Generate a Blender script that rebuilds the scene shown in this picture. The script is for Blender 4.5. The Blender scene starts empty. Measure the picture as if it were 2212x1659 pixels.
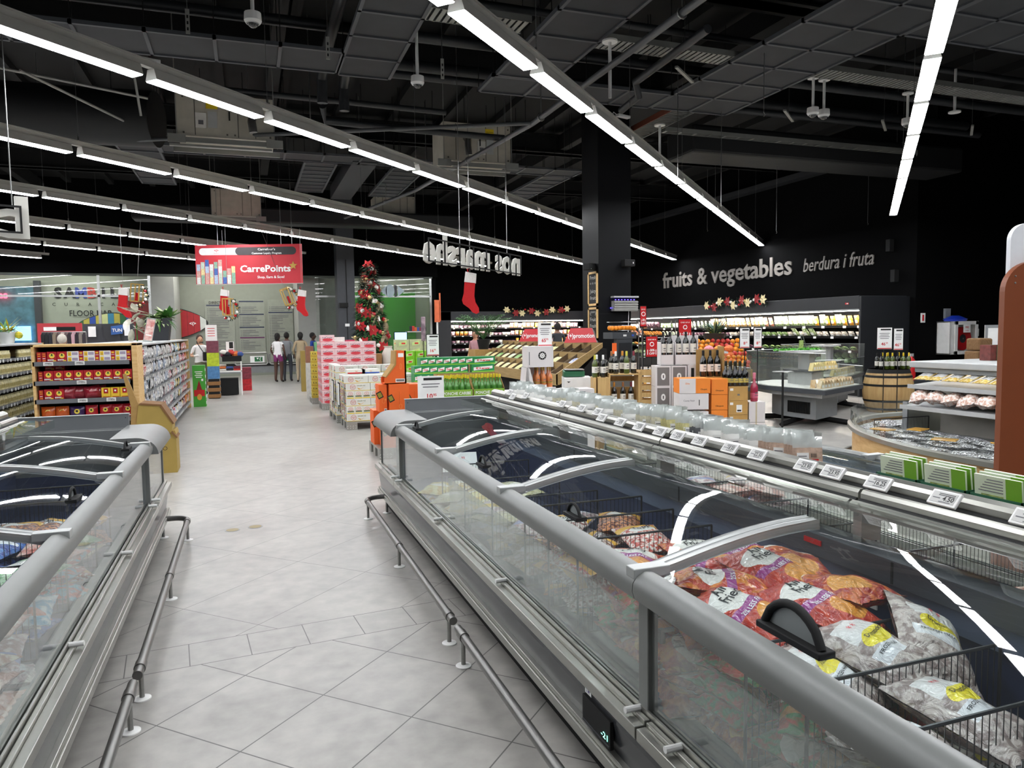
import bpy, bmesh, math, random
from math import sin, cos, pi, radians, hypot, floor as fl
from mathutils import Vector, Matrix, noise
R = random.Random(7)
SC = bpy.context.scene
COL = SC.collection
# ---------------------------------------------------------------- camera, world, exposure
CAMH = 1.62
cd = bpy.data.cameras.new('camera'); cam = bpy.data.objects.new('camera', cd); COL.objects.link(cam)
cd.sensor_width = 36; cd.sensor_fit = 'HORIZONTAL'; cd.lens = 1602 * 36 / 2212
cd.clip_start = .05; cd.clip_end = 200
PITCH, YAW, ROLL = radians(4.15), radians(19.52), radians(-.81)
FW = Vector((sin(YAW) * cos(PITCH), cos(YAW) * cos(PITCH), -sin(PITCH)))
RT = Vector((cos(YAW), -sin(YAW), 0)); UP = RT.cross(FW)
RT = RT * cos(ROLL) + UP * sin(ROLL); UP = RT.cross(FW)
cam.matrix_world = Matrix((( RT.x, UP.x, -FW.x, 0), (RT.y, UP.y, -FW.y, 0), (RT.z, UP.z, -FW.z, CAMH), (0, 0, 0, 1)))
SC.camera = cam
W = bpy.data.worlds.new('world'); SC.world = W; W.use_nodes = True
W.node_tree.nodes['Background'].inputs[0].default_value = (.5, .55, .6, 1)
W.node_tree.nodes['Background'].inputs[1].default_value = .02
SC.view_settings.view_transform = 'Standard'; SC.view_settings.look = 'None'
SC.view_settings.exposure = 1.9; SC.view_settings.gamma = 1
SC.cycles.transparent_max_bounces = 40; SC.cycles.max_bounces = 10; SC.cycles.glossy_bounces = 4
SC.cycles.diffuse_bounces = 4; SC.cycles.transmission_bounces = 6
SC.cycles.caustics_reflective = False; SC.cycles.caustics_refractive = False
SC.cycles.sample_clamp_indirect = 6
LAMP_E = 14.0      # brightness of the linear lamps' diffusers
# ---------------------------------------------------------------- helpers
def lin(c):
    if isinstance(c, str):
        c = [int(c[i:i + 2], 16) / 255 for i in (0, 2, 4)]
        c = [x / 12.92 if x <= .04045 else ((x + .055) / 1.055) ** 2.4 for x in c]
    return (c[0], c[1], c[2], 1)
MATS = {}
def N(nt, t, **kw):
    n = nt.nodes.new(t)
    for k, v in kw.items():
        if k.startswith('i_'):
            k2 = k[2:]; k2 = int(k2) if k2.isdigit() else k2.replace('_', ' ')
            n.inputs[k2].default_value = v
        else: setattr(n, k, v)
    return n
def mat(name, col='808080', rough=.5, metal=0, var=.06, sc=6, bump=0, col2=None, emit=0, coat=0, spec=.5, stretch=None, trans=0, alpha=1):
    """principled material whose colour and gloss vary with object-space noise"""
    if name in MATS: return MATS[name]
    m = bpy.data.materials.new(name); m.use_nodes = True; nt = m.node_tree; b = nt.nodes['Principled BSDF']
    MATS[name] = m
    c = lin(col); c2 = lin(col2) if col2 else tuple(max(0, x * (1 - var * 2)) for x in c[:3]) + (1,)
    tc = N(nt, 'ShaderNodeTexCoord'); nz = N(nt, 'ShaderNodeTexNoise', i_Scale=sc, i_Detail=4.0)
    if stretch:
        mp = N(nt, 'ShaderNodeMapping'); mp.inputs['Scale'].default_value = stretch
        nt.links.new(tc.outputs['Object'], mp.inputs[0]); nt.links.new(mp.outputs[0], nz.inputs['Vector'])
    else: nt.links.new(tc.outputs['Object'], nz.inputs['Vector'])
    rp = N(nt, 'ShaderNodeValToRGB'); rp.color_ramp.elements[0].color = c2; rp.color_ramp.elements[1].color = c
    rp.color_ramp.elements[0].position = .3; rp.color_ramp.elements[1].position = .7
    nt.links.new(nz.outputs[0], rp.inputs[0]); nt.links.new(rp.outputs[0], b.inputs['Base Color'])
    b.inputs['Roughness'].default_value = rough; b.inputs['Metallic'].default_value = metal
    b.inputs['Specular IOR Level'].default_value = spec; b.inputs['Coat Weight'].default_value = coat
    b.inputs['Transmission Weight'].default_value = trans; b.inputs['Alpha'].default_value = alpha
    if emit:
        b.inputs['Emission Color'].default_value = c; b.inputs['Emission Strength'].default_value = emit
    if bump:
        bp = N(nt, 'ShaderNodeBump', i_Strength=bump, i_Distance=.01)
        nt.links.new(nz.outputs[0], bp.inputs['Height']); nt.links.new(bp.outputs[0], b.inputs['Normal'])
    return m
def glass(name, tint=(.93, .97, .95), refl=1.0, haze=0):
    """thin clear sheet: transparent plus angle dependent reflection, a little patchy pale haze"""
    if name in MATS: return MATS[name]
    m = bpy.data.materials.new(name); m.use_nodes = True; nt = m.node_tree; nt.nodes.clear(); MATS[name] = m; L = nt.links.new
    out = N(nt, 'ShaderNodeOutputMaterial'); tr = N(nt, 'ShaderNodeBsdfTransparent'); gl = N(nt, 'ShaderNodeBsdfGlossy', i_Roughness=.015)
    df = N(nt, 'ShaderNodeBsdfDiffuse'); df.inputs[0].default_value = (.8, .85, .83, 1); tr.inputs[0].default_value = (*tint, 1)
    lw = N(nt, 'ShaderNodeLayerWeight', i_Blend=.5)
    p5 = N(nt, 'ShaderNodeMath', operation='POWER', i_1=5.0); L(lw.outputs['Facing'], p5.inputs[0])
    mu = N(nt, 'ShaderNodeMath', operation='MULTIPLY_ADD', i_1=.85, i_2=.05); L(p5.outputs[0], mu.inputs[0])
    m2 = N(nt, 'ShaderNodeMath', operation='MULTIPLY', i_1=refl, use_clamp=True); L(mu.outputs[0], m2.inputs[0])
    mx = N(nt, 'ShaderNodeMixShader'); mh = N(nt, 'ShaderNodeMixShader')
    nz = N(nt, 'ShaderNodeTexNoise', i_Scale=3.0); tc = N(nt, 'ShaderNodeTexCoord'); mm = N(nt, 'ShaderNodeMath', operation='MULTIPLY', i_1=haze * 2)
    L(tc.outputs['Object'], nz.inputs['Vector']); L(nz.outputs[0], mm.inputs[0])
    L(mm.outputs[0], mh.inputs[0]); L(tr.outputs[0], mh.inputs[1]); L(df.outputs[0], mh.inputs[2])
    L(m2.outputs[0], mx.inputs[0]); L(mh.outputs[0], mx.inputs[1]); L(gl.outputs[0], mx.inputs[2]); L(mx.outputs[0], out.inputs[0])
    return m
def emis(name, col, s):
    if name in MATS: return MATS[name]
    m = bpy.data.materials.new(name); m.use_nodes = True; nt = m.node_tree; nt.nodes.clear(); MATS[name] = m
    e = N(nt, 'ShaderNodeEmission', i_Strength=s); e.inputs[0].default_value = lin(col)
    o = N(nt, 'ShaderNodeOutputMaterial'); nt.links.new(e.outputs[0], o.inputs[0]); return m
TXT = {}
def tmesh(s, bold):
    k = (s, bold)
    if k not in TXT:
        c = bpy.data.curves.new('t', 'FONT'); c.body = s; c.size = 1; c.offset = bold; c.resolution_u = 2
        o = bpy.data.objects.new('t', c); me = o.to_mesh()
        vs = [v.co.copy() for v in me.vertices]; fs = [tuple(p.vertices) for p in me.polygons]
        o.to_mesh_clear(); bpy.data.objects.remove(o); bpy.data.curves.remove(c)
        x0 = min((v.x for v in vs), default=0); x1 = max((v.x for v in vs), default=1)
        TXT[k] = (vs, fs, x0, x1)
    return TXT[k]
class MB:
    """collects shapes in one mesh; self.m is the current material"""
    def __init__(s, m=None): s.v = []; s.f = []; s.mi = []; s.mats = []; s.T = None; s.m = m; s.sm = []
    def _i(s, m):
        m = m or s.m
        if m not in s.mats: s.mats.append(m)
        return s.mats.index(m)
    def add(s, vs, fs, m=None, smooth=False):
        b = len(s.v); i = s._i(m)
        vs = [Vector(v) for v in vs]
        if s.T is not None: vs = [s.T @ v for v in vs]
        s.v += vs
        for f in fs: s.f.append(tuple(b + k for k in f)); s.mi.append(i); s.sm.append(smooth)
        return s
    def box(s, x0, y0, z0, x1, y1, z1, m=None):
        return s.add([(x0,y0,z0),(x1,y0,z0),(x1,y1,z0),(x0,y1,z0),(x0,y0,z1),(x1,y0,z1),(x1,y1,z1),(x0,y1,z1)],
                     [(3,2,1,0),(4,5,6,7),(0,1,5,4),(1,2,6,5),(2,3,7,6),(3,0,4,7)], m)
    def cb(s, x, y, z, w, d, h, m=None): return s.box(x - w/2, y - d/2, z, x + w/2, y + d/2, z + h, m)
    def quad(s, a, b, c, d, m=None): return s.add([a, b, c, d], [(0, 1, 2, 3)], m)
    def poly(s, pts, m=None): return s.add(pts, [tuple(range(len(pts)))], m)
    def prism(s, pts, ax, a0, a1, m=None, smooth=False):
        """polygon (2 coords) extruded along axis x, y or z"""
        def P(p, a): return {'x': (a, p[0], p[1]), 'y': (p[0], a, p[1]), 'z': (p[0], p[1], a)}[ax]
        n = len(pts); vs = [P(p, a0) for p in pts] + [P(p, a1) for p in pts]
        fs = [(i, (i+1) % n, n + (i+1) % n, n + i) for i in range(n)]
        s.add(vs, fs, m, smooth); return s.add(vs, [tuple(range(n))[::-1], tuple(range(n, 2*n))], m)
    def strip(s, pts, ax, a0, a1, m=None):
        """open sheet: a profile line extruded along an axis"""
        def P(p, a): return {'x': (a, p[0], p[1]), 'y': (p[0], a, p[1]), 'z': (p[0], p[1], a)}[ax]
        n = len(pts)
        return s.add([P(p, a0) for p in pts] + [P(p, a1) for p in pts], [(i, i+1, n+i+1, n+i) for i in range(n-1)], m, True)
    def tube(s, pts, r, n=8, m=None, caps=True, closed=False):
        pts = [Vector(p) for p in pts]; rs = r if isinstance(r, (list, tuple)) else [r] * len(pts)
        vs = []; fs = []; k = len(pts); up = None
        for i, p in enumerate(pts):
            if closed: d = pts[(i+1) % k] - pts[i-1]
            else: d = pts[min(i+1, k-1)] - pts[max(i-1, 0)]
            d.normalize()
            if up is None: up = Vector((0, 0, 1)) if abs(d.z) < .9 else Vector((1, 0, 0))
            a = d.cross(up); 
            if a.length < 1e-5: a = d.orthogonal()
            a.normalize(); b = a.cross(d); up = b
            for j in range(n):
                t = 2 * pi * j / n; vs.append(p + a * (cos(t) * rs[i]) + b * (sin(t) * rs[i]))
        for i in range(k if closed else k - 1):
            i2 = (i + 1) % k
            for j in range(n): fs.append((i*n+j, i*n+(j+1) % n, i2*n+(j+1) % n, i2*n+j))
        s.add(vs, fs, m, n > 5)
        if caps and not closed: s.add(vs[:n] + vs[-n:], [tuple(range(n))[::-1], tuple(range(n, 2*n))], m)
        return s
    def cyl(s, x, y, z0, z1, r, n=16, m=None, r1=None): return s.tube([(x, y, z0), (x, y, z1)], [r, r if r1 is None else r1], n, m)
    def lathe(s, prof, x=0, y=0, z=0, n=16, m=None):
        k = len(prof); vs = [(x + r * cos(2*pi*j/n), y + r * sin(2*pi*j/n), z + h) for r, h in prof for j in range(n)]
        fs = [(i*n+j, i*n+(j+1) % n, (i+1)*n+(j+1) % n, (i+1)*n+j) for i in range(k-1) for j in range(n)]
        s.add(vs, fs, m, True)
        if prof[0][0] > 1e-4: s.add(vs[:n], [tuple(range(n))[::-1]], m)
        if prof[-1][0] > 1e-4: s.add(vs[-n:], [tuple(range(n))], m)
        return s
    def ball(s, x, y, z, r, n=10, m=None, sc=(1, 1, 1)):
        h = n // 2; vs = []; 
        for i in range(h + 1):
            a = pi * i / h
            for j in range(n): b = 2*pi*j/n; vs.append((x + r*sc[0]*sin(a)*cos(b), y + r*sc[1]*sin(a)*sin(b), z + r*sc[2]*cos(a)))
        return s.add(vs, [(i*n+j, i*n+(j+1) % n, (i+1)*n+(j+1) % n, (i+1)*n+j)[::-1] for i in range(h) for j in range(n)], m, True)
    def text(s, t, o, xd=(1, 0, 0), up=(0, 0, 1), size=.1, m=None, al='c', bold=.01, w=None, fn=None, vc=False):
        vs, fs, x0, x1 = tmesh(t, bold)
        if not vs: return s
        kx = size if w is None else w / (x1 - x0)
        o = o or (0, 0, 0)
        off = {'c': (x0 + x1) / 2, 'l': x0, 'r': x1}[al]; o = Vector(o); xd = Vector(xd).normalized(); up = Vector(up).normalized()
        oy = .35 if vc else 0
        P = [((v.x - off) * kx, (v.y - oy) * size) for v in vs]
        if fn: return s.add([fn(a, b) for a, b in P], fs, m)
        return s.add([o + xd * a + up * b for a, b in P], fs, m)
    def build(s, name, parent=None, bev=0, world=False, ang=35, solid=0, subd=0):
        me = bpy.data.meshes.new(name)
        vs = s.v
        if parent is not None and world:
            iv = parent.matrix_world.inverted() if parent.get('_m') else Matrix.Translation(-parent.location)
            vs = [iv @ v for v in vs]
        me.from_pydata([tuple(v) for v in vs], [], s.f)
        for m in s.mats: me.materials.append(m)
        me.polygons.foreach_set('material_index', s.mi); me.polygons.foreach_set('use_smooth', s.sm)
        me.update()
        if any(s.sm): me.set_sharp_from_angle(angle=radians(ang))
        o = bpy.data.objects.new(name, me); COL.objects.link(o)
        if parent is not None: o.parent = parent
        if solid:
            q = o.modifiers.new('solid', 'SOLIDIFY'); q.thickness = solid; q.offset = 0
        if bev:
            q = o.modifiers.new('bevel', 'BEVEL'); q.width = bev; q.segments = 2; q.limit_method = 'ANGLE'; q.angle_limit = radians(40)
        return o
def tag(o, label, cat, group=None):
    o['label'] = label; o['category'] = cat
    if group: o['group'] = group
    return o
def thing(name, label, cat, loc=(0, 0, 0), rz=0, group=None):
    o = bpy.data.objects.new(name, None); COL.objects.link(o); o.empty_display_size = .05
    o.location = loc; o.rotation_euler = (0, 0, rz); return tag(o, label, cat, group)
def struct(o): o['kind'] = 'structure'; return o
def dup(root, loc, rz=0, label=None, group=None, rot=None, scale=None):
    r = root.copy(); COL.objects.link(r); r.location = loc; r.rotation_euler = rot or (0, 0, rz)
    if label: r['label'] = label
    if group: r['group'] = group
    if scale: r.scale = scale
    for ch in root.children:
        c = ch.copy(); COL.objects.link(c); c.parent = r
        for g in ch.children: d = g.copy(); COL.objects.link(d); d.parent = c
    return r
ORDW = 'first second third fourth fifth sixth seventh eighth ninth tenth eleventh twelfth thirteenth fourteenth fifteenth sixteenth seventeenth eighteenth nineteenth'.split()
TENS = {2: 'twent', 3: 'thirt', 4: 'fort', 5: 'fift', 6: 'sixt', 7: 'sevent', 8: 'eight', 9: 'ninet'}
def nth(i):
    i += 1
    if i < 20: return ORDW[i - 1]
    t, u = divmod(i, 10)
    if t >= 10: return 'hundred and ' + nth(i - 101) if i > 100 else 'hundredth'
    return TENS[t] + ('ieth' if u == 0 else 'y-' + ORDW[u - 1])
def lrot(x, y, z, rz): return Matrix.Translation((x, y, z)) @ Matrix.Rotation(rz, 4, 'Z')
def jit(a): return R.uniform(-a, a)
# common materials
black = mat('black_matt', '050506', .8, var=.1); dkgrey = mat('dark_grey_paint', '2a2c30', .6); cgrey = mat('charcoal_panel', '3a3d42', .5)
white = mat('white_paint', 'e8e8e6', .45); offw = mat('off_white_card', 'dcdad4', .7); steel = mat('brushed_steel', '9a9a98', .32, .9, sc=3, stretch=(1, 1, 20))
grey = mat('grey_plastic', '8d9092', .4); lgrey = mat('light_grey_paint', 'b4b6b6', .45); alu = mat('satin_aluminium', 'b8bab8', .3, .85, sc=8)
red = mat('signal_red', 'c4161c', .4); dred = mat('deep_red', '8e1218', .45); yellow = mat('bright_yellow', 'f0cf1e', .5); orange = mat('orange_card', 'f2661b', .6, var=.04)
green = mat('leaf_green', '2f8a2c', .55); dgreen = mat('dark_green', '14401e', .7); blue = mat('mid_blue', '2a4fae', .5); navy = mat('navy_lining', '2a3556', .4)
card = mat('brown_cardboard', 'a8854e', .85, sc=20); pine = mat('pale_pine', 'd9b983', .6, col2='c49a5e', sc=2.5, stretch=(1, 14, 14), bump=.1)
txtk = mat('printed_black', '141414', .6); txtw = mat('printed_white', 'f4f4f2', .5); txtr = mat('printed_red', 'd01c28', .5); txtg = mat('printed_grey', '6c6c70', .6)
gclear = glass('clear_glass'); gveil = glass('freezer_front_glass', (.95, .98, .97), 1.15, .07)  # pale haze in the front glass stands in for the bright floor's reflection
lampdiff = emis('lamp_diffuser', 'fafcff', LAMP_E)
# ================================================================ the setting
# floor: large grey tiles at 45 degrees with a brick band across the aisle
def floor_mat():
    m = bpy.data.materials.new('grey_floor_tiles'); m.use_nodes = True; nt = m.node_tree; b = nt.nodes['Principled BSDF']; L = nt.links.new
    tc = N(nt, 'ShaderNodeTexCoord'); sp = N(nt, 'ShaderNodeSeparateXYZ'); L(tc.outputs['Object'], sp.inputs[0])
    def M(op, a, c=None, d=None):
        n = N(nt, 'ShaderNodeMath', operation=op)
        for i, q in enumerate((a, c, d)):
            if q is None: continue
            if isinstance(q, (int, float)): n.inputs[i].default_value = q
            else: L(q, n.inputs[i])
        return n.outputs[0]
    X, Y = sp.outputs[0], sp.outputs[1]
    s = M('MULTIPLY', M('ADD', X, Y), .70711); o = M('MULTIPLY', M('SUBTRACT', X, Y), .70711)
    def line(c, per, off, w):           # 1 on a joint line
        t = M('FRACT', M('DIVIDE', M('SUBTRACT', c, off), per)); d = M('MINIMUM', t, M('SUBTRACT', 1, t)); return M('LESS_THAN', M('MULTIPLY', d, per), w)
    lines = M('MAXIMUM', line(s, .4915, 2.041, .0030), line(o, .468, -2.166, .0030))
    far = M('MAXIMUM', line(s, .9830, 2.041, .0022), line(o, .585, -3.03, .0020))
    yb = M('SUBTRACT', Y, M('MULTIPLY', X, .09))   # band coordinate
    inband = M('MULTIPLY', M('GREATER_THAN', yb, 3.885), M('LESS_THAN', yb, 4.172))
    isfar = M('GREATER_THAN', yb, 4.172)
    body = M('ADD', M('MULTIPLY', lines, M('SUBTRACT', 1, isfar)), M('MULTIPLY', far, isfar))
    edge = M('MAXIMUM', M('LESS_THAN', M('ABSOLUTE', M('SUBTRACT', yb, 3.885)), .003), M('LESS_THAN', M('ABSOLUTE', M('SUBTRACT', yb, 4.172)), .003))
    bj = line(M('ADD', X, M('MULTIPLY', Y, .09)), .29, .02, .0025)
    al = M('MAXIMUM', M('ADD', M('MULTIPLY', body, M('SUBTRACT', 1, inband)), M('MULTIPLY', bj, inband)), edge)
    nz = N(nt, 'ShaderNodeTexNoise', i_Scale=1.3, i_Detail=8.0, i_Roughness=.62); L(tc.outputs['Object'], nz.inputs['Vector'])
    n2 = N(nt, 'ShaderNodeTexNoise', i_Scale=9.0, i_Detail=6.0); L(tc.outputs['Object'], n2.inputs['Vector'])
    f = M('ADD', M('MULTIPLY', nz.outputs[0], .6), M('MULTIPLY', n2.outputs[0], .4))
    rp = N(nt, 'ShaderNodeValToRGB'); rp.color_ramp.elements[0].position = .36; rp.color_ramp.elements[1].position = .64
    rp.color_ramp.elements[0].color = lin('8a8783'); rp.color_ramp.elements[1].color = lin('aba8a2'); L(f, rp.inputs[0])
    mx = N(nt, 'ShaderNodeMix', data_type='RGBA'); L(M('MULTIPLY', al, .95), mx.inputs[0]); L(rp.outputs[0], mx.inputs[6]); mx.inputs[7].default_value = lin('4c4a48')
    L(mx.outputs[2], b.inputs['Base Color'])
    L(M('ADD', M('MULTIPLY', f, .25), .22), b.inputs['Roughness'])
    bp = N(nt, 'ShaderNodeBump', i_Strength=.25, i_Distance=.004); L(M('SUBTRACT', M('MULTIPLY', f, .15), al), bp.inputs['Height']); L(bp.outputs[0], b.inputs['Normal'])
    return m
mb = MB(floor_mat()); mb.box(-16, -8, -.2, 27, 38, 0); struct(mb.build('floor'))
blackwall = mat('black_wall_paint', '030304', .9, var=.15, sc=1.5, spec=.1)
deck = mat('black_roof_deck', '0a0b0c', .8, var=.3, sc=2)
mb = MB(deck); mb.box(-16, -8, 6.6, 27, 38, 6.8)
for k in range(36): mb.box(-16 + k * 1.2, -8, 6.45, -15.85 + k * 1.2, 38, 6.6)      # deck ribs
struct(mb.build('ceiling'))
mb = MB(deck)
for y in (2, 8.6, 12.5, 17.4, 22.5): mb.box(-16, y, 6.0, 14.4, y + .25, 6.45); mb.box(-16, y - .08, 6.0, 14.4, y + .33, 6.03); mb.box(-16, y - .08, 6.42, 14.4, y + .33, 6.45)
for x in (-6, 0.5, 7.5): mb.box(x, -8, 6.08, x + .2, 27, 6.45)
struct(mb.build('ceiling_beams'))
mb = MB(blackwall); mb.box(14.45, 13.2, 0, 14.75, 28.6, 6.6); struct(mb.build('wall_right'))
mb = MB(blackwall); mb.box(14.45, 13.0, 0, 27, 13.2, 6.6); struct(mb.build('wall_right_corner'))
mb = MB(blackwall); mb.box(6.7, 28.6, 0, 14.75, 28.9, 6.6); struct(mb.build('wall_back'))
mb = MB(blackwall); mb.box(-16.2, -8, 0, -16, 38, 6.8); struct(mb.build('wall_left'))
mb = MB(blackwall); mb.box(-16, -8.2, 0, 27, -8, 6.8); struct(mb.build('wall_rear'))
mb = MB(blackwall); mb.box(27, -8, 0, 27.2, 13.2, 6.8); struct(mb.build('wall_far_right'))
# bulkhead over the shop front
SY = 27.0
mb = MB(blackwall); mb.box(-16, SY, 3.62, 6.7, SY + .3, 6.6); mb.box(6.5, SY + .3, 0, 6.7, 28.6, 6.6); struct(mb.build('wall_front'))
mb = MB(mat('greenish_bulkhead_edge', '50554f', .6)); mb.box(-16, SY - .02, 3.56, 6.5, SY + .3, 3.62); struct(mb.build('trim_1'))
# rounded ledge on top of the black side wall
mb = MB(dkgrey); mb.box(14.15, 13.2, 5.6, 14.45, 28.6, 5.75); mb.box(14.15, 13.15, 5.45, 14.45, 13.2, 5.75); struct(mb.build('trim_2'))
# column with its cladding
mb = MB(mat('dark_column_cladding', '0b0c0f', .55, var=.1, sc=2, spec=.15)); mb.box(6.22, 12.62, 0, 6.90, 13.32, 6.6)
mb.box(6.215, 12.615, 1.9, 6.905, 13.325, 1.91, black); struct(mb.build('column'))
mb = MB(cgrey); mb.box(2.82, 24.9, 0, 3.38, 25.6, 6.6); mb.box(3.1, 24.88, 0, 3.12, 24.9, 4, black); struct(mb.build('column_2'))
# ---------------------------------------------------------------- lamp rows (45 degrees to the aisle)
housing = mat('lamp_housing', 'c9c8c2', .45); railm = mat('lamp_rail', 'bdbcb6', .5)
SP = 1.52
def lampproto():
    t = thing('linear_lamp', 'x', 'lamp', group='linear lamps on the ceiling rails')
    w, l = .075, 1.38
    mb = MB(housing); mb.prism([(-w, .004), (-w + .03, .105), (w - .03, .105), (w, .004)], 'y', -l / 2, l / 2); mb.build('lamp_housing', t)
    mb = MB(lampdiff); mb.box(-w + .006, -l / 2 + .006, -.004, w - .006, l / 2 - .006, .003); mb.build('diffuser', t)
    return t
lamp0 = lampproto(); used = False
ROWS = [(.43, 7.82, -6, 5, 'right'), (-2.88, 4.99, -3, 12, 'second'), (-6.16, 4.99, -5, 15, 'third'), (-9.46, 6.55, -6, 17, 'fourth'), (-12.80, 8.20, -8, 13, 'fifth'), (-16.1, 10.85, -8, 9, 'sixth'), (-19.4, 12.4, -7, 5, 'seventh'), (-22.7, 14.5, -6, 1, 'eighth'), (3.75, 6.0, -6, 6, 'off')]
NAMER = {'right': 'rail nearest the right edge of the ceiling', 'off': 'rail beyond the right edge'}
Z0 = 4.0
def so(s, o, z): return Vector(((s + o) * .70711, (s - o) * .70711, z))
for ri, (o, s0, k0, k1, nm) in enumerate(ROWS):
    where = {'right': 'steep rail at the right', 'off': 'rail out at the far right'}.get(nm, nm + ' rail counted from the right')
    ctr = o + .07
    ks = [k for k in range(k0, k1 + 1)]
    if nm == 'right': ks = [k for k in ks if k <= 7]
    pos = []
    for k in ks:
        s = s0 + k * SP + .71; p = so(s, ctr, Z0)
        if p.x > 14.0 or p.y > 26.2: break
        if 2.2 < p.x < 3.9 and 24.2 < p.y < 26.3: continue
        pos.append((s, p))
    if nm == 'right' :
        while len(pos) < 60:
            s = pos[-1][0] + SP; p = so(s, ctr, Z0)
            if p.x > 13.9: break
            pos.append((s, p))
    s_a, s_b = pos[0][0] - .8, pos[-1][0] + .95
    for i, (s, p) in enumerate(pos):
        l = 'white linear lamp on the %s, %s from its near end' % (where, nth(i))
        if not used: lamp0.location = p; lamp0.rotation_euler = (0, 0, -pi/4); lamp0['label'] = l; used = True
        else: dup(lamp0, p, -pi/4, l)
    a, b = so(s_a, ctr, 0), so(s_b, ctr, 0)
    t = thing('lamp_rail', 'long pale metal trunking rail carrying lamps, the %s' % where, 'rail', (a.x, a.y, Z0 + .105))
    L_ = s_b - s_a
    mb = MB(railm); mb.T = Matrix.Rotation(-pi/4, 4, 'Z'); mb.box(-.032, 0, .006, .032, L_, .07); mb.box(-.045, 0, .055, .045, L_, .07)
    for k in range(int(L_ / 1.52)): mb.box(-.036, .4 + k * 1.52, -.002, .036, 1.2 + k * 1.52, .006)
    mb.build('channel', t)
    mb = MB(steel); mb.T = Matrix.Rotation(-pi/4, 4, 'Z')
    for k in range(int(L_ / 3.04) + 1):
        y = .1 + k * 3.04; mb.tube([(0, y, .07), (0, y, 2.3)], .0035, 4); mb.tube([(0, y, .07), (0, y, .13)], .012, 6)
    mb.build('suspension_wires', t)
# ---------------------------------------------------------------- ceiling rafts, pipes, trays
panel = mat('dark_ceiling_panel', '37393d', .75, var=.1, sc=3); tee = mat('dark_tee_bar', '4a4d52', .55)
def raft(x0, y0, x1, y1, cx, cy, z, lab):
    t = thing('ceiling_raft', lab, 'ceiling panel', (x0, y0, z))
    mb = MB(panel); mb.box(0, 0, .02, x1 - x0, y1 - y0, .035); mb.build('panels', t)
    mb = MB(tee)
    nx, ny = max(1, round((x1-x0)/cx)), max(1, round((y1-y0)/cy))
    for i in range(nx + 1): x = (x1-x0) * i / nx; mb.box(x - .02, -.02, 0, x + .02, y1 - y0 + .02, .05)
    for i in range(ny + 1): y = (y1-y0) * i / ny; mb.box(-.02, y - .02, 0, x1 - x0 + .02, y + .02, .045)
    mb.build('grid', t)
    mb = MB(black)
    for i in range(nx + 1):
        for y in (0, y1 - y0): mb.tube([((x1-x0) * i / nx, y, .05), ((x1-x0) * i / nx, y, 1.4)], .006, 4)
    mb.build('hanger_rods', t)
raft(-4.6, 9.40, 1.22, 10.15, .7, .75, 5.0, 'dark panel strip in the ceiling running left over the first lamp rails')
raft(1.24, 2.0, 1.92, 10.20, .7, .66, 5.0, 'dark panel strip in the ceiling leading towards the dome camera')
raft(5.98, 5.6, 7.34, 10.30, .68, .68, 5.0, 'double dark panel strip hanging at the upper right')
raft(3.22, 9.65, 5.95, 10.32, .68, .67, 5.0, 'short dark panel strip above the brightest lamp rail')
raft(3.25, 2.5, 4.05, 9.6, .8, .68, 5.0, 'dark panel strip beside the slotted cable tray')
raft(7.38, 5.6, 14.1, 6.9, .68, .65, 5.0, 'wide dark panel strip reaching to the far right wall')
raft(-2.08, 14.8, -1.4, 18.6, .68, .62, 5.0, 'dark panel strip behind the boxed cooling unit at left')
raft(-1.36, 14.8, 2.95, 15.4, .68, .6, 5.0, 'dark panel strip under the left cooling unit')
raft(1.2, 15.5, 1.82, 18.7, .62, .4, 5.0, 'ladder shaped dark panel strip left of the ceiling middle')
raft(2.98, 15.5, 3.65, 18.9, .66, .45, 5.0, 'ladder shaped dark panel strip right of the ceiling middle')
raft(2.98, 14.8, 6.95, 15.4, .66, .6, 5.0, 'dark panel strip beneath the second cooling unit')
raft(6.3, 15.5, 6.95, 18.6, .65, .45, 5.0, 'ladder shaped dark panel strip left of the column')
mb = MB(mat('slanted_dark_duct', '303236', .6)); mb.box(2.1, 15.2, 5.0, 2.6, 19.5, 5.3); tag(mb.build('air_duct'), 'flat dark air duct between the two ladder shaped panel strips', 'duct')
mb = MB(mat('large_black_duct', '0e0f11', .6, bump=.4, sc=4))
mb.tube([(-9, 13.2, 5.0), (-2.4, 13.2, 5.0), (-1.2, 12.9, 4.95)], .42, 20); mb.tube([(-9, 13.2, 5.0), (-9.3, 13.2, 5)], .45, 20)
tag(mb.build('air_duct', ang=60), 'fat wrinkled black air duct left of the nearest cooling unit', 'duct')
mb = MB(MATS['large_black_duct']); mb.box(7.6, 11.6, 4.75, 14.1, 12.5, 5.25); tag(mb.build('air_duct', bev=.05), 'long black duct running to the right behind the column', 'duct')
mb = MB(MATS['large_black_duct']); mb.box(9.5, 2.5, 5.3, 14.4, 5.5, 5.8); tag(mb.build('air_duct', bev=.05), 'wide wrapped duct beyond the panels at the upper right', 'duct')
mb = MB(MATS['large_black_duct']); mb.box(-2.6, 20.6, 4.5, 6.2, 21.2, 4.9); tag(mb.build('air_duct', bev=.05), 'dark duct behind the two far cooling units', 'duct')
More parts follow.
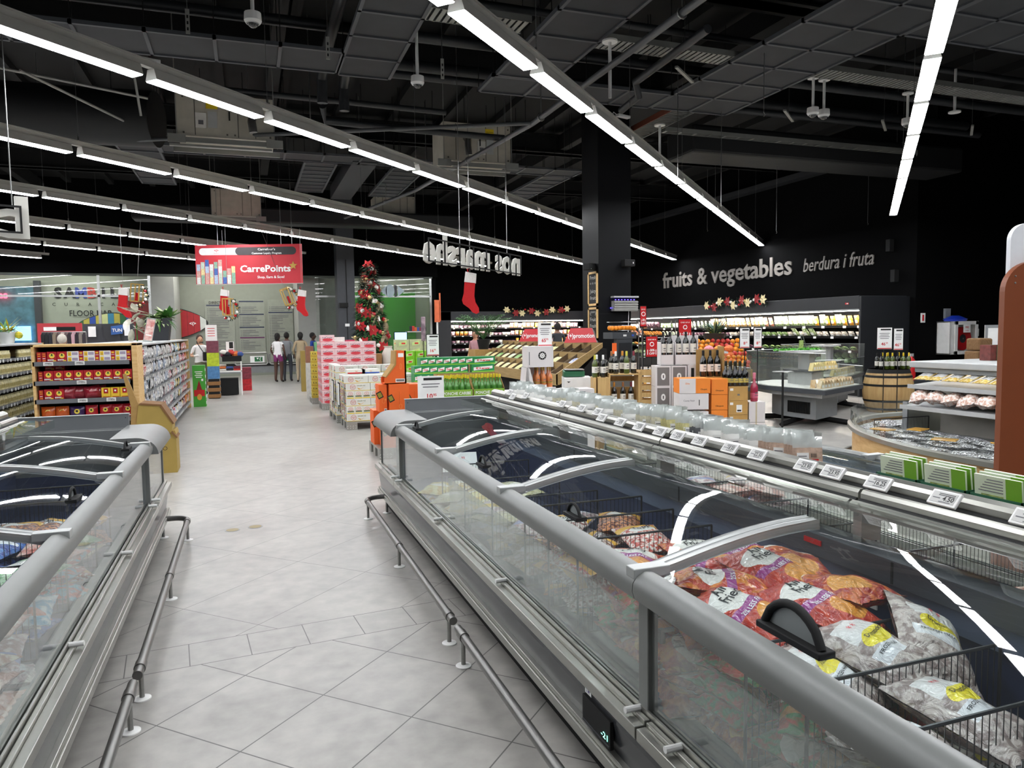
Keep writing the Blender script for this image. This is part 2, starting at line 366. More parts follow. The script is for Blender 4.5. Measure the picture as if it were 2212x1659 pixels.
# cable trays
trm = mat('galvanised_tray', '8f908c', .5, .4)
def tray(pts, w, z, lab, perf=True):
    t = MB(trm)
    for (x0, y0), (x1, y1) in zip(pts, pts[1:]):
        d = Vector((x1-x0, y1-y0)); L_ = d.length; t.T = lrot(x0, y0, z, math.atan2(d.y, d.x))
        t.box(0, -w/2, .0, L_, -w/2 + .012, .07); t.box(0, w/2 - .012, 0, L_, w/2, .07)
        n = int(L_ / (.075 if perf else .3))
        for i in range(n): a = i * L_ / n; t.box(a, -w/2, 0, a + (.05 if perf else .05), w/2, .006)
    t.T = None; return tag(t.build('cable_tray'), lab, 'cable tray')
tray([(1.7, 8.1), (3.12, 8.15)], .35, 5.05, 'slotted cable tray stub left of the brightest lamp rail')
tray([(3.92, 5.5), (3.94, 8.1)], .35, 5.06, 'slotted cable tray coming from behind the camera overhead')
tray([(3.75, 8.28), (14.3, 8.45)], .32, 5.04, 'long slotted cable tray crossing the upper right ceiling')
tray([(-1.5, 6.6), (1.15, 6.75)], .35, 5.05, 'slotted cable tray at the top edge left of the ceiling')
tray([(6.9, 11.45), (12.6, 11.48), (14.2, 13.1)], .16, 5.0, 'narrow mesh tray bending towards the right wall', False)
mb = MB(trm)
for k in range(60):
    y = 8.9 + k * .085; mb.box(7.0, y, 5.35, 7.42, y + .02, 5.37)
mb.box(6.98, 8.9, 5.33, 7.0, 14, 5.43, mat('rusty_rail', '6e3a28', .7)); mb.box(7.42, 8.9, 5.33, 7.44, 14, 5.43)
tag(mb.build('cable_ladder'), 'cable ladder with rusty side rail above the right panels', 'cable ladder')
# pipes
pipem = mat('grey_sprinkler_pipe', '57595b', .45, .2); dpipe = mat('dark_pipe', '2c2e31', .45)
def pipe(pts, r, lab, m=None, clamps=(), name='sprinkler_pipe'):
    t = thing(name, lab, 'pipe', pts[0]); mb = MB(m or pipem); mb.tube(pts, r, 12); mb.build('tube', t, world=True)
    if clamps:
        mb = MB(steel)
        for c in clamps:
            c = Vector(c); mb.tube([c + Vector((0, 0, -.02)), c + Vector((0, 0, 1.7))], .008, 5)
            mb.tube([c + Vector((r * 1.3 * cos(a), r * .0, r * 1.3 * sin(a))) for a in [2 * pi * q / 10 for q in range(10)]], .01, 5, closed=True)
        mb.build('hanger_clamps', t, world=True)
    return t
pipe([(-1.85, 13.0, 4.6), (3.98, 10.22, 4.6), (4.0, 10.1, 4.6)], .03, 'thin grey sprinkler pipe slanting across in front of the cooling units', clamps=[(1.0, 11.64, 4.6)])
pipe([(4.0, 3.0, 4.6), (4.0, 10.2, 4.6), (3.45, 15.8, 4.6), (2.5, 19.9, 4.6)], .038, 'long grey sprinkler pipe running away under the ceiling middle', clamps=[(4.0, 6.3, 4.6), (4.0, 9.9, 4.6), (3.75, 12.7, 4.6), (3.1, 17.2, 4.6)])
for i, (y, z, r, w) in enumerate(((9.85, 5.5, .07, 'above the left panel strip'), (9.2, 5.75, .05, 'just under the deck near the domes'), (11.2, 5.45, .06, 'behind the pair of dome cameras'), (11.5, 5.7, .09, 'behind the long black duct'))):
    pipe([(-9, y, z), (14.2, y + .15, z)], r, 'dark pipe crossing the whole ceiling ' + w, dpipe)
for i, (x, z, y0, y1, w) in enumerate(((1.15, 5.45, 5, 11.3, 'left of the bent end'), (1.5, 5.45, 5, 11.6, 'right of the bent end'))):
    pipe([(x, y0, z), (x, y1 - .4, z - .02), (x, y1, z - .15), (x, y1 + .02, z - .5)], .075, 'black chilled water pipe with a white band, ' + w, dpipe)
mb = MB(white)
for x in (1.15, 1.5): mb.tube([(x, 10.55, 5.43), (x, 10.75, 5.43)], .079, 12)
mb.text('2', (1.5, 10.6, 5.34), (1, 0, 0), (0, 1, .2), .1, txtr)
tag(mb.build('pipe_marker_band'), 'white marker bands wrapped round the pair of black pipes', 'pipe marker')
pipe([(1.15, 11.3, 4.9), (1.2, 11.5, 4.75), (2.2, 11.5, 4.72), (4.0, 11.5, 4.7)], .05, 'black pipe below the marker bands bending to the right', dpipe)
pipe([(-.2, 12.1, 5.25), (1.6, 12.0, 5.2), (3.2, 12.1, 5.2)], .045, 'dark pipe between the two nearest cooling units', dpipe)
pipe([(4.9, 7.2, 4.9), (5.0, 9.0, 4.9), (5.1, 9.1, 4.75), (5.1, 9.6, 4.7)], .05, 'dark bent pipe high above the middle of the right freezer', dpipe)
# small hanging channel brackets
bracket = mat('zinc_bracket', 'a8a8a2', .5, .5)
for i, (x, y, z) in enumerate(((-.45, 8.3, 4.75), (.95, 8.6, 4.75), (2.35, 9.0, 4.8), (8.0, 9.6, 4.85), (9.9, 9.6, 4.85), (11.6, 9.4, 4.85), (5.5, 8.6, 4.9), (12.8, 9.2, 4.8))):
    t = thing('hanging_bracket', 'slotted zinc bracket hanging from rods, %s from the left' % nth(i), 'bracket', (x, y, z), 0, 'zinc brackets under the ceiling')
    mb = MB(bracket)
    if i < 3: mb.box(-.02, -.005, -.12, .02, .005, .12)
    else: mb.T = Matrix.Rotation(.7, 4, 'Z'); mb.box(-.35, -.02, 0, .35, .02, .025); mb.T = None
    for k in range(3): mb.box(-.008, -.007, -.09 + k * .06, .008, -.0055, -.06 + k * .06, black) if i < 3 else None
    mb.build('channel', t); mb = MB(steel); mb.tube([(0, 0, .0), (0, 0, 1.6)], .005, 4); mb.build('rod', t)
# dome cameras
def dome(x, y, z, top, lab, first=[None]):
    t = thing('dome_camera', lab, 'security camera', (x, y, z), 0, 'dome cameras under the ceiling')
    mb = MB(white); mb.lathe([(.03, .085), (.078, .075), (.082, .0), (.066, -.025)], n=20); mb.tube([(0, 0, .08), (0, 0, top)], .019, 10); mb.cyl(0, 0, top - .02, top, .08, 14); mb.build('body_and_pole', t)
    mb = MB(mat('dome_glass', '1a1a1c', .08, coat=1)); mb.ball(0, 0, -.02, .052, 14, sc=(1, 1, .9)); mb.build('dome', t)
    mb = MB(grey); mb.lathe([(.066, -.024), (.052, -.03), (.05, -.026)], n=20); mb.build('ring', t)
dome(.16, 7.76, 4.62, .9, 'white dome camera on a pole above the left lamp rail')
dome(2.05, 9.05, 4.62, .75, 'white dome camera on a pole left of the brightest rail')
dome(7.65, 8.68, 4.62, .5, 'left one of the paired white dome cameras at right')
dome(7.87, 8.71, 4.62, .5, 'right one of the paired white dome cameras')
dome(9.42, 8.70, 4.62, .45, 'white dome camera partly hidden by the steep right rail')
for i, (x, y) in enumerate(((4.08, 7.95), (6.5, 10.9), (10.6, 8.9))):
    mb = MB(white); mb.cyl(x, y, 4.93, 4.95, .09, 16); mb.tube([(x, y, 4.95), (x, y, 4.3)] if i < 2 else [(x, y, 4.95), (x, y, 5.6)], .02, 8)
    tag(mb.build('ceiling_pole'), 'white ceiling pole with a round flange, %s from the left' % nth(i), 'pole')
# small wifi box on the near-left rail, second on the middle rail
for i, (s, o, w) in enumerate(((5.0, -6.1, 'near left lamp rail'), (8.9, -2.7, 'brightest lamp rail'))):
    p = so(s, o, 4.17); t = thing('access_point', 'small white driver box lying on the ' + w, 'driver box', p, .3)
    mb = MB(white); mb.box(-.1, -.03, 0, .1, .03, .03); mb.build('case', t, bev=.004); mb = MB(white); mb.tube([(-.1, 0, .015), (-.16, 0, .04), (-.18, .01, -.02)], .005, 5); mb.build('cable', t)
mb = MB(white); mb.tube([(-3.1, 12.9, 6.2), (-3.1, 12.9, 5.2)], .02, 6); mb.T = None
# thin white diagonal rods at the upper left
for i, (a, b) in enumerate((((-2.9, 11.5, 5.1), (-1.2, 11.8, 4.95)), ((-2.6, 11.2, 5.0), (-1.5, 12.8, 4.8)), ((-1.35, 11.6, 5.3), (-1.3, 11.8, 4.7)))):
    mb = MB(bracket); mb.tube([a, b], .018, 6); tag(mb.build('brace_rod'), 'pale slanting brace rod behind the near left rail, %s one' % ('upper', 'lower', 'short upright')[i], 'rod')
# cooling units
acm = mat('cream_unit_casing', 'b9b4a6', .55, var=.08); acd = mat('unit_seam_grey', '55534c', .6)  # darker grey for the seam strips and small squares on the casing
def ac(x, y, z, w, h, lab, det=True, fl=1):
    t = thing('cooling_unit', lab, 'cooling unit', (x, y, z), 0, 'cream cooling units hung from the ceiling')
    mb = MB(acm); mb.box(0, 0, 0, w, .8, h); mb.build('casing', t, bev=.01)
    mb = MB(acd)
    for q in (.18, .62, .8): mb.box(w * q, -.004, .02, w * q + .012, 0, h - .02)
    for (qx, qz) in ((.06, .08), (.5, .08), (.58, .08), (.06, .9), (.95, .08), (.95, .9)): mb.cyl(0, 0, 0, 0.001, .01, 6) if 0 else mb.box(w*qx, -.008, h*qz - .012, w*qx + .024, 0, h*qz + .012)
    mb.build('panel_seams', t)
    if det:
        a = w * (.3 if fl > 0 else .62)
        mb = MB(yellow); mb.box(a, -.008, h*.66, a + .16, -.002, h*.88); mb.text('CAUTION', (a + .08, -.011, h*.78), size=.03, m=txtk); mb.build('warning_sticker', t)
        mb = MB(offw); mb.box(a - .15, -.01, h*.2, a, -.003, h*.55); mb.box(a + .02, -.009, h*.22, a + .15, -.003, h*.6, lgrey); mb.box(a - .11, -.013, h*.28, a - .04, -.009, h*.38, txtg); mb.build('data_sheet', t)
        c = w * (.78 if fl > 0 else .33)
        mb = MB(steel); mb.tube([(c, -.02, h*.6), (c, -.14, h*.55), (c - .02, -.2, h*.35), (c, -.2, h*.1)], .06, 12); mb.build('insulated_hose', t)
        mb = MB(black); mb.box(w*.53, -.02, h*.42, w*.545, 0, h*.62); mb.build('handle', t)
    mb = MB(trm); mb.box(-.1, -.06, -.1, w + .1, -.02, -.03); mb.box(-.1, .6, -.1, w + .1, .64, -.03); mb.box(-.1, -.1, -.17, w*.97, -.02, -.14)
    for q in (0, w): mb.box(q - .12, -.09, -.12, q + .12, -.06, .0); mb.tube([(q, -.05, -.1), (q, -.05, 2.0)], .008, 5)
    mb.build('support_frame', t)
ac(-.86, 12.0, 4.52, 1.35, .62, 'cream cooling unit with a yellow sticker and bent hose at left', True)
ac(3.42, 13.15, 4.68, 1.28, .68, 'cream cooling unit with hose seen in the ceiling middle', True, -1)
ac(-.74, 20.4, 4.62, 1.18, .68, 'plain cream cooling unit far back left', False)
ac(3.5, 21.1, 4.88, 1.12, .56, 'plain cream cooling unit far back, above the hanging lettering', False)
# hooks and loose wires
for i, (x, y, z0, z1) in enumerate(((7.2, 10.2, 3.55, 5.3), (5.9, 9.4, 3.75, 5.3), (6.2, 7.9, 4.3, 5.2), (9.9, 12.2, 3.5, 5.2), (14.0, 14.0, 4.05, 5.5), (11.1, 16.3, 4.1, 5.6), (2.9, 12.3, 4.2, 5.2))):
    mb = MB(steel); mb.tube([(x, y, z1), (x, y, z0)], .006, 4); mb.tube([(x, y, z0), (x + .02, y, z0 - .03), (x, y, z0 - .05)], .006, 4)
    tag(mb.build('hanging_wire'), 'thin wire with a hook hanging free, %s from the left side' % nth(i), 'wire')
# ================================================================ chest freezers
frm = mat('freezer_grey_moulding', '6e706e', .38, var=.04); lip = mat('blue_grey_lip', '66728a', .35); lidf = mat('silver_lid_frame', 'a9acab', .35, .3); bodym = mat('dark_body_panel', '3f4145', .22, .2, var=.08, sc=2)
alub = mat('anodised_bumper', 'a3a39c', .3, .8, sc=4, stretch=(1, 1, 1)); shellg = mat('grey_end_panel', '717475', .45); slate = mat('slate_divider', '454a52', .4)
litefloor = mat('light_well_floor', 'a9aba6', .35, var=.12, sc=1.2, stretch=(8, .6, 1)); wire = mat('black_coated_wire', '14151a', .4)
clearp = glass('clear_plastic_clip', (.85, .88, .86), 1.5, .35)
gl_lid = glass('lid_glass', (.86, .91, .92), 1.0, .012); gl_box = glass('riser_glass', (.84, .88, .85), 1.0, .04)
LIDP = [(.12 + .65 * i / 10, .835 + .1 * sin(i / 10 * pi / 2) ) for i in range(11)]
def freezer(sg, xf, y0, y1, lab, joints, pj, nm):
    """half of a double island seen from the aisle, mirrored for its other half; sg=+1 runs to the right"""
    t = thing('chest_freezer', lab, 'freezer', (xf + sg * 1.22, y0, 0))
    yj = y1 - .92                          # start of the end section
    def bx(mb, t0, ya, za, t1, yb, zb, m=None): a, b = sorted((xf + sg * t0, xf + sg * t1)); mb.box(a, ya, za, b, yb, zb, m)
    def pr(mb, pts, ya, yb, m=None, sm=False): mb.prism([(xf + sg * a, b) for a, b in pts], 'y', ya, yb, m, sm)
    def B(mb, n, bev=0, par=None): return mb.build(n, par or t, bev, world=par is None)
    both = ((lambda a: a), (lambda a: 2.44 - a))
    mb = MB(black); bx(mb, .09, y0, 0, 2.35, y1 - .06, .13); B(mb, 'plinth')
    mb = MB(alub)
    for f in both:
        bx(mb, f(.012), y0, .125, f(.05), y1 - .02, .165); bx(mb, f(.022), y0, .165, f(.05), y1 - .02, .185)
    B(mb, 'lower_bumper', .004)
    mb = MB(bodym)
    for f in both: pr(mb, [(f(.05), .16), (f(.03), .30), (f(.03), .352), (f(.1), .36), (f(.1), .16)], y0, y1)
    bx(mb, .05, y1 - .05, .13, 2.39, y1, .36); B(mb, 'body_panel')
    mb = MB(alub)
    for f in both:
        for ya, yb in ((y0, 1.95), (1.96, yj), (yj + .01, y1 + .03)):
            bx(mb, f(-.0), ya, .352, f(.035), yb, .392); bx(mb, f(.035), ya, .352, f(.1), yb, .372); bx(mb, f(.035), ya, .372, f(.055), yb, .405)
    B(mb, 'bumper_channel', .003)
    mb = MB(alub)
    for f in both:
        for q in range(3): bx(mb, f(.058 + q * .018), y0, .372, f(.066 + q * .018), yj, .42 - q * .004)
    B(mb, 'glass_track')
    for f, w in zip(both, ('front', 'rear')):
        mb = MB(gveil)
        for ya, yb in [(y0, 2.0), (2.03, yj - .02)]: bx(mb, f(.075), ya, .40, f(.081), yb, .80)
        B(mb, w + '_glass')
        mb = MB(gveil); bx(mb, f(.06), yj + .02, .385, f(.066), y1 - .02, .84); B(mb, w + '_end_glass')
    mb = MB(frm)
    for f in both:
        bx(mb, f(.062), 1.985, .39, f(.1), 2.045, .81); bx(mb, f(.05), yj - .012, .37, f(.085), yj + .012, .82); bx(mb, f(.052), y1 - .03, .37, f(.07), y1 - .015, .82)
    B(mb, 'glass_posts', .004)
    rail = [(.03, .775), (.022, .80), (.024, .825), (.04, .848), (.065, .86), (.09, .858), (.105, .845), (.11, .81), (.105, .775)]
    mb = MB(frm)
    for f in both:
        for ya, yb in ((y0, 2.01), (2.014, yj + .02)): pr(mb, [(f(a), b) for a, b in rail], ya, yb, sm=True)
    B(mb, 'handle_rail')
    mb = MB(lip)
    for f in both: pr(mb, [(f(.105), .835), (f(.15), .80), (f(.19), .72), (f(.17), .72), (f(.11), .78)], y0, y1 - .1)
    B(mb, 'inner_lip')
    mb = MB(navy)
    bx(mb, .10, y0, .26, .98, y1 - .1, .33); bx(mb, .97, y0, .3, .985, y1 - .1, .68); bx(mb, .1, y1 - .55, .3, .98, y1 - .53, .60); bx(mb, .1, y1 - .55, .60, .98, y1 - .53, .82, shellg)
    bx(mb, .1, y0, .33, .12, y1 - .1, .40)
    bx(mb, 1.00, y0, .26, 2.34, y1 - .1, .33, litefloor); B(mb, 'well_lining')
    mb = MB(lip); bx(mb, .955, y0, .66, .985, y1 - .5, .745); B(mb, 'light_band')
    mb = MB(slate); bx(mb, .93, y0, .745, 1.06, y1 - .1, .83); bx(mb, .98, y0, .3, 1.06, y1 - .1, .745)
    for yy in joints[:-1]: bx(mb, .928, yy - .2, .75, .93, yy - .19, .825, black)
    B(mb, 'centre_divider', .004)
    # lids
    arc = LIDP
    ends = [y0] + joints
    for i in range(len(joints)):
        ya, yb = (joints[i-1] if i else y0) + .012, joints[i] - .012
        for f, w in zip(both, ('front', 'rear')):
            mb = MB(gl_lid); mb.strip([(xf + sg * f(a), b) for a, b in arc], 'y', ya, yb); lid = B(mb, 'sliding_lid')
            lid['label'] = '%s curved glass lid' % w
            mb = MB(lidf)
            for yy in ((yb - .02, yb + .008), (ya - .008, ya + .02)):
                up = [(f(a), b + .012) for a, b in arc]; lo = [(f(a), b - .02) for a, b in arc]
                n = len(up); pts = up + lo[::-1]; pp = [(xf + sg * a, yy[0], b) for a, b in pts] + [(xf + sg * a, yy[1], b) for a, b in pts]
                N2 = len(pts); fs = [(q, (q+1) % N2, N2 + (q+1) % N2, N2 + q) for q in range(N2)]
                fs += [(q, q+1, N2-2-q, N2-1-q) for q in range(n-1)] + [(N2+q+1, N2+q, 2*N2-1-q, 2*N2-2-q) for q in range(n-1)]
                mb.add(pp, fs)
            a0, b0 = (.10, .845); 
            mb.box(*(lambda p, q: (min(p, q), yb - .045, .835, max(p, q), yb + .01, .868))(xf + sg * f(.03), xf + sg * f(.16)))
            fr = mb.build('lid_frame', None, .003); fr.data.transform(Matrix.Translation(-t.location)); fr.parent = t
            if w == 'front':
                hy = yb - .60 if i < len(joints) - 1 else yb - .16
                hx = xf + sg * .165; s2 = .8 if joints[i] > 2.5 else 1.35
                mb = MB(black); mb.T = Matrix.Translation((hx, hy, .845))
                mb.tube([(0, -.075 * s2 + .15 * s2 * k / 10, .012 + .055 * s2 * sin(pi * k / 10) ** .6) for k in range(11)], .009 * max(.7, s2), 8)
                mb.box(-.02, -.085 * s2, -.006, .03, .085 * s2, .012)
                hd = B(mb, 'handle', .003)
                mb = MB(mat('smoked_grip', '8b9090', .3, coat=.5)); mb.T = Matrix.Translation((hx + .004 * sg, hy, .845)); mb.add([(0, -.07 * s2, .012)] + [(0, -.07 * s2 + .14 * s2 * k / 8, .012 + .050 * s2 * sin(pi * k / 8) ** .6) for k in range(1, 8)] + [(0, .07 * s2, .012)], [tuple(range(9))]); g = mb.build('grip', None); g.data.transform(Matrix.Translation(-t.location)); g.parent = hd
    # riser glass boxes and price rails
    for f, w in zip(both, ('front', 'rear')):
        ys = [y0] + pj + [y1 - .25]
        for i in range(len(ys) - 1):
            ya, yb = ys[i] + .006, ys[i+1] - .006
            mb = MB(gl_box); mb.strip([(xf + sg * f(.77), .925), (xf + sg * f(.77), .985), (xf + sg * f(1.0), .985)], 'y', ya, yb)
            mb.quad(*[(xf + sg * f(a), yb, b) for a, b in ((.77, .925), (1.0, .925), (1.0, .985), (.77, .985))]); B(mb, 'riser_glass')
            mb = MB(alub)
            P0 = Vector((.955, .958)); D = Vector((.17, .095)).normalized(); Nn = Vector((-D.y, D.x))
            lo = 0 if w == 'front' else -.13
            def Q(a, b): v = P0 + D * a + Nn * b; return (f(v.x), v.y + lo)
            pts = [(0, -.012), (0, .004), (.010, .018), (.028, .020), (.038, .010), (.040, -.004), (.056, -.006), (.062, .004), (.070, .018), (.084, .024), (.098, .018), (.104, .004), (.106, -.006), (.128, -.007), (.132, .006), (.142, .022), (.158, .028), (.180, .026), (.194, .014), (.2, -.012)]
            pr(mb, [Q(a, b) for a, b in pts], ya, yb); B(mb, 'price_rail'); mb = MB(black)
            for u0, u1 in ((.039, .059), (.106, .129)): pr(mb, [Q(u0, -.008), Q(u0, .004), Q(u1, .004), Q(u1, -.008)], ya, yb)  # black strips fill the grooves, standing in for shade between the profiles
            B(mb, 'groove_shade')
        mb = MB(steel)
        for yy in pj: bx(mb, f(1.0), yy - .02, .83, f(1.09), yy + .02, .975)
        B(mb, 'rail_posts')
    mb = MB(alub); bx(mb, 1.1, y0, .955, 1.34, y1 - .25, .965); B(mb, 'top_shelf')
    # end section: rounded shoulders, stepped grey panels, upright board
    for f in both:
        mb = MB(frm)
        sh = [(-.01, .765)] + [(-.012 + .15 * (1 - cos(a)), .765 + .125 * sin(a)) for a in [pi / 2 * k / 8 for k in range(9)]] + [(.3, .89), (.3, .80), (.1, .79), (.1, .765)]
        pr(mb, [(f(a), b) for a, b in sh], yj + .022, y1, sm=True); B(mb, 'end_shoulder')
    mb = MB(shellg); bx(mb, .3, y1 - .06, .36, 2.14, y1 - .03, .872); bx(mb, .3, y1 - .10, .36, 2.14, y1 - .06, .865); B(mb, 'end_panel', .004)
    mb = MB(mat('grey_board', '74777a', .4, var=.03)); bx(mb, .29, y1 - .03, .80, 2.15, y1, .985)
    bx(mb, .285, y1 - .034, .984, 2.155, y1 + .004, .989, lgrey)
    for z in (.83, .95): bx(mb, .31, y1 - .034, z, .316, y1 - .03, z + .006, black)
    B(mb, 'end_board')
    # white rubber stops along the bumper
    for yy in joints + [1.83, yj + .18, .5]:
        mb = MB(white); mb.tube([(xf + sg * .005, yy - .04, .41), (xf + sg * .062, yy - .04, .41)], .011, 10); B(mb, 'rubber_stop')
    return t
FR = freezer(1, 1.08, -3.2, 6.9, 'long glass topped island freezer on the right side of the aisle', [-.55, .76, 2.07, 3.38, 4.65, 5.98], [-.7, .7, 2.1, 3.5, 4.88, 6.25], 'R')
FL = freezer(-1, -.65, -3.2, 6.75, 'long glass topped island freezer along the left side of the aisle', [-.6, .7, 2.0, 3.30, 4.60, 5.80], [-.7, .7, 2.1, 3.5, 4.88, 6.1], 'L')
# controller and stickers on the right freezer
mb = MB(black); mb.box(1.098, 2.16, .20, 1.112, 2.38, .30); mb.box(1.095, 2.165, .205, 1.099, 2.375, .213, dkgrey); o = mb.build('thermostat_panel', FR, .003, world=True)
mb = MB(emis('thermostat_digits', '7fe8c8', 1.2)); mb.text('-21', (1.096, 2.2, .225), (0, -1, 0), (0, 0, 1), .03, MATS['thermostat_digits'], w=.05); mb.build('digits', FR, world=True)
mb = MB(txtw); mb.box(1.1, 2.31, .315, 1.104, 2.36, .345); mb.text('2 M', (1.098, 2.335, .322), (0, -1, 0), (0, 0, 1), .018, mat('printed_violet', '5a4a9c', .5)); mb.build('sticker', FR, world=True)
def sheet(y, z, w, h, lab):
    mb = MB(txtw); mb.box(2.045, y - w, z, 2.05, y, z + h)
    for k in range(7): mb.box(2.043, y - w * (.9 if k % 2 else .6), z + h * (.85 - k * .11), 2.045, y - w * .08, z + h * (.88 - k * .11), txtg)
    o = mb.build('information_label', FR, world=True); o['label'] = lab
sheet(2.09, .62, .12, .07, 'white printed label on the well wall')
mb = MB(red); mb.box(1.93 + .075, 2.20, .79, 2.009, 2.29, .81); mb.build('red_sticker', FR, world=True)
# ---------------------------------------------------------------- guard rails
brush = mat('brushed_guard_rail', '7b7a78', .34, .85, sc=5, stretch=(10, .5, 10))
def guard(x, sg, y0, y1, bend, posts, lab):
    t = thing('guard_rail', lab, 'guard rail', (x, y0, 0)); z = .152; r = .021
    pts = [(0, 0, z), (0, (y1 - y0) - (.12 if bend else 0), z)]
    if bend:
        for k in range(1, 9): a = pi/2*k/8; pts.append((sg * .12 * (1 - cos(a)), y1 - y0 - .12 + .12 * sin(a), z))
        pts.append((sg * .24, y1 - y0, z))
    mb = MB(brush); mb.tube(pts, r, 16); mb.build('rail', t)
    for y in posts:
        mb = MB(steel); mb.tube([(0, y - y0, .004), (0, y - y0, z)], .011, 10); p = mb.build('post', t)
        mb = MB(white); mb.lathe([(.038, 0), (.038, .005), (.012, .010)], 0, y - y0, .0, 20); mb.build('flange', p)
        mb = MB(brush); yy = y - y0; mb.tube([(0, yy - .03, z), (0, yy + .03, z)], r + .004, 16); mb.build('collar', t)
    if bend:
        mb = MB(steel); mb.tube([(sg * .19, y1 - y0, .004), (sg * .19, y1 - y0, z)], .011, 10); p = mb.build('post', t)
        mb = MB(white); mb.lathe([(.038, 0), (.038, .005), (.012, .010)], sg * .19, y1 - y0, 0, 20); mb.build('flange', p)
    return t
guard(.928, 1, 3.56, 6.56, True, [6.41, 5.0, 3.65], 'steel floor guard rail before the right freezer, far length with bend')
guard(.925, 1, -2.5, 3.46, False, [3.37, 2.0, .6, -.8], 'steel floor guard rail before the right freezer, near length')
guard(-.505, -1, 3.48, 6.44, True, [6.29, 4.9, 3.58], 'steel floor guard rail before the left freezer, far length with bend')
guard(-.512, -1, -2.5, 3.40, False, [3.29, 1.9, .5], 'steel floor guard rail before the left freezer, near length')
# brass floor discs in the aisle
for i, (x, y) in enumerate(((-.18, 6.48), (0.0, 6.52))):
    mb = MB(mat('worn_brass', '8f8156', .4, .4)); mb.lathe([(.05, .0), (.05, .003), (.0, .004)], x, y, .0, 24); mb.lathe([(.06, .0), (.06, .002), (.05, .002)], x, y, 0, 24, grey)
    tag(mb.build('floor_disc'), 'worn brass disc set in the aisle floor, %s one' % ('left', 'right')[i], 'floor disc')
# ---------------------------------------------------------------- electronic shelf labels on the price rail
paper = mat('epaper_grey', 'c2c2c0', .55, var=.02)
def esl(par, price, w=.104, h=.056, t=None):
    mb = MB(white); mb.box(-w/2, -h/2, -.006, w/2, h/2, .006); mb.build('case', t, .003)
    mb = MB(paper); mb.box(-w*.42, -h*.36, .0061, w*.42, h*.36, .0072); mb.text(price, (w*.38, -h*.2, .0078), (1,0,0), (0,1,0), h*.42, txtk, 'r', .02)
    for k in range(2): mb.box(-w*.2, h*(.12 + k*.1), .0074, w*.36, h*(.16 + k*.1), .0078, txtk)
    mb.box(-w*.36, -h*.1, .0074, -w*.1, -h*.04, .0078, txtg); mb.box(-w*.1, -h*.32, .0074, w*.3, -h*.27, .0078, txtg)
    mb.build('screen', t)
# rail frame: x axis runs towards the viewer's right (-Y), y axis up the slope, z axis off the rail
Pd = Vector((.17, 0, .095)).normalized(); Xr = Vector((0, -1, 0)); Zr = Xr.cross(Pd)
RM = Matrix((Xr, Pd, Zr)).transposed().to_4x4()
ESL = [(5.95, '9.95', 0), (5.74, '3.25', 1), (6.13, '4.95', 1), (4.98, '5.50', 1), (4.64, '11.50', 1), (4.39, '7.20', 1), (4.25, '6.95', 0), (4.0, '8.95', 0), (3.77, '9.50', 0), (3.54, '7.95', 0), (3.36, '2.50', 0), (3.16, '7.75', 0), (2.91, '18.50', 0), (2.71, '22.50', 0), (2.41, '23.95', 0), (2.26, '23.95', 0), (2.04, '16.25', 0), (1.77, '4.50', 0), (1.49, '6.95', 0)]
for i, (y, p, hi) in enumerate(sorted(ESL)):
    o = thing('electronic_price_label', 'white electronic price label clipped to the long price rail, %s from the near end' % nth(i), 'price label', group='electronic labels on the freezer price rail')
    s = .115 if not hi else .16
    o.matrix_world = Matrix.Translation(Vector((1.08 + .955, y, .958)) + Pd * s + Zr * .045) @ RM @ Matrix.Rotation(.35, 4, 'X')
    esl(None, p, t=o)
# ---------------------------------------------------------------- wire baskets dividers in the wells
def divider(x0, x1, y, z0, z1, lab, n=None, grp='black wire dividers in the freezer wells'):
    t = thing('wire_divider', lab, 'divider', ((x0 + x1) / 2, y, z0), 0, grp); w = (x1 - x0) / 2; h = z1 - z0
    mb = MB(wire); mb.tube([(-w, 0, h), (w, 0, h)], .005, 6); mb.tube([(-w, 0, 0), (-w, 0, h)], .005, 6); mb.tube([(w, 0, 0), (w, 0, h)], .005, 6); mb.tube([(-w, 0, 0), (w, 0, 0)], .004, 5); mb.build('frame', t)
    mb = MB(wire); n = n or int((x1 - x0) / .022)
    for k in range(1, n): a = -w + 2*w*k/n; mb.tube([(a, 0, 0), (a, 0, h)], .0016, 3, caps=False)
    mb.build('bars', t); return t
for i, y in enumerate((.62, 1.18, 1.43, 1.67, 2.79, 3.11, 3.42, 3.95, 4.52, 5.1)):
    divider(1.27, 1.93, y, .335, .735 if y < 3.9 else .66, 'black wire divider in the right freezer well, %s from the near end' % nth(i))
for i, y in enumerate((1.6, 2.2, 2.62, 3.1, 3.62, 4.3)):
    divider(2.2, 3.2, y, .335, .72, 'black wire divider in the far well of the right freezer, %s from near' % nth(i))
for i, y in enumerate((2.9, 3.35, 3.9, 4.6, 5.05)):
    divider(-1.5, -.84, y, .335, .72, 'black wire divider in the left freezer well, %s from the near end' % nth(i))
# thin clear acrylic partitions standing behind the right front glass
clr = glass('acrylic_partition', (.93, .95, .95), 1.6, .02)
for i, (ya, yb) in enumerate(((.4, 2.0), (2.05, 4.6))):
    t = thing('acrylic_guard', 'clear acrylic guard standing behind the right front glass, %s length' % ('near', 'far')[i], 'guard', (1.19, ya, .41))
    mb = MB(clr); mb.box(0, 0, 0, .004, yb - ya, .26); mb.build('sheet', t)
    mb = MB(clearp); mb.box(0, yb - ya - .01, .25, .05, yb - ya, .262); mb.box(-.004, yb - ya - .02, .22, .012, yb - ya, .264); mb.build('corner_clip', t)
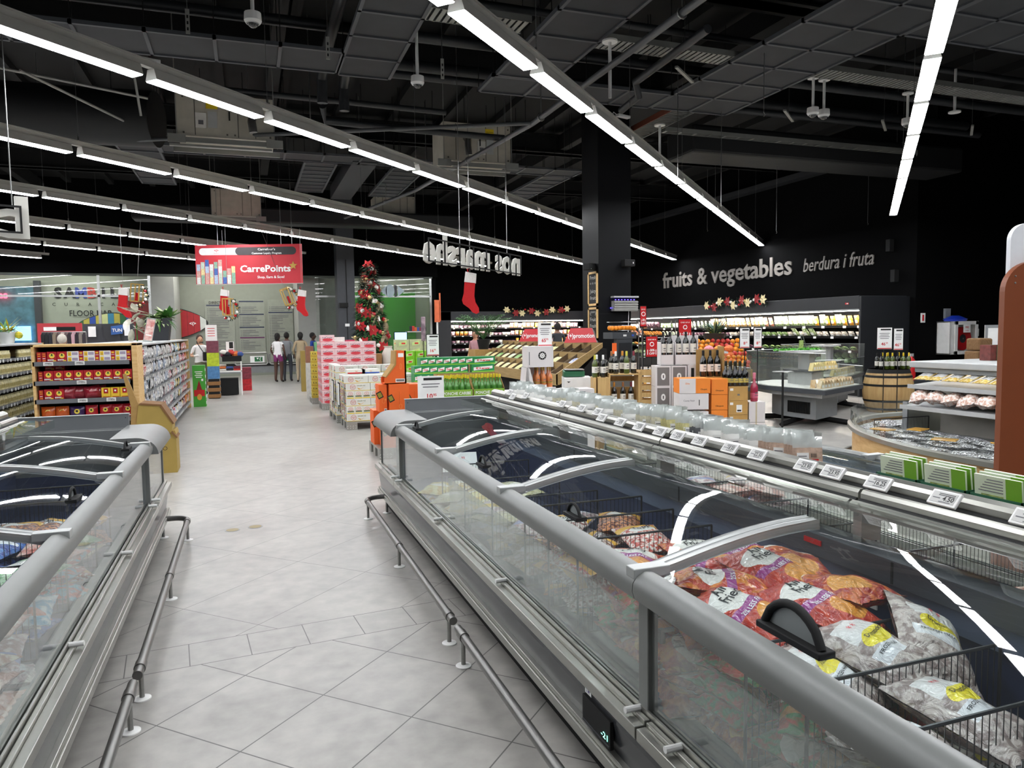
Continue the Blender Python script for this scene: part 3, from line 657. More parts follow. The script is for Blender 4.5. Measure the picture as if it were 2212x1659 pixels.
# ---------------------------------------------------------------- frozen food bags
def bagmat(name, c1, c2, patches=(), sc=9, rough=.28, coat=.6, thr=.5):
    """glossy film: blotchy food colours with printed patches placed in the bag's own coordinates"""
    m = bpy.data.materials.new(name); m.use_nodes = True; nt = m.node_tree; b = nt.nodes['Principled BSDF']; L = nt.links.new; MATS[name] = m
    tc = N(nt, 'ShaderNodeTexCoord'); nz = N(nt, 'ShaderNodeTexNoise', i_Scale=sc, i_Detail=3.0); L(tc.outputs['Object'], nz.inputs['Vector'])
    nz.inputs['Scale'].default_value = sc * 3
    rp = N(nt, 'ShaderNodeValToRGB'); e = rp.color_ramp.elements; e[0].position = thr - .07; e[1].position = thr + .07; e[0].color = lin(c1); e[1].color = lin(c2)
    L(nz.outputs[0], rp.inputs[0]); cur = rp.outputs[0]; sp = N(nt, 'ShaderNodeSeparateXYZ'); L(tc.outputs['Generated'], sp.inputs[0])
    wb = N(nt, 'ShaderNodeTexNoise', i_Scale=5.0); L(tc.outputs['Generated'], wb.inputs['Vector'])
    def Mt(op, a, c):
        n = N(nt, 'ShaderNodeMath', operation=op)
        for i, q in enumerate((a, c)):
            if isinstance(q, (int, float)): n.inputs[i].default_value = q
            else: L(q, n.inputs[i])
        return n.outputs[0]
    for (kx, ky, rx, ry, col, shp) in patches:     # centre, half sizes, colour, 'r'ect or 'e'llipse
        dx = Mt('DIVIDE', Mt('SUBTRACT', sp.outputs[0], kx), rx); dy = Mt('DIVIDE', Mt('SUBTRACT', sp.outputs[1], ky), ry)
        if shp == 'e': d = Mt('ADD', Mt('MULTIPLY', dx, dx), Mt('MULTIPLY', dy, dy))
        else: d = Mt('MAXIMUM', Mt('ABSOLUTE', dx, 0), Mt('ABSOLUTE', dy, 0))
        d = Mt('ADD', d, Mt('MULTIPLY', Mt('SUBTRACT', wb.outputs[0], .5), .35))
        k = Mt('LESS_THAN', d, 1.0); mx = N(nt, 'ShaderNodeMix', data_type='RGBA'); L(k, mx.inputs[0]); L(cur, mx.inputs[6]); mx.inputs[7].default_value = lin(col); cur = mx.outputs[2]
    L(cur, b.inputs['Base Color']); b.inputs['Roughness'].default_value = rough; b.inputs['Coat Weight'].default_value = coat; b.inputs['Coat Roughness'].default_value = .08
    cr = N(nt, 'ShaderNodeTexNoise', i_Scale=17.0, i_Detail=3.0, i_Distortion=2.5); L(tc.outputs['Object'], cr.inputs['Vector'])
    bp = N(nt, 'ShaderNodeBump', i_Strength=.8, i_Distance=.022); L(cr.outputs[0], bp.inputs['Height']); L(bp.outputs[0], b.inputs['Normal']); L(bp.outputs[0], b.inputs['Coat Normal'])
    return m
def bagheight(w, l, h, sd):
    def H(x, y):
        u, v = min(1, abs(2*x/w)), min(1, abs(2*y/l)); e = max(0, (1 - u**2.6)) ** .7 * max(0, (1 - v**3.2)) ** .8
        return h / 2 * e * (1 + .38 * noise.noise(Vector((x*14, y*14, sd)))) + .0015
    return H
def bagmesh(name, w, l, h, m, sd, texts=(), nx=12, ny=16):
    H = bagheight(w, l, h, sd); mb = MB(m); vs = []; fs = []
    for side in (1, -1):
        for j in range(ny + 1):
            for i in range(nx + 1):
                x = (i/nx - .5) * w; y = (j/ny - .5) * l; k = 1 - .07 * (1 - abs(2*j/ny - 1)**2) * 1.0
                xx = x * k + .006 * noise.noise(Vector((y*20, sd, side))); yy = y * (1 - .05 * (1 - abs(2*i/nx - 1)**2))
                if j in (0, ny): yy += .004 * (1 if i % 2 else -1)
                z = side * H(x, y) + (.008 * noise.noise(Vector((x*9, y*9, sd + 5))) if j in (0, 1, ny-1, ny) else 0)
                vs.append((xx, yy, z + h * .45))
    n = (nx+1) * (ny+1)
    for j in range(ny):
        for i in range(nx):
            a = j*(nx+1)+i; fs.append((a, a+1, a+nx+2, a+nx+1)); a += n; fs.append((a+nx+1, a+nx+2, a+1, a))
    mb.add(vs, fs, m, True)
    for (s, tx, ty, sz, tm, rot) in texts:
        c_, s_ = cos(rot), sin(rot)
        def fn(a, b): x = tx + a*c_ - b*s_; y = ty + a*s_ + b*c_; return (x * .96, y * .97, H(x, y) + h * .45 + .0022)
        mb.text(s, None, size=sz, m=tm, fn=fn, bold=.01)
    me = mb.build(name, ang=80); d = me.data; bpy.data.objects.remove(me); return d
def patch_air(): return [(.5, .66, .40, .16, 'f4efe6', 'e'), (.5, .46, .42, .05, '9c3a86', 'r'), (.62, .25, .3, .15, 'e79a34', 'e')]
BM = {}
BM['air'] = [bagmesh('b', .24, .30, .10, bagmat('red_plain_air_film', 'a01c1a', 'd06a2c', [(.4, .35, .3, .2, 'e8a040', 'e'), (.5, .85, .4, .06, 'f0e4d8', 'r')], sc=10), 7.7)] + [bagmesh('b', .24, .32, .095, bagmat('red_air_fry_film_%d' % i, c, d, patch_air()), i * 3.1, [('Air', 0, .075, .05, txtk, 0), ('Fried', 0, .035, .05, txtk, 0), ('25% LESS FAT', 0, -.03, .022, txtw, 0)]) for i, (c, d) in enumerate((('b32a1c', 'c8472a'), ('a8201a', 'd8702a'), ('c0381e', 'e08a38')))]
BM['airg'] = [bagmesh('b', .23, .31, .095, bagmat('green_edged_film', '2f8f48', 'c2442c', [(.5, .6, .45, .2, 'f0e8e0', 'e'), (.5, .3, .5, .1, 'd9a25a', 'e')]), 41, [('AirFried', 0, .03, .045, txtk, .1)])]
BM['fowl'] = [bagmesh('b', .25, .34, .11, bagmat('clear_poultry_bag_%d' % i, '8d7c76', 'c9bdb5', [(.5, .72, .30, .12, 'e9e6e2', 'r'), (.55, .55, .3, .10, 'efdc1c', 'e'), (.45, .40, .28, .07, 'dfe0e2', 'r')], sc=12), 60 + i * 5, [('Drumsticks', .01, .022, .022, txtk, 0), ('FROZEN HALAL', -.01, -.034, .016, txtk, 0), ('* *', 0, .07, .04, txtr, 0)]) for i in range(3)]
BM['saus'] = [bagmesh('b', .22, .30, .075, bagmat('sausage_bag_%d' % i, a, b, [(.5, .8, .5, .08, 'f2b82c', 'r'), (.5, .62, .3, .08, 'f2eee8', 'e')], sc=22), 80 + i * 3, [('Topp', 0, .04, .045, txtk, .05)]) for i, (a, b) in enumerate((('7a2c20', 'e8ddd4'), ('c23a22', 'f0e0d4'), ('5e1f18', 'd98a50')))]
BM['pale'] = [bagmesh('b', .22, .30, .07, bagmat('pale_meat_bag_%d' % i, a, b, [(.5, .3, .5, .07, c, 'r'), (.5, .75, .3, .12, 'e8ecf4', 'e')], sc=10), 110 + i * 3, ()) for i, (a, b, c) in enumerate((('c9b4b6', 'e4dcdc', 'd8b838'), ('a9888a', 'dccfd0', '8a92c8'), ('b07a6c', 'e8dcc8', 'c8a428')))]
BM['yel'] = [bagmesh('b', .22, .30, .07, bagmat('yellow_vegetable_bag_%d' % i, a, b, [(.5, .5, .36, .14, 'f6f2e2', 'e')], sc=8), 130 + i * 3, ()) for i, (a, b) in enumerate((('c9a82e', 'e0d890'), ('b8b27c', 'ddd8b4'), ('d8b040', 'f0e8d0')))]
BM['pink'] = [bagmesh('b', .26, .34, .08, bagmat('pink_meat_bag_%d' % i, 'c07f70', 'e8c8bc', [(.5, .5, .42, .1, 'f0e6e0', 'r')], sc=7), 150 + i * 3, [('BIEFSTUK', 0, 0, .03, txtr, 0)]) for i in range(2)]
BM['blue'] = [bagmesh('b', .22, .30, .08, bagmat('blue_fish_bag_%d' % i, a, b, [(.5, .7, .4, .12, 'eef2f6', 'e'), (.5, .25, .4, .1, c, 'e')], sc=8), 170 + i * 3, ()) for i, (a, b, c) in enumerate((('1c3f96', '3a78c8', 'd0703a'), ('2a9ac0', 'd8e6ee', 'c8643c'), ('16235a', '3c62b0', 'e0a04a')))]
BM['multi'] = [bagmesh('b', .24, .30, .085, bagmat('bright_mixed_bag_%d' % i, a, b, [(.5, .6, .4, .15, 'f4f0ea', 'e')], sc=8), 190 + i * 3, [('Ers', 0, .03, .05, txtk, 0)]) for i, (a, b) in enumerate((('cc3a30', '4aa0b8'), ('3f9a4a', 'b8d8b0'), ('d87a68', 'e8c0b0')))]
DESC = {'air': 'red air fried chicken bag', 'airg': 'green edged chicken bag', 'fowl': 'clear grey poultry bag', 'saus': 'brown frozen snack bag', 'pale': 'pale pink frozen meat bag', 'yel': 'yellow frozen bag', 'pink': 'flat pink meat pack', 'blue': 'blue frozen food bag', 'multi': 'bright mixed colour frozen bag'}
CNT = {}
def bag(kind, x, y, z, rz=0, tx=0, ty=0, s=1, where=''):
    d = R.choice(BM[kind]); o = bpy.data.objects.new('frozen_food_bag', d); COL.objects.link(o)
    o.location = (x, y, z); o.rotation_euler = (tx, ty, rz); o.scale = (s, s, s * .95)
    k = (kind, where); CNT[k] = CNT.get(k, 0) + 1
    return tag(o, '%s %s, %s from below' % (DESC[kind], where, nth(CNT[k] - 1)), 'bag', 'frozen bags %s' % where)
def pile(kinds, x0, x1, y0, y1, zb, zt, dx, dy, dz, where, lean=.12, keep=lambda i, j, k, ni, nk: True):
    ni = max(1, int((x1 - x0) / dx)); nj = max(1, int((y1 - y0) / dy)); nk = max(1, int((zt - zb) / dz))
    for k in range(nk):
        for j in range(nj):
            for i in range(ni):
                if not keep(i, j, k, ni, nk): continue
                x = x0 + (i + .5) * (x1 - x0) / ni + jit(.02); y = y0 + (j + .5) * (y1 - y0) / nj + jit(.02)
                bag(R.choice(kinds), x, y, zb + k * dz + jit(.006), R.choice((0, pi, pi/2, -pi/2)) + jit(.4) if k < nk - 1 else -pi/2 * .2 + jit(.5), jit(lean), jit(lean), 1, where)
shell = lambda i, j, k, ni, nk: i == 0 or k >= nk - 2
w1 = 'in the right freezer between the orange pile dividers'
pile(['air', 'air', 'air', 'airg'], 1.27, 1.9, 1.72, 2.72, .335, .72, .21, .25, .075, 'in the right freezer\'s wide compartment', keep=shell)
# top layer of the nearest red pile, bag by bag
for (x, y, z, rz, tx, ty) in ((1.40, 1.86, .70, .5, .15, -.1), (1.62, 1.80, .71, .35, .12, .05), (1.78, 1.86, .72, .2, -.1, .1), (1.46, 2.05, .72, 1.1, .1, .1), (1.66, 2.05, .74, .3, .2, 0), (1.80, 2.1, .72, -.4, .1, .2), (1.52, 2.25, .71, .8, -.1, .1), (1.72, 2.3, .72, .1, .1, -.1), (1.36, 2.2, .68, 1.4, .1, .1)):
    bag('air', x, y, z, rz, tx, ty, 1, 'heaped atop the wide compartment')
pile(['airg', 'fowl', 'fowl'], 1.27, 1.9, 1.46, 1.65, .335, .62, .21, .19, .09, 'in the narrow compartment behind the big handle', .05, shell)
for (x, y, z, rz, tx, ty) in ((1.42, 1.55, .62, .6, .3, .1), (1.62, 1.57, .66, .4, .25, -.1), (1.83, 1.60, .66, -.5, .3, .5)):
    bag('fowl', x, y, z, rz, tx, ty, .95, 'on top behind the big handle')
pile(['fowl'], 1.27, 1.9, 1.2, 1.42, .335, .60, .21, .22, .09, 'in the second narrow compartment', .05, shell)
for (x, y, z, rz, tx, ty) in ((1.40, 1.30, .58, .9, .2, .1), (1.64, 1.32, .60, .3, .2, .1)): bag('fowl', x, y, z, rz, tx, ty, .95, 'topping the second narrow compartment')
pile(['pink', 'pink', 'fowl'], 1.27, 1.9, .66, 1.16, .335, .64, .21, .25, .075, 'in the nearest compartment', .08, shell)
pile(['saus', 'saus', 'multi'], 1.27, 1.86, 2.82, 3.09, .335, .70, .2, .25, .07, 'in the snack compartment', .15, shell)
pile(['saus'], 1.27, 1.86, 3.13, 3.4, .335, .72, .2, .25, .07, 'in the second snack compartment', .15, shell)
pile(['pale', 'pale', 'saus'], 1.27, 1.8, 3.45, 3.92, .335, .66, .18, .24, .07, 'in the meat compartment', .1, shell)
pile(['yel', 'pale'], 1.27, 1.6, 3.97, 4.5, .335, .56, .17, .25, .07, 'in the half empty compartment', .1, shell)
pile(['yel'], 1.25, 1.6, 4.55, 5.6, .335, .5, .17, .27, .07, 'in the far compartment', .1, shell)
bag('yel', 1.55, 4.3, .6, .5, .1, .1, 1, 'resting highest in the half empty compartment')
pile(['pale', 'pink'], 2.6, 3.2, 3.7, 4.25, .335, .66, .25, .27, .08, 'in the right freezer\'s far well', .2)
pile(['pale'], 2.25, 2.9, 3.15, 3.58, .335, .55, .25, .27, .08, 'in the far well near the lone post', .2)
pile(['pink'], 2.5, 3.2, 1.0, 2.15, .335, .6, .25, .28, .08, 'low in the far well nearby', .2)
# left freezer
pile(['blue', 'blue', 'multi'], -1.48, -.86, 3.4, 3.86, .335, .66, .2, .23, .08, 'before the left freezer\'s middle handle', .15, lambda i, j, k, ni, nk: i == ni - 1 or k >= nk - 2)
pile(['blue', 'saus', 'multi'], -1.48, -.86, 3.94, 4.56, .335, .68, .2, .28, .08, 'behind the left freezer\'s middle handle', .15, lambda i, j, k, ni, nk: i == ni - 1 or k >= nk - 2)
pile(['pale', 'saus', 'yel'], -1.48, -.86, 4.64, 5.02, .335, .6, .2, .2, .08, 'in the left freezer\'s far compartment', .15, lambda i, j, k, ni, nk: i == ni - 1 or k >= nk - 2)
pile(['pale', 'pink', 'pink'], -1.48, -.86, 2.1, 3.3, .335, .62, .2, .28, .08, 'in the left freezer\'s near compartment', .15, lambda i, j, k, ni, nk: i == ni - 1 or k >= nk - 2)
pile(['blue', 'multi'], -2.5, -1.9, 3.6, 4.8, .335, .55, .3, .3, .08, 'in the left freezer\'s rear well', .15, lambda i, j, k, ni, nk: k >= nk - 1)
# ---------------------------------------------------------------- spice packets standing on the top shelf
film = glass('clear_pouch_film', (.97, .97, .96), 2.0, .5)
def packmesh(name, w, h, d, body, strip, sd=1):
    mb = MB(body); vs = []; n = 6
    for sg_ in (1, -1):
        for j in range(5):
            for i in range(n + 1):
                x = (i/n - .5) * w; zz = j/4 * h * .62; e = (1 - abs(2*x/w)**2.5) * (1 - (abs(j/2 - 1)**3) * .8)
                vs.append((x, sg_ * (d/2 * e + .0008), zz))
    m = 5 * (n+1); fs = []
    for j in range(4):
        for i in range(n): a = j*(n+1)+i; fs.append((a+n+1, a+n+2, a+1, a)); a += m; fs.append((a, a+1, a+n+2, a+n+1))
    mb.add(vs, fs, body, True); vs = []
    for j in range(5):
        for i in range(9): x = (i/8 - .5) * w; vs.append((x * (1 + .04 * j * noise.noise(Vector((sd, j, 0)))), .014 * noise.noise(Vector((x * 30, j * .8, sd))) * j / 2, h * (.62 + .095 * j) + .006 * noise.noise(Vector((x * 40, sd, j)))))
    mb.add(vs, [(j*9+i, j*9+i+1, j*9+i+10, j*9+i+9) for j in range(4) for i in range(8)], film, True)
    mb.box(-w*.36, -d/2 - .0022, h*.08, w*.04, -d/2 - .0005, h*.5, txtw); mb.box(w*.08, -d/2 - .0022, h*.1, w*.36, -d/2 - .0005, h*.34, strip)
    for k in range(5): mb.box(-w*.32, -d/2 - .003, h*(.12 + k*.07), -w*(.03 + .05 * (k % 2)), -d/2 - .0021, h*(.145 + k*.07), txtg)
    for k in range(6): mb.box(w*(.11 + k*.035), -d/2 - .003, h*.38, w*(.125 + k*.035), -d/2 - .0021, h*.48, txtk)
    o = mb.build(name); me = o.data; bpy.data.objects.remove(o); return me
PKC = {'pale powder': (mat('whitish_powder', 'f0f0ec', .5, var=.04, sc=20), txtg), 'herb': (mat('pale_herb', 'd6d2b8', .7, var=.2, sc=60), green), 'yellow noodle': (mat('pale_yellow_sticks', 'dcd596', .6, var=.2, sc=50), txtg), 'dark grey': (mat('dark_grey_pack', '55575a', .5), txtw), 'reddish spice': (mat('reddish_spice', 'c8ac98', .7, var=.2, sc=50), red), 'white': (mat('white_pack', 'e8e8e4', .5), red)}
PKD = {k: [packmesh('p', .125, .185, .02, b_, s_, q * 3.3) for q in range(3)] for k, (b_, s_) in PKC.items()}
y = 6.44; i = 0
while y > 2.62:
    k = 'pale powder' if y > 5.6 else R.choice(('herb', 'reddish spice', 'pale powder')) if y > 5 else R.choice(('pale powder', 'white', 'pale powder', 'herb')) if y > 3.9 else 'yellow noodle' if y > 3.6 else 'dark grey' if y > 3.44 else 'pale powder' if y > 3.1 else R.choice(('white', 'herb', 'reddish spice'))
    cx_ = 2.34 + jit(.02); rz_ = -.55 + jit(.2); z_ = .89 + R.random() * .16
    for q in range(R.choice((4, 5, 6))):
        o = bpy.data.objects.new('spice_packet', R.choice(PKD[k])); COL.objects.link(o); o.location = (cx_ + jit(.006), y - q * .017, .967); o.rotation_euler = (-.1 - jit(.06), jit(.05), rz_ + jit(.08)); o.scale = (1, 1, z_ + jit(.03))
        tag(o, '%s packet behind the price rail, %s from the far end' % (k, nth(i)), 'packet', 'packets on the freezer top shelf'); i += 1
    y -= .155
# dark box of liquorice coloured packs printed PEPPER
mb = MB(mat('anthracite_box', '3d3f43', .5)); mb.box(-.06, -.01, 0, .06, .01, .17); mb.text('PEPPER', (0, -.0115, .09), size=.03, m=txtw, w=.08); me = mb.build('p').data; bpy.data.objects.remove(bpy.data.objects['p'])
for k in range(4):
    o = bpy.data.objects.new('pepper_pack', me); COL.objects.link(o); o.location = (2.36, 3.40 - k * .028 + .06, .967); o.rotation_euler = (0, 0, .6)
    tag(o, 'dark pepper pack in a short row among the white packets, %s from the far end' % nth(k), 'pack', 'dark pepper packs')
# green trays with soup packets
sg = mat('bottle_green_card', '13553a', .6); sl = mat('lime_packet', '6fa52c', .4); sgp = mat('pale_green_packet', 'd3dfc4', .45)
for k in range(5):
    yy = 2.30 - k * .205
    t = thing('packet_tray', 'dark green carton tray of soup packets behind the price rail, %s from the far end' % nth(k), 'carton', (2.43, yy, .968), 0, 'green packet trays')
    mb = MB(sg); mb.box(-.06, -.19, 0, -.055, .0, .062); mb.box(-.06, -.19, 0, .08, .0, .004); mb.box(.076, -.19, 0, .08, .0, .08); mb.box(-.06, -.19, 0, .08, -.186, .062); mb.box(-.06, -.004, 0, .08, .0, .062)
    mb.build('tray', t); mb = MB(txtw); mb.box(-.0625, -.11, .028, -.0602, -.08, .044); mb.text('Knorr', (-.063, -.095, .032), (0, -1, 0), (0, 0, 1), .01, txtr, w=.024); mb.build('label', t)
    for q in range(3):
        p = thing('soup_packet', 'green and cream soup packet in the %s green tray, %s from the front' % (nth(k), nth(q)), 'packet', (2.395 + q * .03, yy - .095, .974), 0, 'soup packets in green trays')
        mb = MB(sgp); mb.box(-.004, -.085, 0, .004, .085, .125 + q * .006); mb.box(-.0052, -.085, 0, -.004, -.03, .125 + q * .006, sl)
        for r_ in range(5): mb.box(-.0052, -.02, .07 + r_ * .01, -.004, .07 - r_ * .008, .073 + r_ * .01, txtg)
        mb.box(-.0054, -.02, .03, -.004, .06, .06, mat('soup_photo', 'a9b66a', .5, var=.3, sc=60)); o = mb.build('pouch', p); o.rotation_euler = (0, -.1 - q * .04, 0)
# big price card sunk in the far well and the row of reflecting ice scoops seen through the lid
mb = MB(txtw); mb.T = Matrix.Translation((1.55, 5.55, .52)) @ Matrix.Rotation(-.2, 4, 'Z') @ Matrix.Rotation(-.9, 4, 'X')
mb.box(-.16, -.004, 0, .12, .0, .2); mb.text('10', (-.06, -.006, .11), size=.06, m=txtr); mb.text('95', (.01, -.006, .13), size=.03, m=txtr)
tag(mb.build('price_card'), 'large white price card lying in the far end of the right freezer', 'sign')
# ================================================================ gondolas at the left
shelfm = mat('grey_shelf_lip', '77797d', .4, .3); backb = mat('black_gondola_back', '15161a', .7)
def single(name, me, loc, rot, label, cat, grp, sc=None):
    o = bpy.data.objects.new(name, me); COL.objects.link(o); o.location = loc; o.rotation_euler = rot
    if sc: o.scale = sc
    return tag(o, label, cat, grp)
def asmesh(mb, bev=0):
    o = mb.build('tmp'); me = o.data; bpy.data.objects.remove(o); return me
# end cap with coffee boxes
GX0, GX1, GY = -2.36, -1.26, 9.9
t = thing('end_shelf', 'pine framed end shelf holding red coffee packs behind the left freezer', 'shelf', ((GX0+GX1)/2, GY, 0))
mb = MB(pine); mb.box(GX0, GY, 0, GX0 + .03, GY + .5, 1.53); mb.box(GX1 - .06, GY, 0, GX1, GY + .5, 1.53); mb.box(GX0, GY, 1.50, GX1, GY + .5, 1.53); mb.build('pine_frame', t, .004, world=True)
mb = MB(backb); mb.box(GX0 + .03, GY + .45, 0, GX1 - .06, GY + .48, 1.5); mb.box(GX1 - .13, GY + .2, .1, GX1 - .06, GY + .45, 1.5); mb.build('back_panel', t, world=True)
for z in (1.30, 1.075, .86, .62, .4, .15):
    mb = MB(shelfm); mb.box(GX0 + .03, GY + .02, z, GX1 - .09, GY + .45, z + .02); mb.box(GX0 + .01, GY, z - .02, GX1 - .09, GY + .02, z + .03); mb.build('shelf_board', t, world=True)
def eslsmall(x, y, z, lab, grp='electronic labels on the coffee shelf', rz=0):
    o = thing('electronic_price_label', lab, 'price label', (x, y, z), rz, grp)
    mb = MB(white); mb.box(-.05, -.012, -.022, .05, 0, .022); mb.build('case', o, .003)
    mb = MB(paper); mb.box(-.042, -.0135, -.015, .042, -.0122, .015); mb.text('5.75', (.035, -.0145, -.008), size=.022, m=txtk, al='r'); mb.box(-.03, -.0145, .004, .02, -.0137, .01, txtk); mb.build('screen', o)
for x, z, r in ((-2.19, 1.305, 'on the top shelf edge, left'), (-1.87, 1.305, 'on the top shelf edge, middle'), (-1.86, 1.08, 'on the second shelf edge'), (-1.86, .865, 'on the third shelf edge, middle'), (-1.56, .865, 'on the third shelf edge, right')): eslsmall(x, GY, z, 'electronic price label ' + r)
coff = mat('coffee_red_card', 'b01622', .45); cyel = mat('coffee_yellow_card', 'efc531', .5)
def coffbox(w, h, d, body, face=1, foot=True):
    mb = MB(body); mb.box(-w/2, 0, 0, w/2, d, h)
    if face == 1:
        c = mat('coffee_gold', 'f0cf52', .5); mb.T = Matrix.Translation((0, -.001, h*.62)); n = 16
        mb.poly([(w*.3*cos(2*pi*k/n), 0, w*.3*sin(2*pi*k/n)) for k in range(n)], c)
        mb.poly([(w*.09*cos(2*pi*k/8) , -.0007, w*.12 + w*.11*sin(2*pi*k/8)) for k in range(8)], txtk); mb.poly([(-w*.16, -.0007, -w*.04), (w*.16, -.0007, -w*.04), (w*.06, -.0007, w*.1), (-w*.06, -.0007, w*.1)], green); mb.T = None
        mb.box(-w*.45, -.0012, h*.16, w*.2, 0, h*.28, txtw); mb.box(w*.1, -.0014, h*.10, w*.42, 0, h*.2, c); mb.text('Original', (-.1*w, -.0018, h*.18), size=h*.1, m=txtk, w=w*.5); mb.box(-w*.4, -.0012, .004, w*.4, 0, h*.1, mat('coffee_brown', '3a1712', .5))
    elif face == 2:
        mb.box(-w*.5, -.001, 0, w*.22, 0, h, txtw); mb.box(-w*.46, -.002, h*.1, -w*.24, 0, h*.9, cyel); mb.box(-w*.2, -.002, h*.25, w*.16, 0, h*.8, mat('lilac_print', 'a89cb4', .5)); mb.box(w*.27, -.002, h*.5, w*.44, 0, h*.8, cyel); mb.box(w*.26, -.002, h*.2, w*.46, 0, h*.28, txtw)
        mb.text('12', (-w*.35, -.003, h*.3), size=h*.4, m=txtk, w=w*.1)
    elif face == 3:
        mb.box(-w*.25, -.001, h*.45, w*.25, 0, h*.92, coff); mb.poly([(w*.12*cos(2*pi*k/12), -.002, h*.7 + w*.12*sin(2*pi*k/12)) for k in range(12)], txtw); mb.box(-w*.4, -.001, h*.25, w*.3, 0, h*.32, mat('coffee_gold', 'f0cf52', .5)); mb.box(-w*.35, -.001, h*.08, w*.42, 0, h*.14, coff)
    elif face == 4:
        for z in (.15, .35, .6, .8): mb.box(-w*.3, -.001, h*z, w*.3, 0, h*z + h*.06, txtw if z == .35 else cyel)
    return asmesh(mb)
CB = coffbox(.098, .125, .3, coff, 1); CS = coffbox(.045, .12, .3, coff, 4); CM = coffbox(.165, .062, .3, coff, 2); CY = coffbox(.095, .125, .3, cyel, 3)
g = 'coffee packs on the pine end shelf'; X0 = GX0 + .04
def cbx(me, x, z, lab, y=None): single('coffee_box', me, (x, y or GY + .04, z), (0, 0, 0), lab, 'box', g)
for k in range(2): cbx(CS, X0 + .03 + k * .05, 1.32, 'narrow red coffee box end on the top shelf, %s from left' % nth(k))
for k in range(2): cbx(CB, X0 + .16 + k * .103, 1.32, 'red coffee box on the top shelf, %s from left' % nth(k))
for k in range(4):
    for q in range(2): cbx(CM, X0 + .40 + k * .168, 1.32 + q * .064, 'white and red coffee pod box on the top shelf, %s row, %s from left' % (('lower', 'upper')[q], nth(k)))
cbx(CS, X0 + .035, 1.095, 'narrow red coffee box end on the second shelf at far left')
for k in range(9): cbx(CB, X0 + .115 + k * .103, 1.095, 'red coffee box on the second shelf, %s from left' % nth(k))
for k in range(2): cbx(CB, X0 + .11 + k * .103, 1.221, 'red coffee box lying atop the second shelf row, %s from left' % nth(k), GY + .15)
cbx(CS, X0 + .03, .88, 'narrow red coffee box end on the third shelf at far left')
for k in range(2): cbx(CB, X0 + .11 + k * .103, .88, 'red coffee box on the third shelf, %s from left' % nth(k))
for k in range(3): cbx(CY, X0 + .70 + k * .1, .88, 'yellow coffee box on the third shelf, %s of three' % nth(k))
def pouch(w, h, d, m, logo=True):
    H = bagheight(w, h, d, w * 90); mb = MB(m); vs = []; fs = []; nx, ny = 8, 8
    for sd in (1, -1):
        for j in range(ny+1):
            for i in range(nx+1): x = (i/nx-.5)*w; z = (j/ny-.5)*h; vs.append((x, -sd * H(x, z) , z + h/2))
    n = (nx+1)*(ny+1)
    for j in range(ny):
        for i in range(nx): a = j*(nx+1)+i; fs.append((a, a+1, a+nx+2, a+nx+1)); a += n; fs.append((a+nx+1, a+nx+2, a+1, a))
    mb.add(vs, fs, m, True)
    if logo:
        mb.poly([(w*.2*cos(2*pi*k/12), -d/2 - .004, h*.62 + w*.2*sin(2*pi*k/12)) for k in range(12)], mat('coffee_gold', 'f0cf52', .5)); mb.poly([(w*.09*cos(2*pi*k/8), -d/2 - .005, h*.64 + w*.09*sin(2*pi*k/8)) for k in range(8)], txtk)
        mb.box(-w*.3, -d/2 - .004, h*.12, w*.3, -d/2, h*.2, txtw)
    return asmesh(mb)
pch = {'red': pouch(.13, .16, .06, mat('red_foil', 'b51a28', .25, coat=.7, bump=.4, sc=30)), 'orange': pouch(.14, .16, .06, mat('orange_foil', 'cc5a1e', .25, coat=.7, bump=.4, sc=30)), 'purple': pouch(.15, .15, .06, mat('purple_foil', '3a2358', .25, coat=.7, bump=.4, sc=30)), 'bag': pouch(.17, .15, .09, mat('red_clear_bag', 'a02436', .15, coat=1, bump=.8, sc=25), False)}
for k, (c, x) in enumerate((('orange', .08), ('orange', .225), ('purple', .38), ('red', .53), ('red', .68), ('red', .80), ('red', .92))):
    single('coffee_pouch', pch[c], (X0 + x, GY + .10, .64), (0, 0, 0), '%s coffee pouch on the fourth shelf, %s from left' % (c, nth(k)), 'pouch', 'pouches on the fourth shelf')
for k, x in enumerate((.28, .40, .56, .62)): single('coffee_bag', pch['bag'], (X0 + x, GY + .1 + .03 * (k % 2), .88), (0, jit(.15), jit(.2)), 'crumpled glossy red bag on the third shelf, %s from left' % nth(k), 'bag', 'red bags on the third shelf')
single('plastic_tray', asmesh(MB(clearp).box(0, 0, 0, .12, .1, .03)), (GX0 + .05, 6.95 + 2.7, .8), (0, 0, 0), 'small clear tray left of the coffee pouches', 'tray', None) if 0 else None
# side gondola running away down the aisle
SX = -1.26
def gondola(x, y0, y1, lab, deep=1.0, top=1.52):
    t = thing('gondola_shelf', lab, 'shelf', (x - deep / 2, y0, 0))
    mb = MB(backb); mb.box(x - deep/2 - .02, y0, 0, x - deep/2 + .02, y1, top - .02); mb.box(x - deep + .1, y0, 0, x - .1, y1, .1); mb.build('back_panel', t, world=True)
    mb = MB(pine); mb.box(x - deep, y1, 0, x + .01, y1 + .03, top); mb.build('end_panel', t, world=True)
    mb = MB(lgrey); mb.box(x - deep, y0, top - .03, x - .0, y1, top - .005); mb.build('top_board', t, .003, world=True)
    for z in (1.285, 1.065, .85, .63, .42, .13):
        mb = MB(shelfm); mb.box(x - deep/2 + .02, y0, z, x, y1, z + .015); mb.box(x, y0, z - .012, x + .012, y1, z + .028)
        k = y0 + .1
        while k < y1: mb.box(x + .012, k, z - .022, x + .016, k + .055, z + .02, white if R.random() < .6 else lgrey); k += .12 + R.random() * .12
        mb.build('shelf_board', t, world=True)
    return t
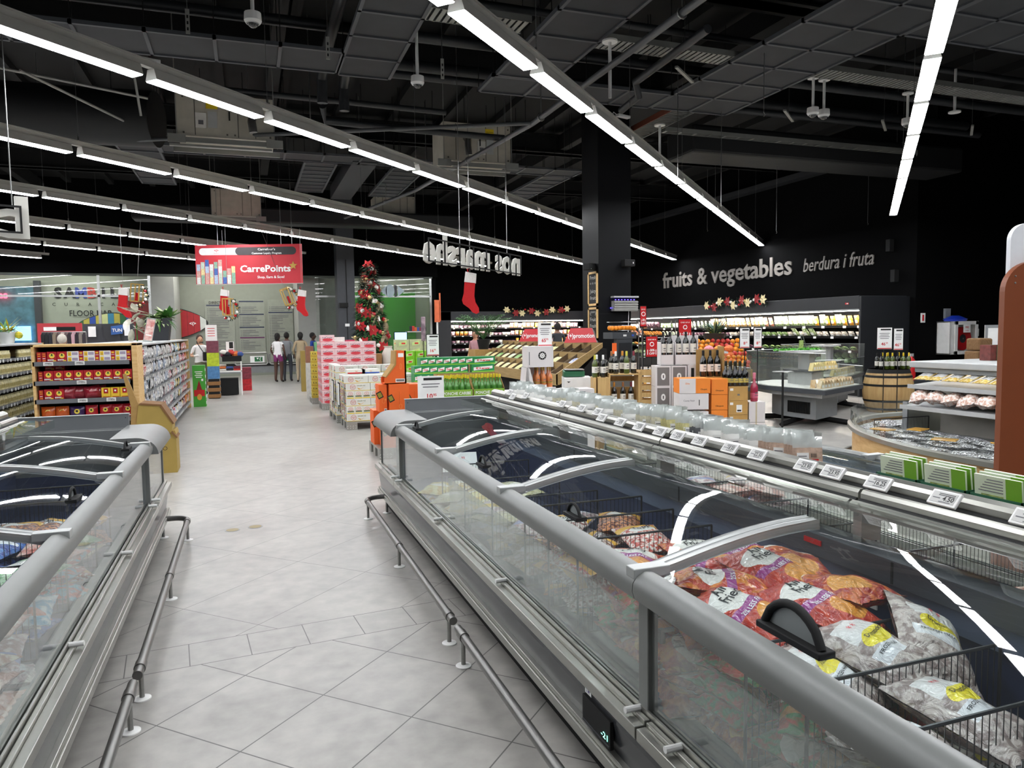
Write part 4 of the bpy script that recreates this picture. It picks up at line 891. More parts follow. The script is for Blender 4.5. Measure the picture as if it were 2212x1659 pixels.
gondola(SX, 10.42, 17.95, 'long aisle shelf of white and mixed packets behind the coffee shelf')
pkm = []
for n_, c1, c2 in (('white', 'd8d8d6', 'b4b4b6'), ('white_blue', 'cfd6e0', '8496b0'), ('clear_white', 'e6e4e0', 'a8a29c'), ('red_white', 'c43a36', 'e4dcd8'), ('dark_red', '8a1e22', 'c8c0ba'), ('teal', '4f93a8', 'dfe6e8'), ('orange', 'c8581c', 'd8862c'), ('yellow', 'e0bc28', 'd8d2b0'), ('pink', 'b8324a', 'e0b8c0'), ('green', '3c7a40', 'c8d0b8')):
    m = bagmat('packet_' + n_, c2, c1, (), sc=14, coat=.3); mb = MB(m); mb.m = m
    w, h = .11, .17
    H = bagheight(w, h, .05, len(pkm) * 3); vs = []; fs = []; nx, ny = 4, 5
    for sd in (1, -1):
        for j in range(ny+1):
            for i in range(nx+1): yy = (i/nx-.5)*w; z = (j/ny-.5)*h; vs.append((sd * H(yy, z), yy, z + h/2))
    q = (nx+1)*(ny+1)
    for j in range(ny):
        for i in range(nx): a = j*(nx+1)+i; fs.append((a, a+1, a+nx+2, a+nx+1)); a += q; fs.append((a+nx+1, a+nx+2, a+1, a))
    mb.add(vs, fs, m, True); mb.box(.022, -.03, .05, .026, .03, .09, txtw); pkm.append((n_.replace('_', ' and '), asmesh(mb)))
SHN = ['top', 'second', 'third', 'fourth', 'fifth', 'bottom']
for si, z in enumerate((1.302, 1.082, .867, .647, .437, .147)):
    y = 10.5; i = 0
    while y < 17.85:
        if si == 5 and y < 13: y += .13; continue
        f = (y - 10) / 8
        pool = [0, 0, 2, 1] if f < .35 else [0, 1, 2, 3, 8] if f < .6 else [1, 5, 0, 7, 3] if f < .8 else [3, 6, 4, 9, 8]
        if f < .12 and si in (1, 0): pool = [3]
        nm, me = pkm[R.choice(pool)]
        if R.random() > .04:
            single('packet', me, (SX - .06 - jit(.02), y, z + .001), (0, jit(.12), jit(.2)), '%s packet on the %s aisle shelf, %s from the near end' % (nm, SHN[si], nth(i)), 'packet', 'packets on the aisle shelf', (1, .8 + R.random() * .4, .85 + R.random() * .2))
        y += .125 + R.random() * .02; i += 1
# cream jars gondola at far left
gondola(-3.3, 11.2, 14.6, 'shelf of pale cream jars at the far left edge')
jars = []
for c1, c2 in (('c8bc8a', 'e0d8b0'), ('b8ad80', 'd8d0a4'), ('cdbf84', 'f0e6ba')):
    mb = MB(mat('cream_jar_' + c1, c2, .35, col2=c1, sc=30)); mb.lathe([(.036, 0), (.04, .01), (.04, .1), (.03, .115), (.03, .12)], n=10); mb.lathe([(.032, .12), (.032, .14), (.001, .141)], n=10, m=mat('jar_lid_cream', 'd8cfa0', .4)); mb.lathe([(.0405, .03), (.0405, .08)], n=10, m=mat('jar_label', 'bfae70', .6, var=.2, sc=60)); jars.append(asmesh(mb))
for si, z in enumerate((1.301, 1.081, .866, .646, .436)):
    y = 11.3; i = 0
    while y < 14.5:
        me = R.choice(jars)
        if not (si == 0 and 12.9 < y < 13.3): single('jar', me, (-3.36 + jit(.005), y, z), (0, 0, R.random() * 6), 'cream coloured jar on the %s left shelf, %s from the near end' % (SHN[si], nth(i)), 'jar', 'jars on the far left shelf', (1, 1, 1.05 if si else .9))
        y += .095; i += 1
# ---------------------------------------------------------------- planters on the gondola tops
def leaf(mb, base, d, L_, w, m, droop=.5, n=5):
    d = Vector(d).normalized(); s_ = d.cross(Vector((0, 0, 1)));
    if s_.length < .1: s_ = Vector((1, 0, 0))
    s_.normalize(); vs = []; b = Vector(base)
    for i in range(n + 1):
        t_ = i / n; c = b + d * (L_ * t_) + Vector((0, 0, -droop * L_ * t_ * t_)); ww = w * sin(pi * min(1, t_ * .9 + .08)) ; vs += [c - s_ * ww, c + Vector((0, 0, -ww * .25)), c + s_ * ww]
    mb.add(vs, [(i*3+k, i*3+k+1, i*3+k+4, i*3+k+3) for i in range(n) for k in (0, 1)], m, True)
vleaf = mat('variegated_leaf', '5d8a48', .45, col2='cfd8a8', sc=14); gleaf = mat('fresh_leaf', '4c8a34', .5, col2='2f6426', sc=10); wleaf = mat('white_edged_leaf', 'ece6da', .5, col2='b4b49c', sc=9); yleaf = mat('yellow_leaf', 'e8cf2c', .5, col2='9aa83a', sc=10)
def bush(mb, c, n, L_, w, mats, up=.6, droop=.6, spread=1):
    for k in range(n):
        a = R.random() * 2 * pi; e = up + jit(.45); d = (cos(a) * spread, sin(a) * spread, e)
        leaf(mb, (c[0] + jit(.05) , c[1] + jit(.05), c[2]), d, L_ * (.6 + R.random() * .6), w, R.choice(mats), droop * R.random())
t = thing('plant_pot', 'square black planter with trailing variegated greenery on the aisle shelf', 'potted plant', (-1.58, 15.5, 1.52))
mb = MB(mat('black_planter', '22242a', .5)); mb.prism([(-.17, 0), (.17, 0), (.22, .42), (-.22, .42)], 'y', -.2, .2); mb.build('pot', t, .01)
mb = MB(vleaf); bush(mb, (0, 0, .42), 170, .30, .035, [vleaf, gleaf, vleaf], .35, .9, 1.3); bush(mb, (.15, 0, .42), 40, .3, .05, [gleaf, vleaf], .9, .3); mb.build('foliage', t)
t = thing('white_flower_plant', 'plant with big white edged leaves leaning left of the black planter', 'plant', (-1.95, 15.45, 1.5))
mb = MB(wleaf); mb.tube([(0, 0, 0), (0, 0, .35)], .012, 6, gleaf)
for k in range(20): a = R.random() * 2 * pi; leaf(mb, (jit(.12), jit(.05), .22 + R.random() * .4), (cos(a) * 1.0, -.25 + sin(a) * .3, jit(.8) + .2), .26, .07, wleaf, .2)
mb.build('leaves', t)
t = thing('slanted_shelf_sign', 'red and white acrylic sign standing slanted on the aisle shelf', 'sign', (-1.47, 12.75, 1.515))
mb = MB(mat('red_poster', 'b8403a', .4, col2='e8dcd4', sc=9)); mb.T = Matrix.Rotation(.15, 4, 'Z') @ Matrix.Rotation(.2, 4, 'Y') ; mb.box(-.055, -.004, .03, .055, 0, .36); mb.box(-.065, -.002, 0, .065, .002, .38, clearp)
mb.text('SALE', (0, -.006, .22), size=.04, m=txtw, w=.08); mb.box(-.04, -.005, .1, .04, -.004, .12, txtw); mb.build('panel', t); mb = MB(clearp); mb.box(-.08, -.04, 0, .08, .04, .006); mb.build('foot', t)
t = thing('plant_pot', 'white pot with spiky yellow and green leaves on the far left shelf', 'potted plant', (-3.55, 13.6, 1.52))
mb = MB(white); mb.lathe([(.09, 0), (.14, .19), (.13, .19)], n=20); mb.build('pot', t)
mb = MB(yleaf); bush(mb, (0, 0, .18), 60, .3, .014, [yleaf, gleaf, yleaf], .9, .8); mb.ball(-.16, -.05, .14, .07, 8, yleaf); mb.ball(.17, -.03, .13, .06, 8, yleaf); mb.build('foliage', t)
mb = MB(gleaf); 
for k in range(9): leaf(mb, (-3.75 + jit(.05), 13.3, 1.6), (cos(k * .7), sin(k * .7) * .4, .9), .5, .05, gleaf, .5)
mb.tube([(-3.75, 13.3, 1.5), (-3.75, 13.3, 1.65)], .02, 6); tag(mb.build('broad_leaf_plant'), 'dark broad leaf plant at the very left edge behind the white pot', 'plant')
# ---------------------------------------------------------------- cardboard chocolate stand
gold = mat('gold_card', 'a58b45', .6, var=.05)
t = thing('cardboard_display', 'golden cardboard display stand beside the end of the left freezer', 'display stand', (-1.0, 9.5, 0))
mb = MB(gold); mb.prism([(-.17, 0), (.16, 0), (.16, .46), (.15, .5), (-.17, .5)], 'y', 0, .36); mb.T = Matrix.Translation((0, 0, 0)); 
mb.prism([(-.2, .48), (.12, .48), (.13, .58), (.0, .80), (-.22, .82), (-.25, .6)], 'y', -.02, .34); mb.build('body', t, .004)
mb = MB(mat('brown_card_edge', '7a5632', .8)); mb.prism([(.0, .80), (.13, .58), (.15, .585), (.02, .815)], 'y', -.03, .36); mb.prism([(-.22, .82), (0, .80), (.02, .815), (-.2, .84)], 'y', -.03, .36); mb.prism([(.12, .5), (.18, .42), (.165, .41), (.11, .48)], 'y', -.03, .3); mb.build('card_edges', t)
mb = MB(card); mb.prism([(-.32, .45), (-.24, .45), (-.22, .82), (-.34, 1.18), (-.37, 1.18), (-.30, .8)], 'y', 0, .04); mb.build('back_card', t)
mb = MB(black); mb.box(-.17, -.002, 0, -.1, .0, .03); mb.text('ERO', (.0, -.004, .27), size=.07, m=mat('gold_print', '4a3a1c', .6), bold=0); mb.build('print', t)
# ---------------------------------------------------------------- green promo stand, table, crates beyond the aisle shelf
t = thing('promo_stand', 'tall green cardboard stand with a red festive print at the shelf end', 'display stand', (-1.07, 18.0, 0))
mb = MB(mat('promo_green', '3f9a2f', .55, var=.04)); mb.box(-.13, 0, 0, .13, .3, .93); mb.build('body', t)
mb = MB(txtw)
for k in range(4): mb.box(-.06 - .02 * (k % 2), -.002, .66 + k * .04, .06 + .02 * (k % 2), 0, .675 + k * .04)
mb.prism([(-.06, .38), (.06, .38), (0, .6)], 'y', -.003, -.001, dred); mb.box(-.11, -.003, .24, .11, -.001, .38, red); mb.poly([(.05 * cos(k * pi / 8), -.004, .22 + .07 * sin(k * pi / 8)) for k in range(16)], mat('amber_print', 'd8a038', .5)); mb.box(.05, -.003, .58, .09, 0, .63)
for k in range(6): mb.box(.131, .04, .05 + k * .15, .135, .2, .11 + k * .15)
mb.build('print', t)
t = thing('white_side_table', 'white display table heaped with clothes at the back of the aisle', 'table', (-.48, 20.9, 0))
mb = MB(white); mb.box(-.3, 0, .62, .3, .6, .66); mb.box(-.3, 0, .0, -.27, .03, .64) ; mb.build('table_top', t)
for sx in (-.3, .27):
    for sy in (0, .57): mb = MB(white); mb.box(sx, sy, 0, sx + .03, sy + .03, .9); mb.build('leg', t)
mb = MB(black); mb.box(-.25, .1, .02, .2, .5, .45); tag(mb.build('black_crate'), 'black crate standing beneath the white display table', 'crate'); bpy.data.objects['black_crate'].location = (-.48, 20.9, 0)
clo = [mat('cloth_' + c, c, .8) for c in ('d8d4cc', '2b2a33', 'b8352c', 'c0662c', '35508c', '7a3044')]
for k in range(7):
    mb = MB(clo[k % 6] if k else clo[0]); mb.box(-.09, -.12, 0, .09, .12, .05); o = mb.build('folded_garment', bev=.02); o.location = (-.66 + (k % 3) * .18, 21.05 + .2 * (k // 6), .66 + .055 * (k // 3)); tag(o, 'folded garment on the white display table, %s of the pile' % nth(k), 'garment', 'folded garments on the white table')
t = thing('black_bin', 'black tub overflowing with soft clothes on the white table', 'tub', (-.42, 21.15, .9)); mb = MB(black); mb.box(-.24, -.2, 0, .24, .2, .14); mb.build('tub', t)
for k in range(10):
    mb = MB(clo[k % 6]); mb.ball(0, 0, 0, .1, 8, sc=(1, .8, .55 + R.random() * .4)); o = mb.build('soft_garment'); o.location = (-.62 + (k % 5) * .1, 21.1 + .12 * (k // 5), 1.1 + jit(.05)); o.rotation_euler = (jit(.6), jit(.6), jit(1)); tag(o, 'soft rumpled garment in the black tub, %s from left' % nth(k), 'garment', 'soft garments in the black tub')
t = thing('wooden_crate_stack', 'stack of brown slatted crates behind the green stand', 'crate', (-.85, 20.1, 0))
mb = MB(mat('brown_slat', '8a6238', .8, sc=20))
for k in range(3): mb.box(-.15, 0, .02 + k * .16, .15, .35, .11 + k * .16)
mb.build('slats', t); mb = MB(black); mb.box(-.13, .02, 0, .13, .33, .48); mb.build('inside', t)
for k, (z0, z1, c, l) in enumerate(((.5, .82, '4a7fb0', 'blue wrapped pack'), (.82, 1.16, 'b8cc28', 'lime green carton'), (1.16, 1.46, '7a3a4c', 'dark patterned pack'))):
    mb = MB(mat('stackpack_' + c, c, .5, var=.2, sc=14)); mb.box(-.14, 0, 0, .14, .3, z1 - z0 - .004); o = mb.build('carton'); o.location = (-.85, 20.12, z0); tag(o, l + ' on the slatted crate stack', 'carton')
t = thing('a_frame_card', 'white notice card standing on top of the slatted crate stack', 'sign', (-.85, 20.15, 1.46)); mb = MB(txtw); mb.box(-.15, 0, 0, .12, .004, .4)
for k in range(4): mb.box(-.1, -.002, .12 + k * .06, .07, 0, .135 + k * .06, txtr)
mb.build('card', t)
mb = MB(txtw); mb.box(0, 0, 0, .2, .004, .28); mb.box(.08, -.002, .1, .18, 0, .27, txtk); mb.box(.06, -.002, .04, .18, 0, .07, mat('wine_print', '7a2440', .5)); o = mb.build('poster_card'); o.location = (-.56, 21.3, 1.14); tag(o, 'small black and white poster card above the black tub', 'sign')
for k in range(4):
    mb = MB(mat('festive_tin_%d' % (k > 1), ('c81e28', '8a3040')[k > 1], .4, var=.25, sc=16)); mb.box(-.13, 0, 0, .13, .25, .165); o = mb.build('gift_carton', bev=.01); o.location = (-.07, 22.5, k * .168); tag(o, 'red patterned carton in the small stack right of the white table, %s from the floor' % nth(k), 'carton', 'red carton stack')
# ================================================================ pallets of drinks
diam = mat('diamond_plate', 'a3a29c', .4, .6, sc=4)
def pallet(x0, y0, x1, y1, lab):
    t = thing('display_pallet', lab, 'pallet', (x0, y0, 0)); w, d = x1 - x0, y1 - y0
    mb = MB(diam); mb.box(0, 0, .115, w, d, .14)
    for x in (0, w - .17): 
        for y in (0, d / 2 - .08, d - .16): mb.box(x, y, 0, x + .17, y + .16, .115)
    for i in range(int(w / .045)):
        for j in range(2):
            a = i * .045 + .01; z = .03 + j * .035
            if a < .15 or a > w - .17 or z > .12: mb.T = Matrix.Translation((a, -.001, z)) @ Matrix.Rotation(.8 * (-1) ** (i + j), 4, 'Y'); mb.box(-.011, -.001, -.003, .011, .0, .003, white); mb.T = None
    mb.build('deck_and_feet', t); return t
def prints(mb, w, h, kind, y):
    if kind == 'ginger_long':
        mb.text('Canada', (-w*.22, y, h*.52), size=h*.17, m=txtr, bold=.02); mb.text('Dry', (-w*.22, y, h*.34), size=h*.17, m=txtr, bold=.02)
        c = mat('crest_red', 'c8342c', .5); n = 14; mb.tube([(-w*.22 + h*.34*cos(2*pi*k/n), y, h*.5 + h*.34*sin(2*pi*k/n)) for k in range(n)], .003, 3, c, closed=True)
        mb.text('GINGER ALE', (w*.12, y, h*.6), size=h*.2, m=mat('olive_print', '6f7a5c', .5), bold=.02); g_ = mat('ginger_gold', 'd8a22a', .5)
        mb.poly([(w*(.1 + .14*cos(2*pi*k/9)), y, h*(.3 + .15*sin(2*pi*k/9 + k))) for k in range(9)], g_); mb.box(-w*.5, y + .0004, 0, w*.5, y + .001, h*.06, yellow)
    elif kind == 'ginger_end':
        n = 10; mb.tube([(h*.3*cos(2*pi*k/n), y, h*.62 + h*.22*sin(2*pi*k/n)) for k in range(n)], .0025, 3, txtr, closed=True); mb.text('CD', (0, y, h*.55), size=h*.2, m=txtr)
        mb.box(-w*.4, y, h*.2, w*.38, y + .0008, h*.4, mat('olive_print', '6f7a5c', .5)); mb.box(-w*.46, y, 0, w*.46, y + .0008, h*.12, yellow)
    elif kind == 'pink':
        c = mat('can_pink_red', 'd83a48', .45); mb.text('LaCroix', (0, y, h*.5), size=h*.36, m=mat('violet_script', '5a2a50', .5), w=w*.7); mb.poly([(w*.38*cos(2*pi*k/12), y + .0006, h*(.3 + .22*sin(2*pi*k/12))) for k in range(12)], c); mb.box(-w*.5, y + .0004, 0, w*.5, y + .0009, h*.06, c)
    elif kind == 'yellow':
        mb.text('La', (0, y, h*.5), size=h*.45, m=txtk, w=w*.6); mb.box(-w*.5, y + .0004, h*.1, w*.5, y + .0009, h*.3, mat('lemon_dark', 'b8982a', .5))
    elif kind == 'dew':
        mb.T = (mb.T or Matrix()) @ Matrix.Translation((0, 0, 0)); mb.poly([(-w*.42, y, h*.2), (w*.42, y, h*.45), (w*.42, y, h*.8), (-w*.42, y, h*.62)], txtw); mb.text('Dew', (0, y - .001, h*.38), size=h*.36, m=txtr, w=w*.6, bold=.03); mb.box(-w*.5, y + .0004, h*.0, w*.5, y + .001, h*.14, mat('dew_lime', '8ac83a', .5))
    elif kind == 'lime':
        mb.poly([(-w*.3, y, h*.2), (w*.3, y, h*.35), (w*.3, y, h*.85), (-w*.3, y, h*.6)], mat('lime_pale', 'c8e090', .5)); mb.box(-w*.1, y - .0005, h*.4, w*.2, y, h*.6, txtr)
def carton(w, d, h, m, kind, side=None, sm=None):
    mb = MB(m); mb.box(-w/2, 0, 0, w/2, d, h); prints(mb, w, h, kind, -.0015); mb.T = None
    if side: mb.T = Matrix.Translation((-w/2, d/2, 0)) @ Matrix.Rotation(-pi/2, 4, 'Z'); prints(mb, d, h, side, -.0015); mb.T = None
    return asmesh(mb)
whc = mat('white_drink_carton', 'dcdcd4', .45, var=.05); pkc = mat('pink_drink_carton', 'e6ccce', .45, col2='dcb0b4', sc=10); ylc = mat('yellow_drink_carton', 'd8c04a', .45, var=.15, sc=14); dwc = mat('dew_green_carton', '1f8a4a', .4, var=.1, sc=8); lmc = mat('lime_carton', '86d428', .4, var=.15, sc=8); plc = mat('pale_lime_carton', 'c3c79a', .5, var=.15, sc=8)
GL = carton(.40, .26, .125, whc, 'ginger_long', 'ginger_end'); GE = carton(.131, .40, .125, whc, 'ginger_end', 'ginger_long')
def stack(nm, me, x, y, z, lab, grp): single('drink_carton', me, (x, y, z), (0, 0, 0), lab, 'carton', grp)
pallet(1.50, 12.45, 2.72, 13.35, 'metal display pallet under the nearest ginger ale cartons')
rows = ['L', 'E', 'L', 'E', 'L', 'L']
for r, k in enumerate(rows):
    z = .142 + r * .127
    for j in range(2 if r == 5 or k == 'L' else 1):
        y = 12.47 + j * .42
        if k == 'L':
            for i in range(3): stack('', GL, 1.70 + i * .406 - (.03 if r == 5 else 0), y + (0 if j == 0 else .0), z, 'long ginger ale carton, %s layer up, %s row, %s from left' % (nth(r), ('front', 'back')[j], nth(i)), 'ginger ale cartons on the near pallet')
        else:
            for i in range(9): stack('', GE, 1.57 + i * .1335, y, z, 'narrow ginger ale carton end, %s layer up, %s from left' % (nth(r), nth(i)), 'ginger ale cartons on the near pallet')
pallet(1.45, 13.5, 2.7, 14.85, 'metal display pallet under the second group of white cartons')
for r in range(7):
    z = .142 + r * .127
    for i in range(3 if r > 4 else 1): stack('', GL, 1.65 + i * .41, 13.5, z, 'white carton on the second pallet, %s layer up, %s from left' % (nth(r), nth(i)), 'white cartons on the second pallet')
    for j in range(1, 3): stack('', GE, 1.52, 13.5 + j * .42, z, 'white carton end at the second pallet\'s left, %s layer up, %s row back' % (nth(r), nth(j)), 'white cartons on the second pallet')
for i, (x, c, l) in enumerate(((1.75, red, 'red'), (2.0, blue, 'blue'), (2.45, white, 'white'))):
    mb = MB(whc); mb.box(-.15, 0, 0, .15, .3, .07); mb.box(-.15, -.002, 0, .15, 0, .02, c); mb.text('Spa', (0, -.003, .03), size=.03, m=mat('orange_print', 'd87a2a', .5)); o = mb.build('flat_drink_tray'); o.location = (x, 13.0, 1.031 if 0 else .908); tag(o, 'flat drink tray with %s edge lying behind the front ginger ale cartons' % l, 'carton', 'flat trays on the near pallet')
pallet(1.42, 15.9, 2.6, 16.7, 'metal display pallet under the pink cartons')
PC = carton(.283, .3, .143, pkc, 'pink', 'pink')
for r in range(9):
    for i in range(4): stack('', PC, 1.57 + i * .286, 15.92, .142 + r * .1445 - (.142 - .13), 'pink drink carton, %s layer from the pallet, %s column' % (nth(r), nth(i)), 'pink drink cartons')
stack('', PC, 1.57, 15.94, .13 + 9 * .1445, 'single pink drink carton topping the left pink column', 'pink drink cartons')
for j in range(2):
    for r in range(9): stack('', PC, 1.57, 16.24 + j * .32, .13 + r * .1445, 'pink drink carton behind the front column, %s layer up, %s row back' % (nth(r), nth(j)), 'pink drink cartons')
YC = carton(.145, .28, .13, ylc, 'yellow', 'yellow')
for r in range(8): stack('', YC, 1.41, 17.4, .05 + r * .133 + .09, 'yellow drink carton left of the pink ones, %s from the floor' % nth(r), 'yellow drink cartons')
pallet(1.33, 17.38, 2.2, 18.2, 'metal display pallet under the yellow cartons')
for i, (x, y, z, w, h, c, l) in enumerate(((1.75, 16.0, 1.435, .3, .02, 'e8e4dc', 'pale flat lid board lying on the pink cartons'), (1.9, 17.0, 1.2, .3, .32, 'e6e2dc', 'plain white carton behind the pink stack'), (2.2, 17.2, 1.2, .2, .25, 'c8365a', 'magenta carton behind the pink stack'), (1.40, 18.6, .9, .18, .4, '8a5a44', 'brown printed carton near the checkout barrier'), (1.62, 18.6, 1.1, .2, .3, '6aa878', 'mint green carton near the checkout barrier'), (2.62, 16.2, .9, .24, .25, '9a7040', 'brown carton right of the pink stack'))):
    mb = MB(mat('misc_carton_' + c, c, .6, var=.1, sc=14)); mb.box(-w/2, 0, 0, w/2, .25, h); o = mb.build('carton'); o.location = (x, y, z); tag(o, l, 'carton')
    if z > .2 and i in (1, 2, 3, 4, 5):
        mb = MB(mat('plain_support_carton', 'c8c6c0', .6, var=.15, sc=9)); mb.box(-w/2, 0, 0, w/2, .25, z - .002); o = mb.build('carton'); o.location = (x, y, 0); tag(o, 'tall plain carton carrying the ' + ' '.join(l.split()[:3]), 'carton')
mb = MB(mat('white_sack', 'cfcac0', .7, bump=.5, sc=12)); mb.lathe([(.12, 0), (.15, .1), (.14, .3), (.08, .42), (.1, .46)], n=12); mb.cyl(0, 0, -.85, 0, .12, 12, card); o = mb.build('white_sack'); o.location = (2.9, 16.3, .85); tag(o, 'crumpled white sack on a drum between pink and green cartons', 'sack')
for i, (x, y) in enumerate(((1.46, 13.6), (1.47, 12.75))):
    t = thing('pallet_sign_holder', 'black framed price sign facing the aisle on the white cartons, %s' % ('far one', 'near one')[i], 'sign', (x - .06, y, .28)); mb = MB(black); mb.box(0, -.11, .1, .012, .11, .5); mb.tube([(0.006, -.11, 0), (.006, -.11, .1)], .006, 5); mb.tube([(0.006, .11, 0), (.006, .11, .1)], .006, 5); mb.build('frame', t); mb = MB(txtw); mb.box(-.002, -.09, .12, 0, .09, .48); mb.build('card', t)
# green drinks
DE = carton(.128, .26, .128, dwc, 'dew'); DL = carton(.40, .13, .128, dwc, 'dew'); LC = carton(.2, .26, .128, lmc, 'lime', 'lime'); QC = carton(.25, .3, .15, plc, 'lime', 'lime')
pallet(2.55, 12.0, 3.75, 13.0, 'metal display pallet under the green soda cartons')
for r in range(8):
    z = .142 + r * .13
    for i in range(7 if r > 4 else 3):
        stack('', DE, 2.62 + (.0 if r < 7 else .13) + i * .1305, 12.0 + (.0 if r < 7 else .12), z, 'green soda carton end, %s layer from the pallet, %s from left' % (nth(r), nth(i)), 'green soda cartons')
    stack('', DL, 3.745 if r == 6 else 3.70 if r < 7 else 3.80, 12.02 + (0 if r < 7 else .12), z, 'long green soda carton at the right end, %s layer from the pallet' % nth(r), 'green soda cartons')
for r in range(9):
    for i in range(2): stack('', LC, 2.75 + i * .21, 13.3, .0 + r * .13 + .1, 'bright lime carton behind the green sodas, %s layer up, %s column' % (nth(r), ('left', 'right')[i]), 'bright lime cartons')
pallet(2.6, 13.28, 3.2, 13.7, 'low metal pallet under the bright lime cartons')
for r in range(9):
    for i in range(3): stack('', QC, 2.85 + i * .26, 14.4, r * .152 + .1, 'pale lime carton near the tree foot, %s layer up, %s from left' % (nth(r), nth(i)), 'pale lime cartons')
pallet(2.7, 14.38, 3.6, 14.8, 'low metal pallet under the pale lime cartons')
# thin banner blade above the lime cartons
t = thing('banner_blade', 'narrow dark banner on a thin stand rising above the lime cartons', 'banner', (2.95, 13.0, 0)); mb = MB(mat('banner_purple', '3a2c40', .5, col2='b8a0a8', sc=8)); mb.box(-.04, 0, 1.45, .04, .02, 1.88); mb.build('banner', t, .015); mb = MB(black); mb.tube([(0, .01, .0), (0, .01, 1.5)], .008, 6); mb.lathe([(.1, 0), (.1, .01), (0, .012)], n=12); mb.build('pole', t)
# orange aperitif display
ort = mat('orange_spirit_card', 'e8641e', .55, var=.04); orn = mat('orange_icon', 'f5a65a', .5)
pallet(1.52, 9.35, 2.3, 10.2, 'metal display pallet under the orange cartons')
def obox(x, y, z, w, d, h, lab, sticker=True, blk=True):
    mb = MB(ort); mb.box(-w/2, 0, 0, w/2, d, h)
    if blk: mb.T = Matrix.Translation((-w*.42, -.002, h*.62)) @ Matrix.Rotation(-.45, 4, 'Y'); mb.box(-.035, -.001, -.045, .035, 0, .045, txtk); mb.box(-.025, -.002, -.03, .025, -.001, .03, mat('olive_gold', '9a8a2c', .5)); mb.T = None
    mb.tube([(w*.05 + .02*cos(a), -.002, h*.4 + .03*sin(a)) for a in [2*pi*k/8 for k in range(8)]], .002, 3, orn, closed=True); mb.prism([(w*.25, h*.48), (w*.42, h*.48), (w*.335, h*.4)], 'y', -.002, -.001, orn); mb.box(w*.33, -.002, h*.3, w*.34, -.001, h*.4, orn)
    mb.box(-w*.01, -.0015, 0, w*.0, 0, h*.8, mat('orange_line', 'b84a12', .5))
    if sticker: mb.box(w*.12, -.003, h*.02, w*.45, -.001, h*.12, txtw); mb.box(w*.15, -.004, h*.04, w*.42, -.002, h*.1, txtg)
    o = mb.build('orange_carton', bev=.003); o.location = (x, y, z); tag(o, lab, 'carton', 'orange spirit cartons')
obox(1.72, 9.38, .142, .28, .3, .33, 'orange carton at the bottom front of the orange stack'); obox(1.95, 9.72, .142, .3, .3, .33, 'orange carton at the bottom back of the orange stack')
obox(1.62, 9.75, .142, .2, .3, .45, 'orange carton at the bottom left of the orange stack', False)
obox(1.80, 9.40, .475, .26, .3, .48, 'tall orange carton in the front middle of the orange stack'); obox(1.60, 9.45, .60, .1, .28, .35, 'slim orange carton left of the front middle one'); obox(2.03, 9.55, .475, .2, .3, .46, 'orange carton at the right of the orange stack', False)
t = thing('bottle_display_carton', 'cut open orange display carton topping the orange stack', 'carton', (1.78, 9.42, .957))
mb = MB(ort); mb.prism([(-.16, 0), (.12, 0), (.12, .42), (.0, .42), (-.01, .24), (-.14, .08), (-.16, .08)], 'y', 0, .02); mb.prism([(-.16, 0), (.12, 0), (.12, .42), (.0, .42), (-.01, .24), (-.14, .08), (-.16, .08)], 'y', .26, .28); mb.box(.1, 0, 0, .12, .28, .42); mb.box(-.16, 0, 0, .12, .28, .01); mb.build('carton', t)
mb = MB(card); mb.prism([(-.14, .08), (-.01, .24), (.0, .42), (-.02, .42), (-.03, .25), (-.15, .09)], 'y', -.01, .28); mb.build('inside_flap', t)
mb = MB(txtw); mb.box(.02, -.002, .34, .09, 0, .39); mb.box(-.02, -.003, .02, .1, -.001, .065, white); mb.box(-.01, -.004, .03, .09, -.002, .055, txtg); mb.tube([(.05 + .01*cos(a), -.002, .22 + .04*sin(a)) for a in [2*pi*k/8 for k in range(8)]], .002, 3, orn, closed=True); mb.build('print', t)
# price sign 10.95
def psign(x, y, z, w, h, price, cents, lab, lines=('EIERKOEKEN AFHAALK 2080', 'VERWEN'), rz=0, pole=0, frame=True, bar=True):
    t = thing('price_sign', lab, 'sign', (x, y, z), rz)
    mb = MB(txtw); mb.box(-w/2, -.004, 0, w/2, .004, h); mb.build('card', t)
    mb = MB(txtk); mb.box(-w*.28, -.006, h*.88, w*.42, -.0041, h*.95)
    for k, q in enumerate((.72, .64, .56, .48) if bar else (.76, .68, .24)): mb.box(-w*(.36 - .05 * (k % 2)), -.0055, h*q, w*(.34 - .06 * (k % 2)), -.0041, h*(q + .025), txtg)
    mb.text(price, (w*.06, -.007, h*(.17 if bar else .36)), size=h*.2, m=txtr, al='r', bold=.02); mb.text(cents, (w*.08, -.007, h*(.25 if bar else .43)), size=h*.1, m=txtr, al='l', bold=.02)
    if bar: mb.box(-w*.48, -.006, .004, w*.48, -.0041, h*.05, txtr)
    mb.build('print', t)
    if frame: mb = MB(black); mb.box(-w/2 - .012, .001, -.012, w/2 + .012, .006, h + .012); mb.build('frame', t, .004)
    if pole: mb = MB(black); mb.tube([(0, .008, 0), (0, .008, -pole)], .008, 6); mb.lathe([(.13, -pole), (.13, -pole + .01), (0, -pole + .014)], y=.008, n=16); mb.build('pole', t)
    return t
psign(1.92, 8.15, .72, .3, .40, '10', '95', 'white price card reading 10.95 just behind the freezer end board', frame=False, bar=False)
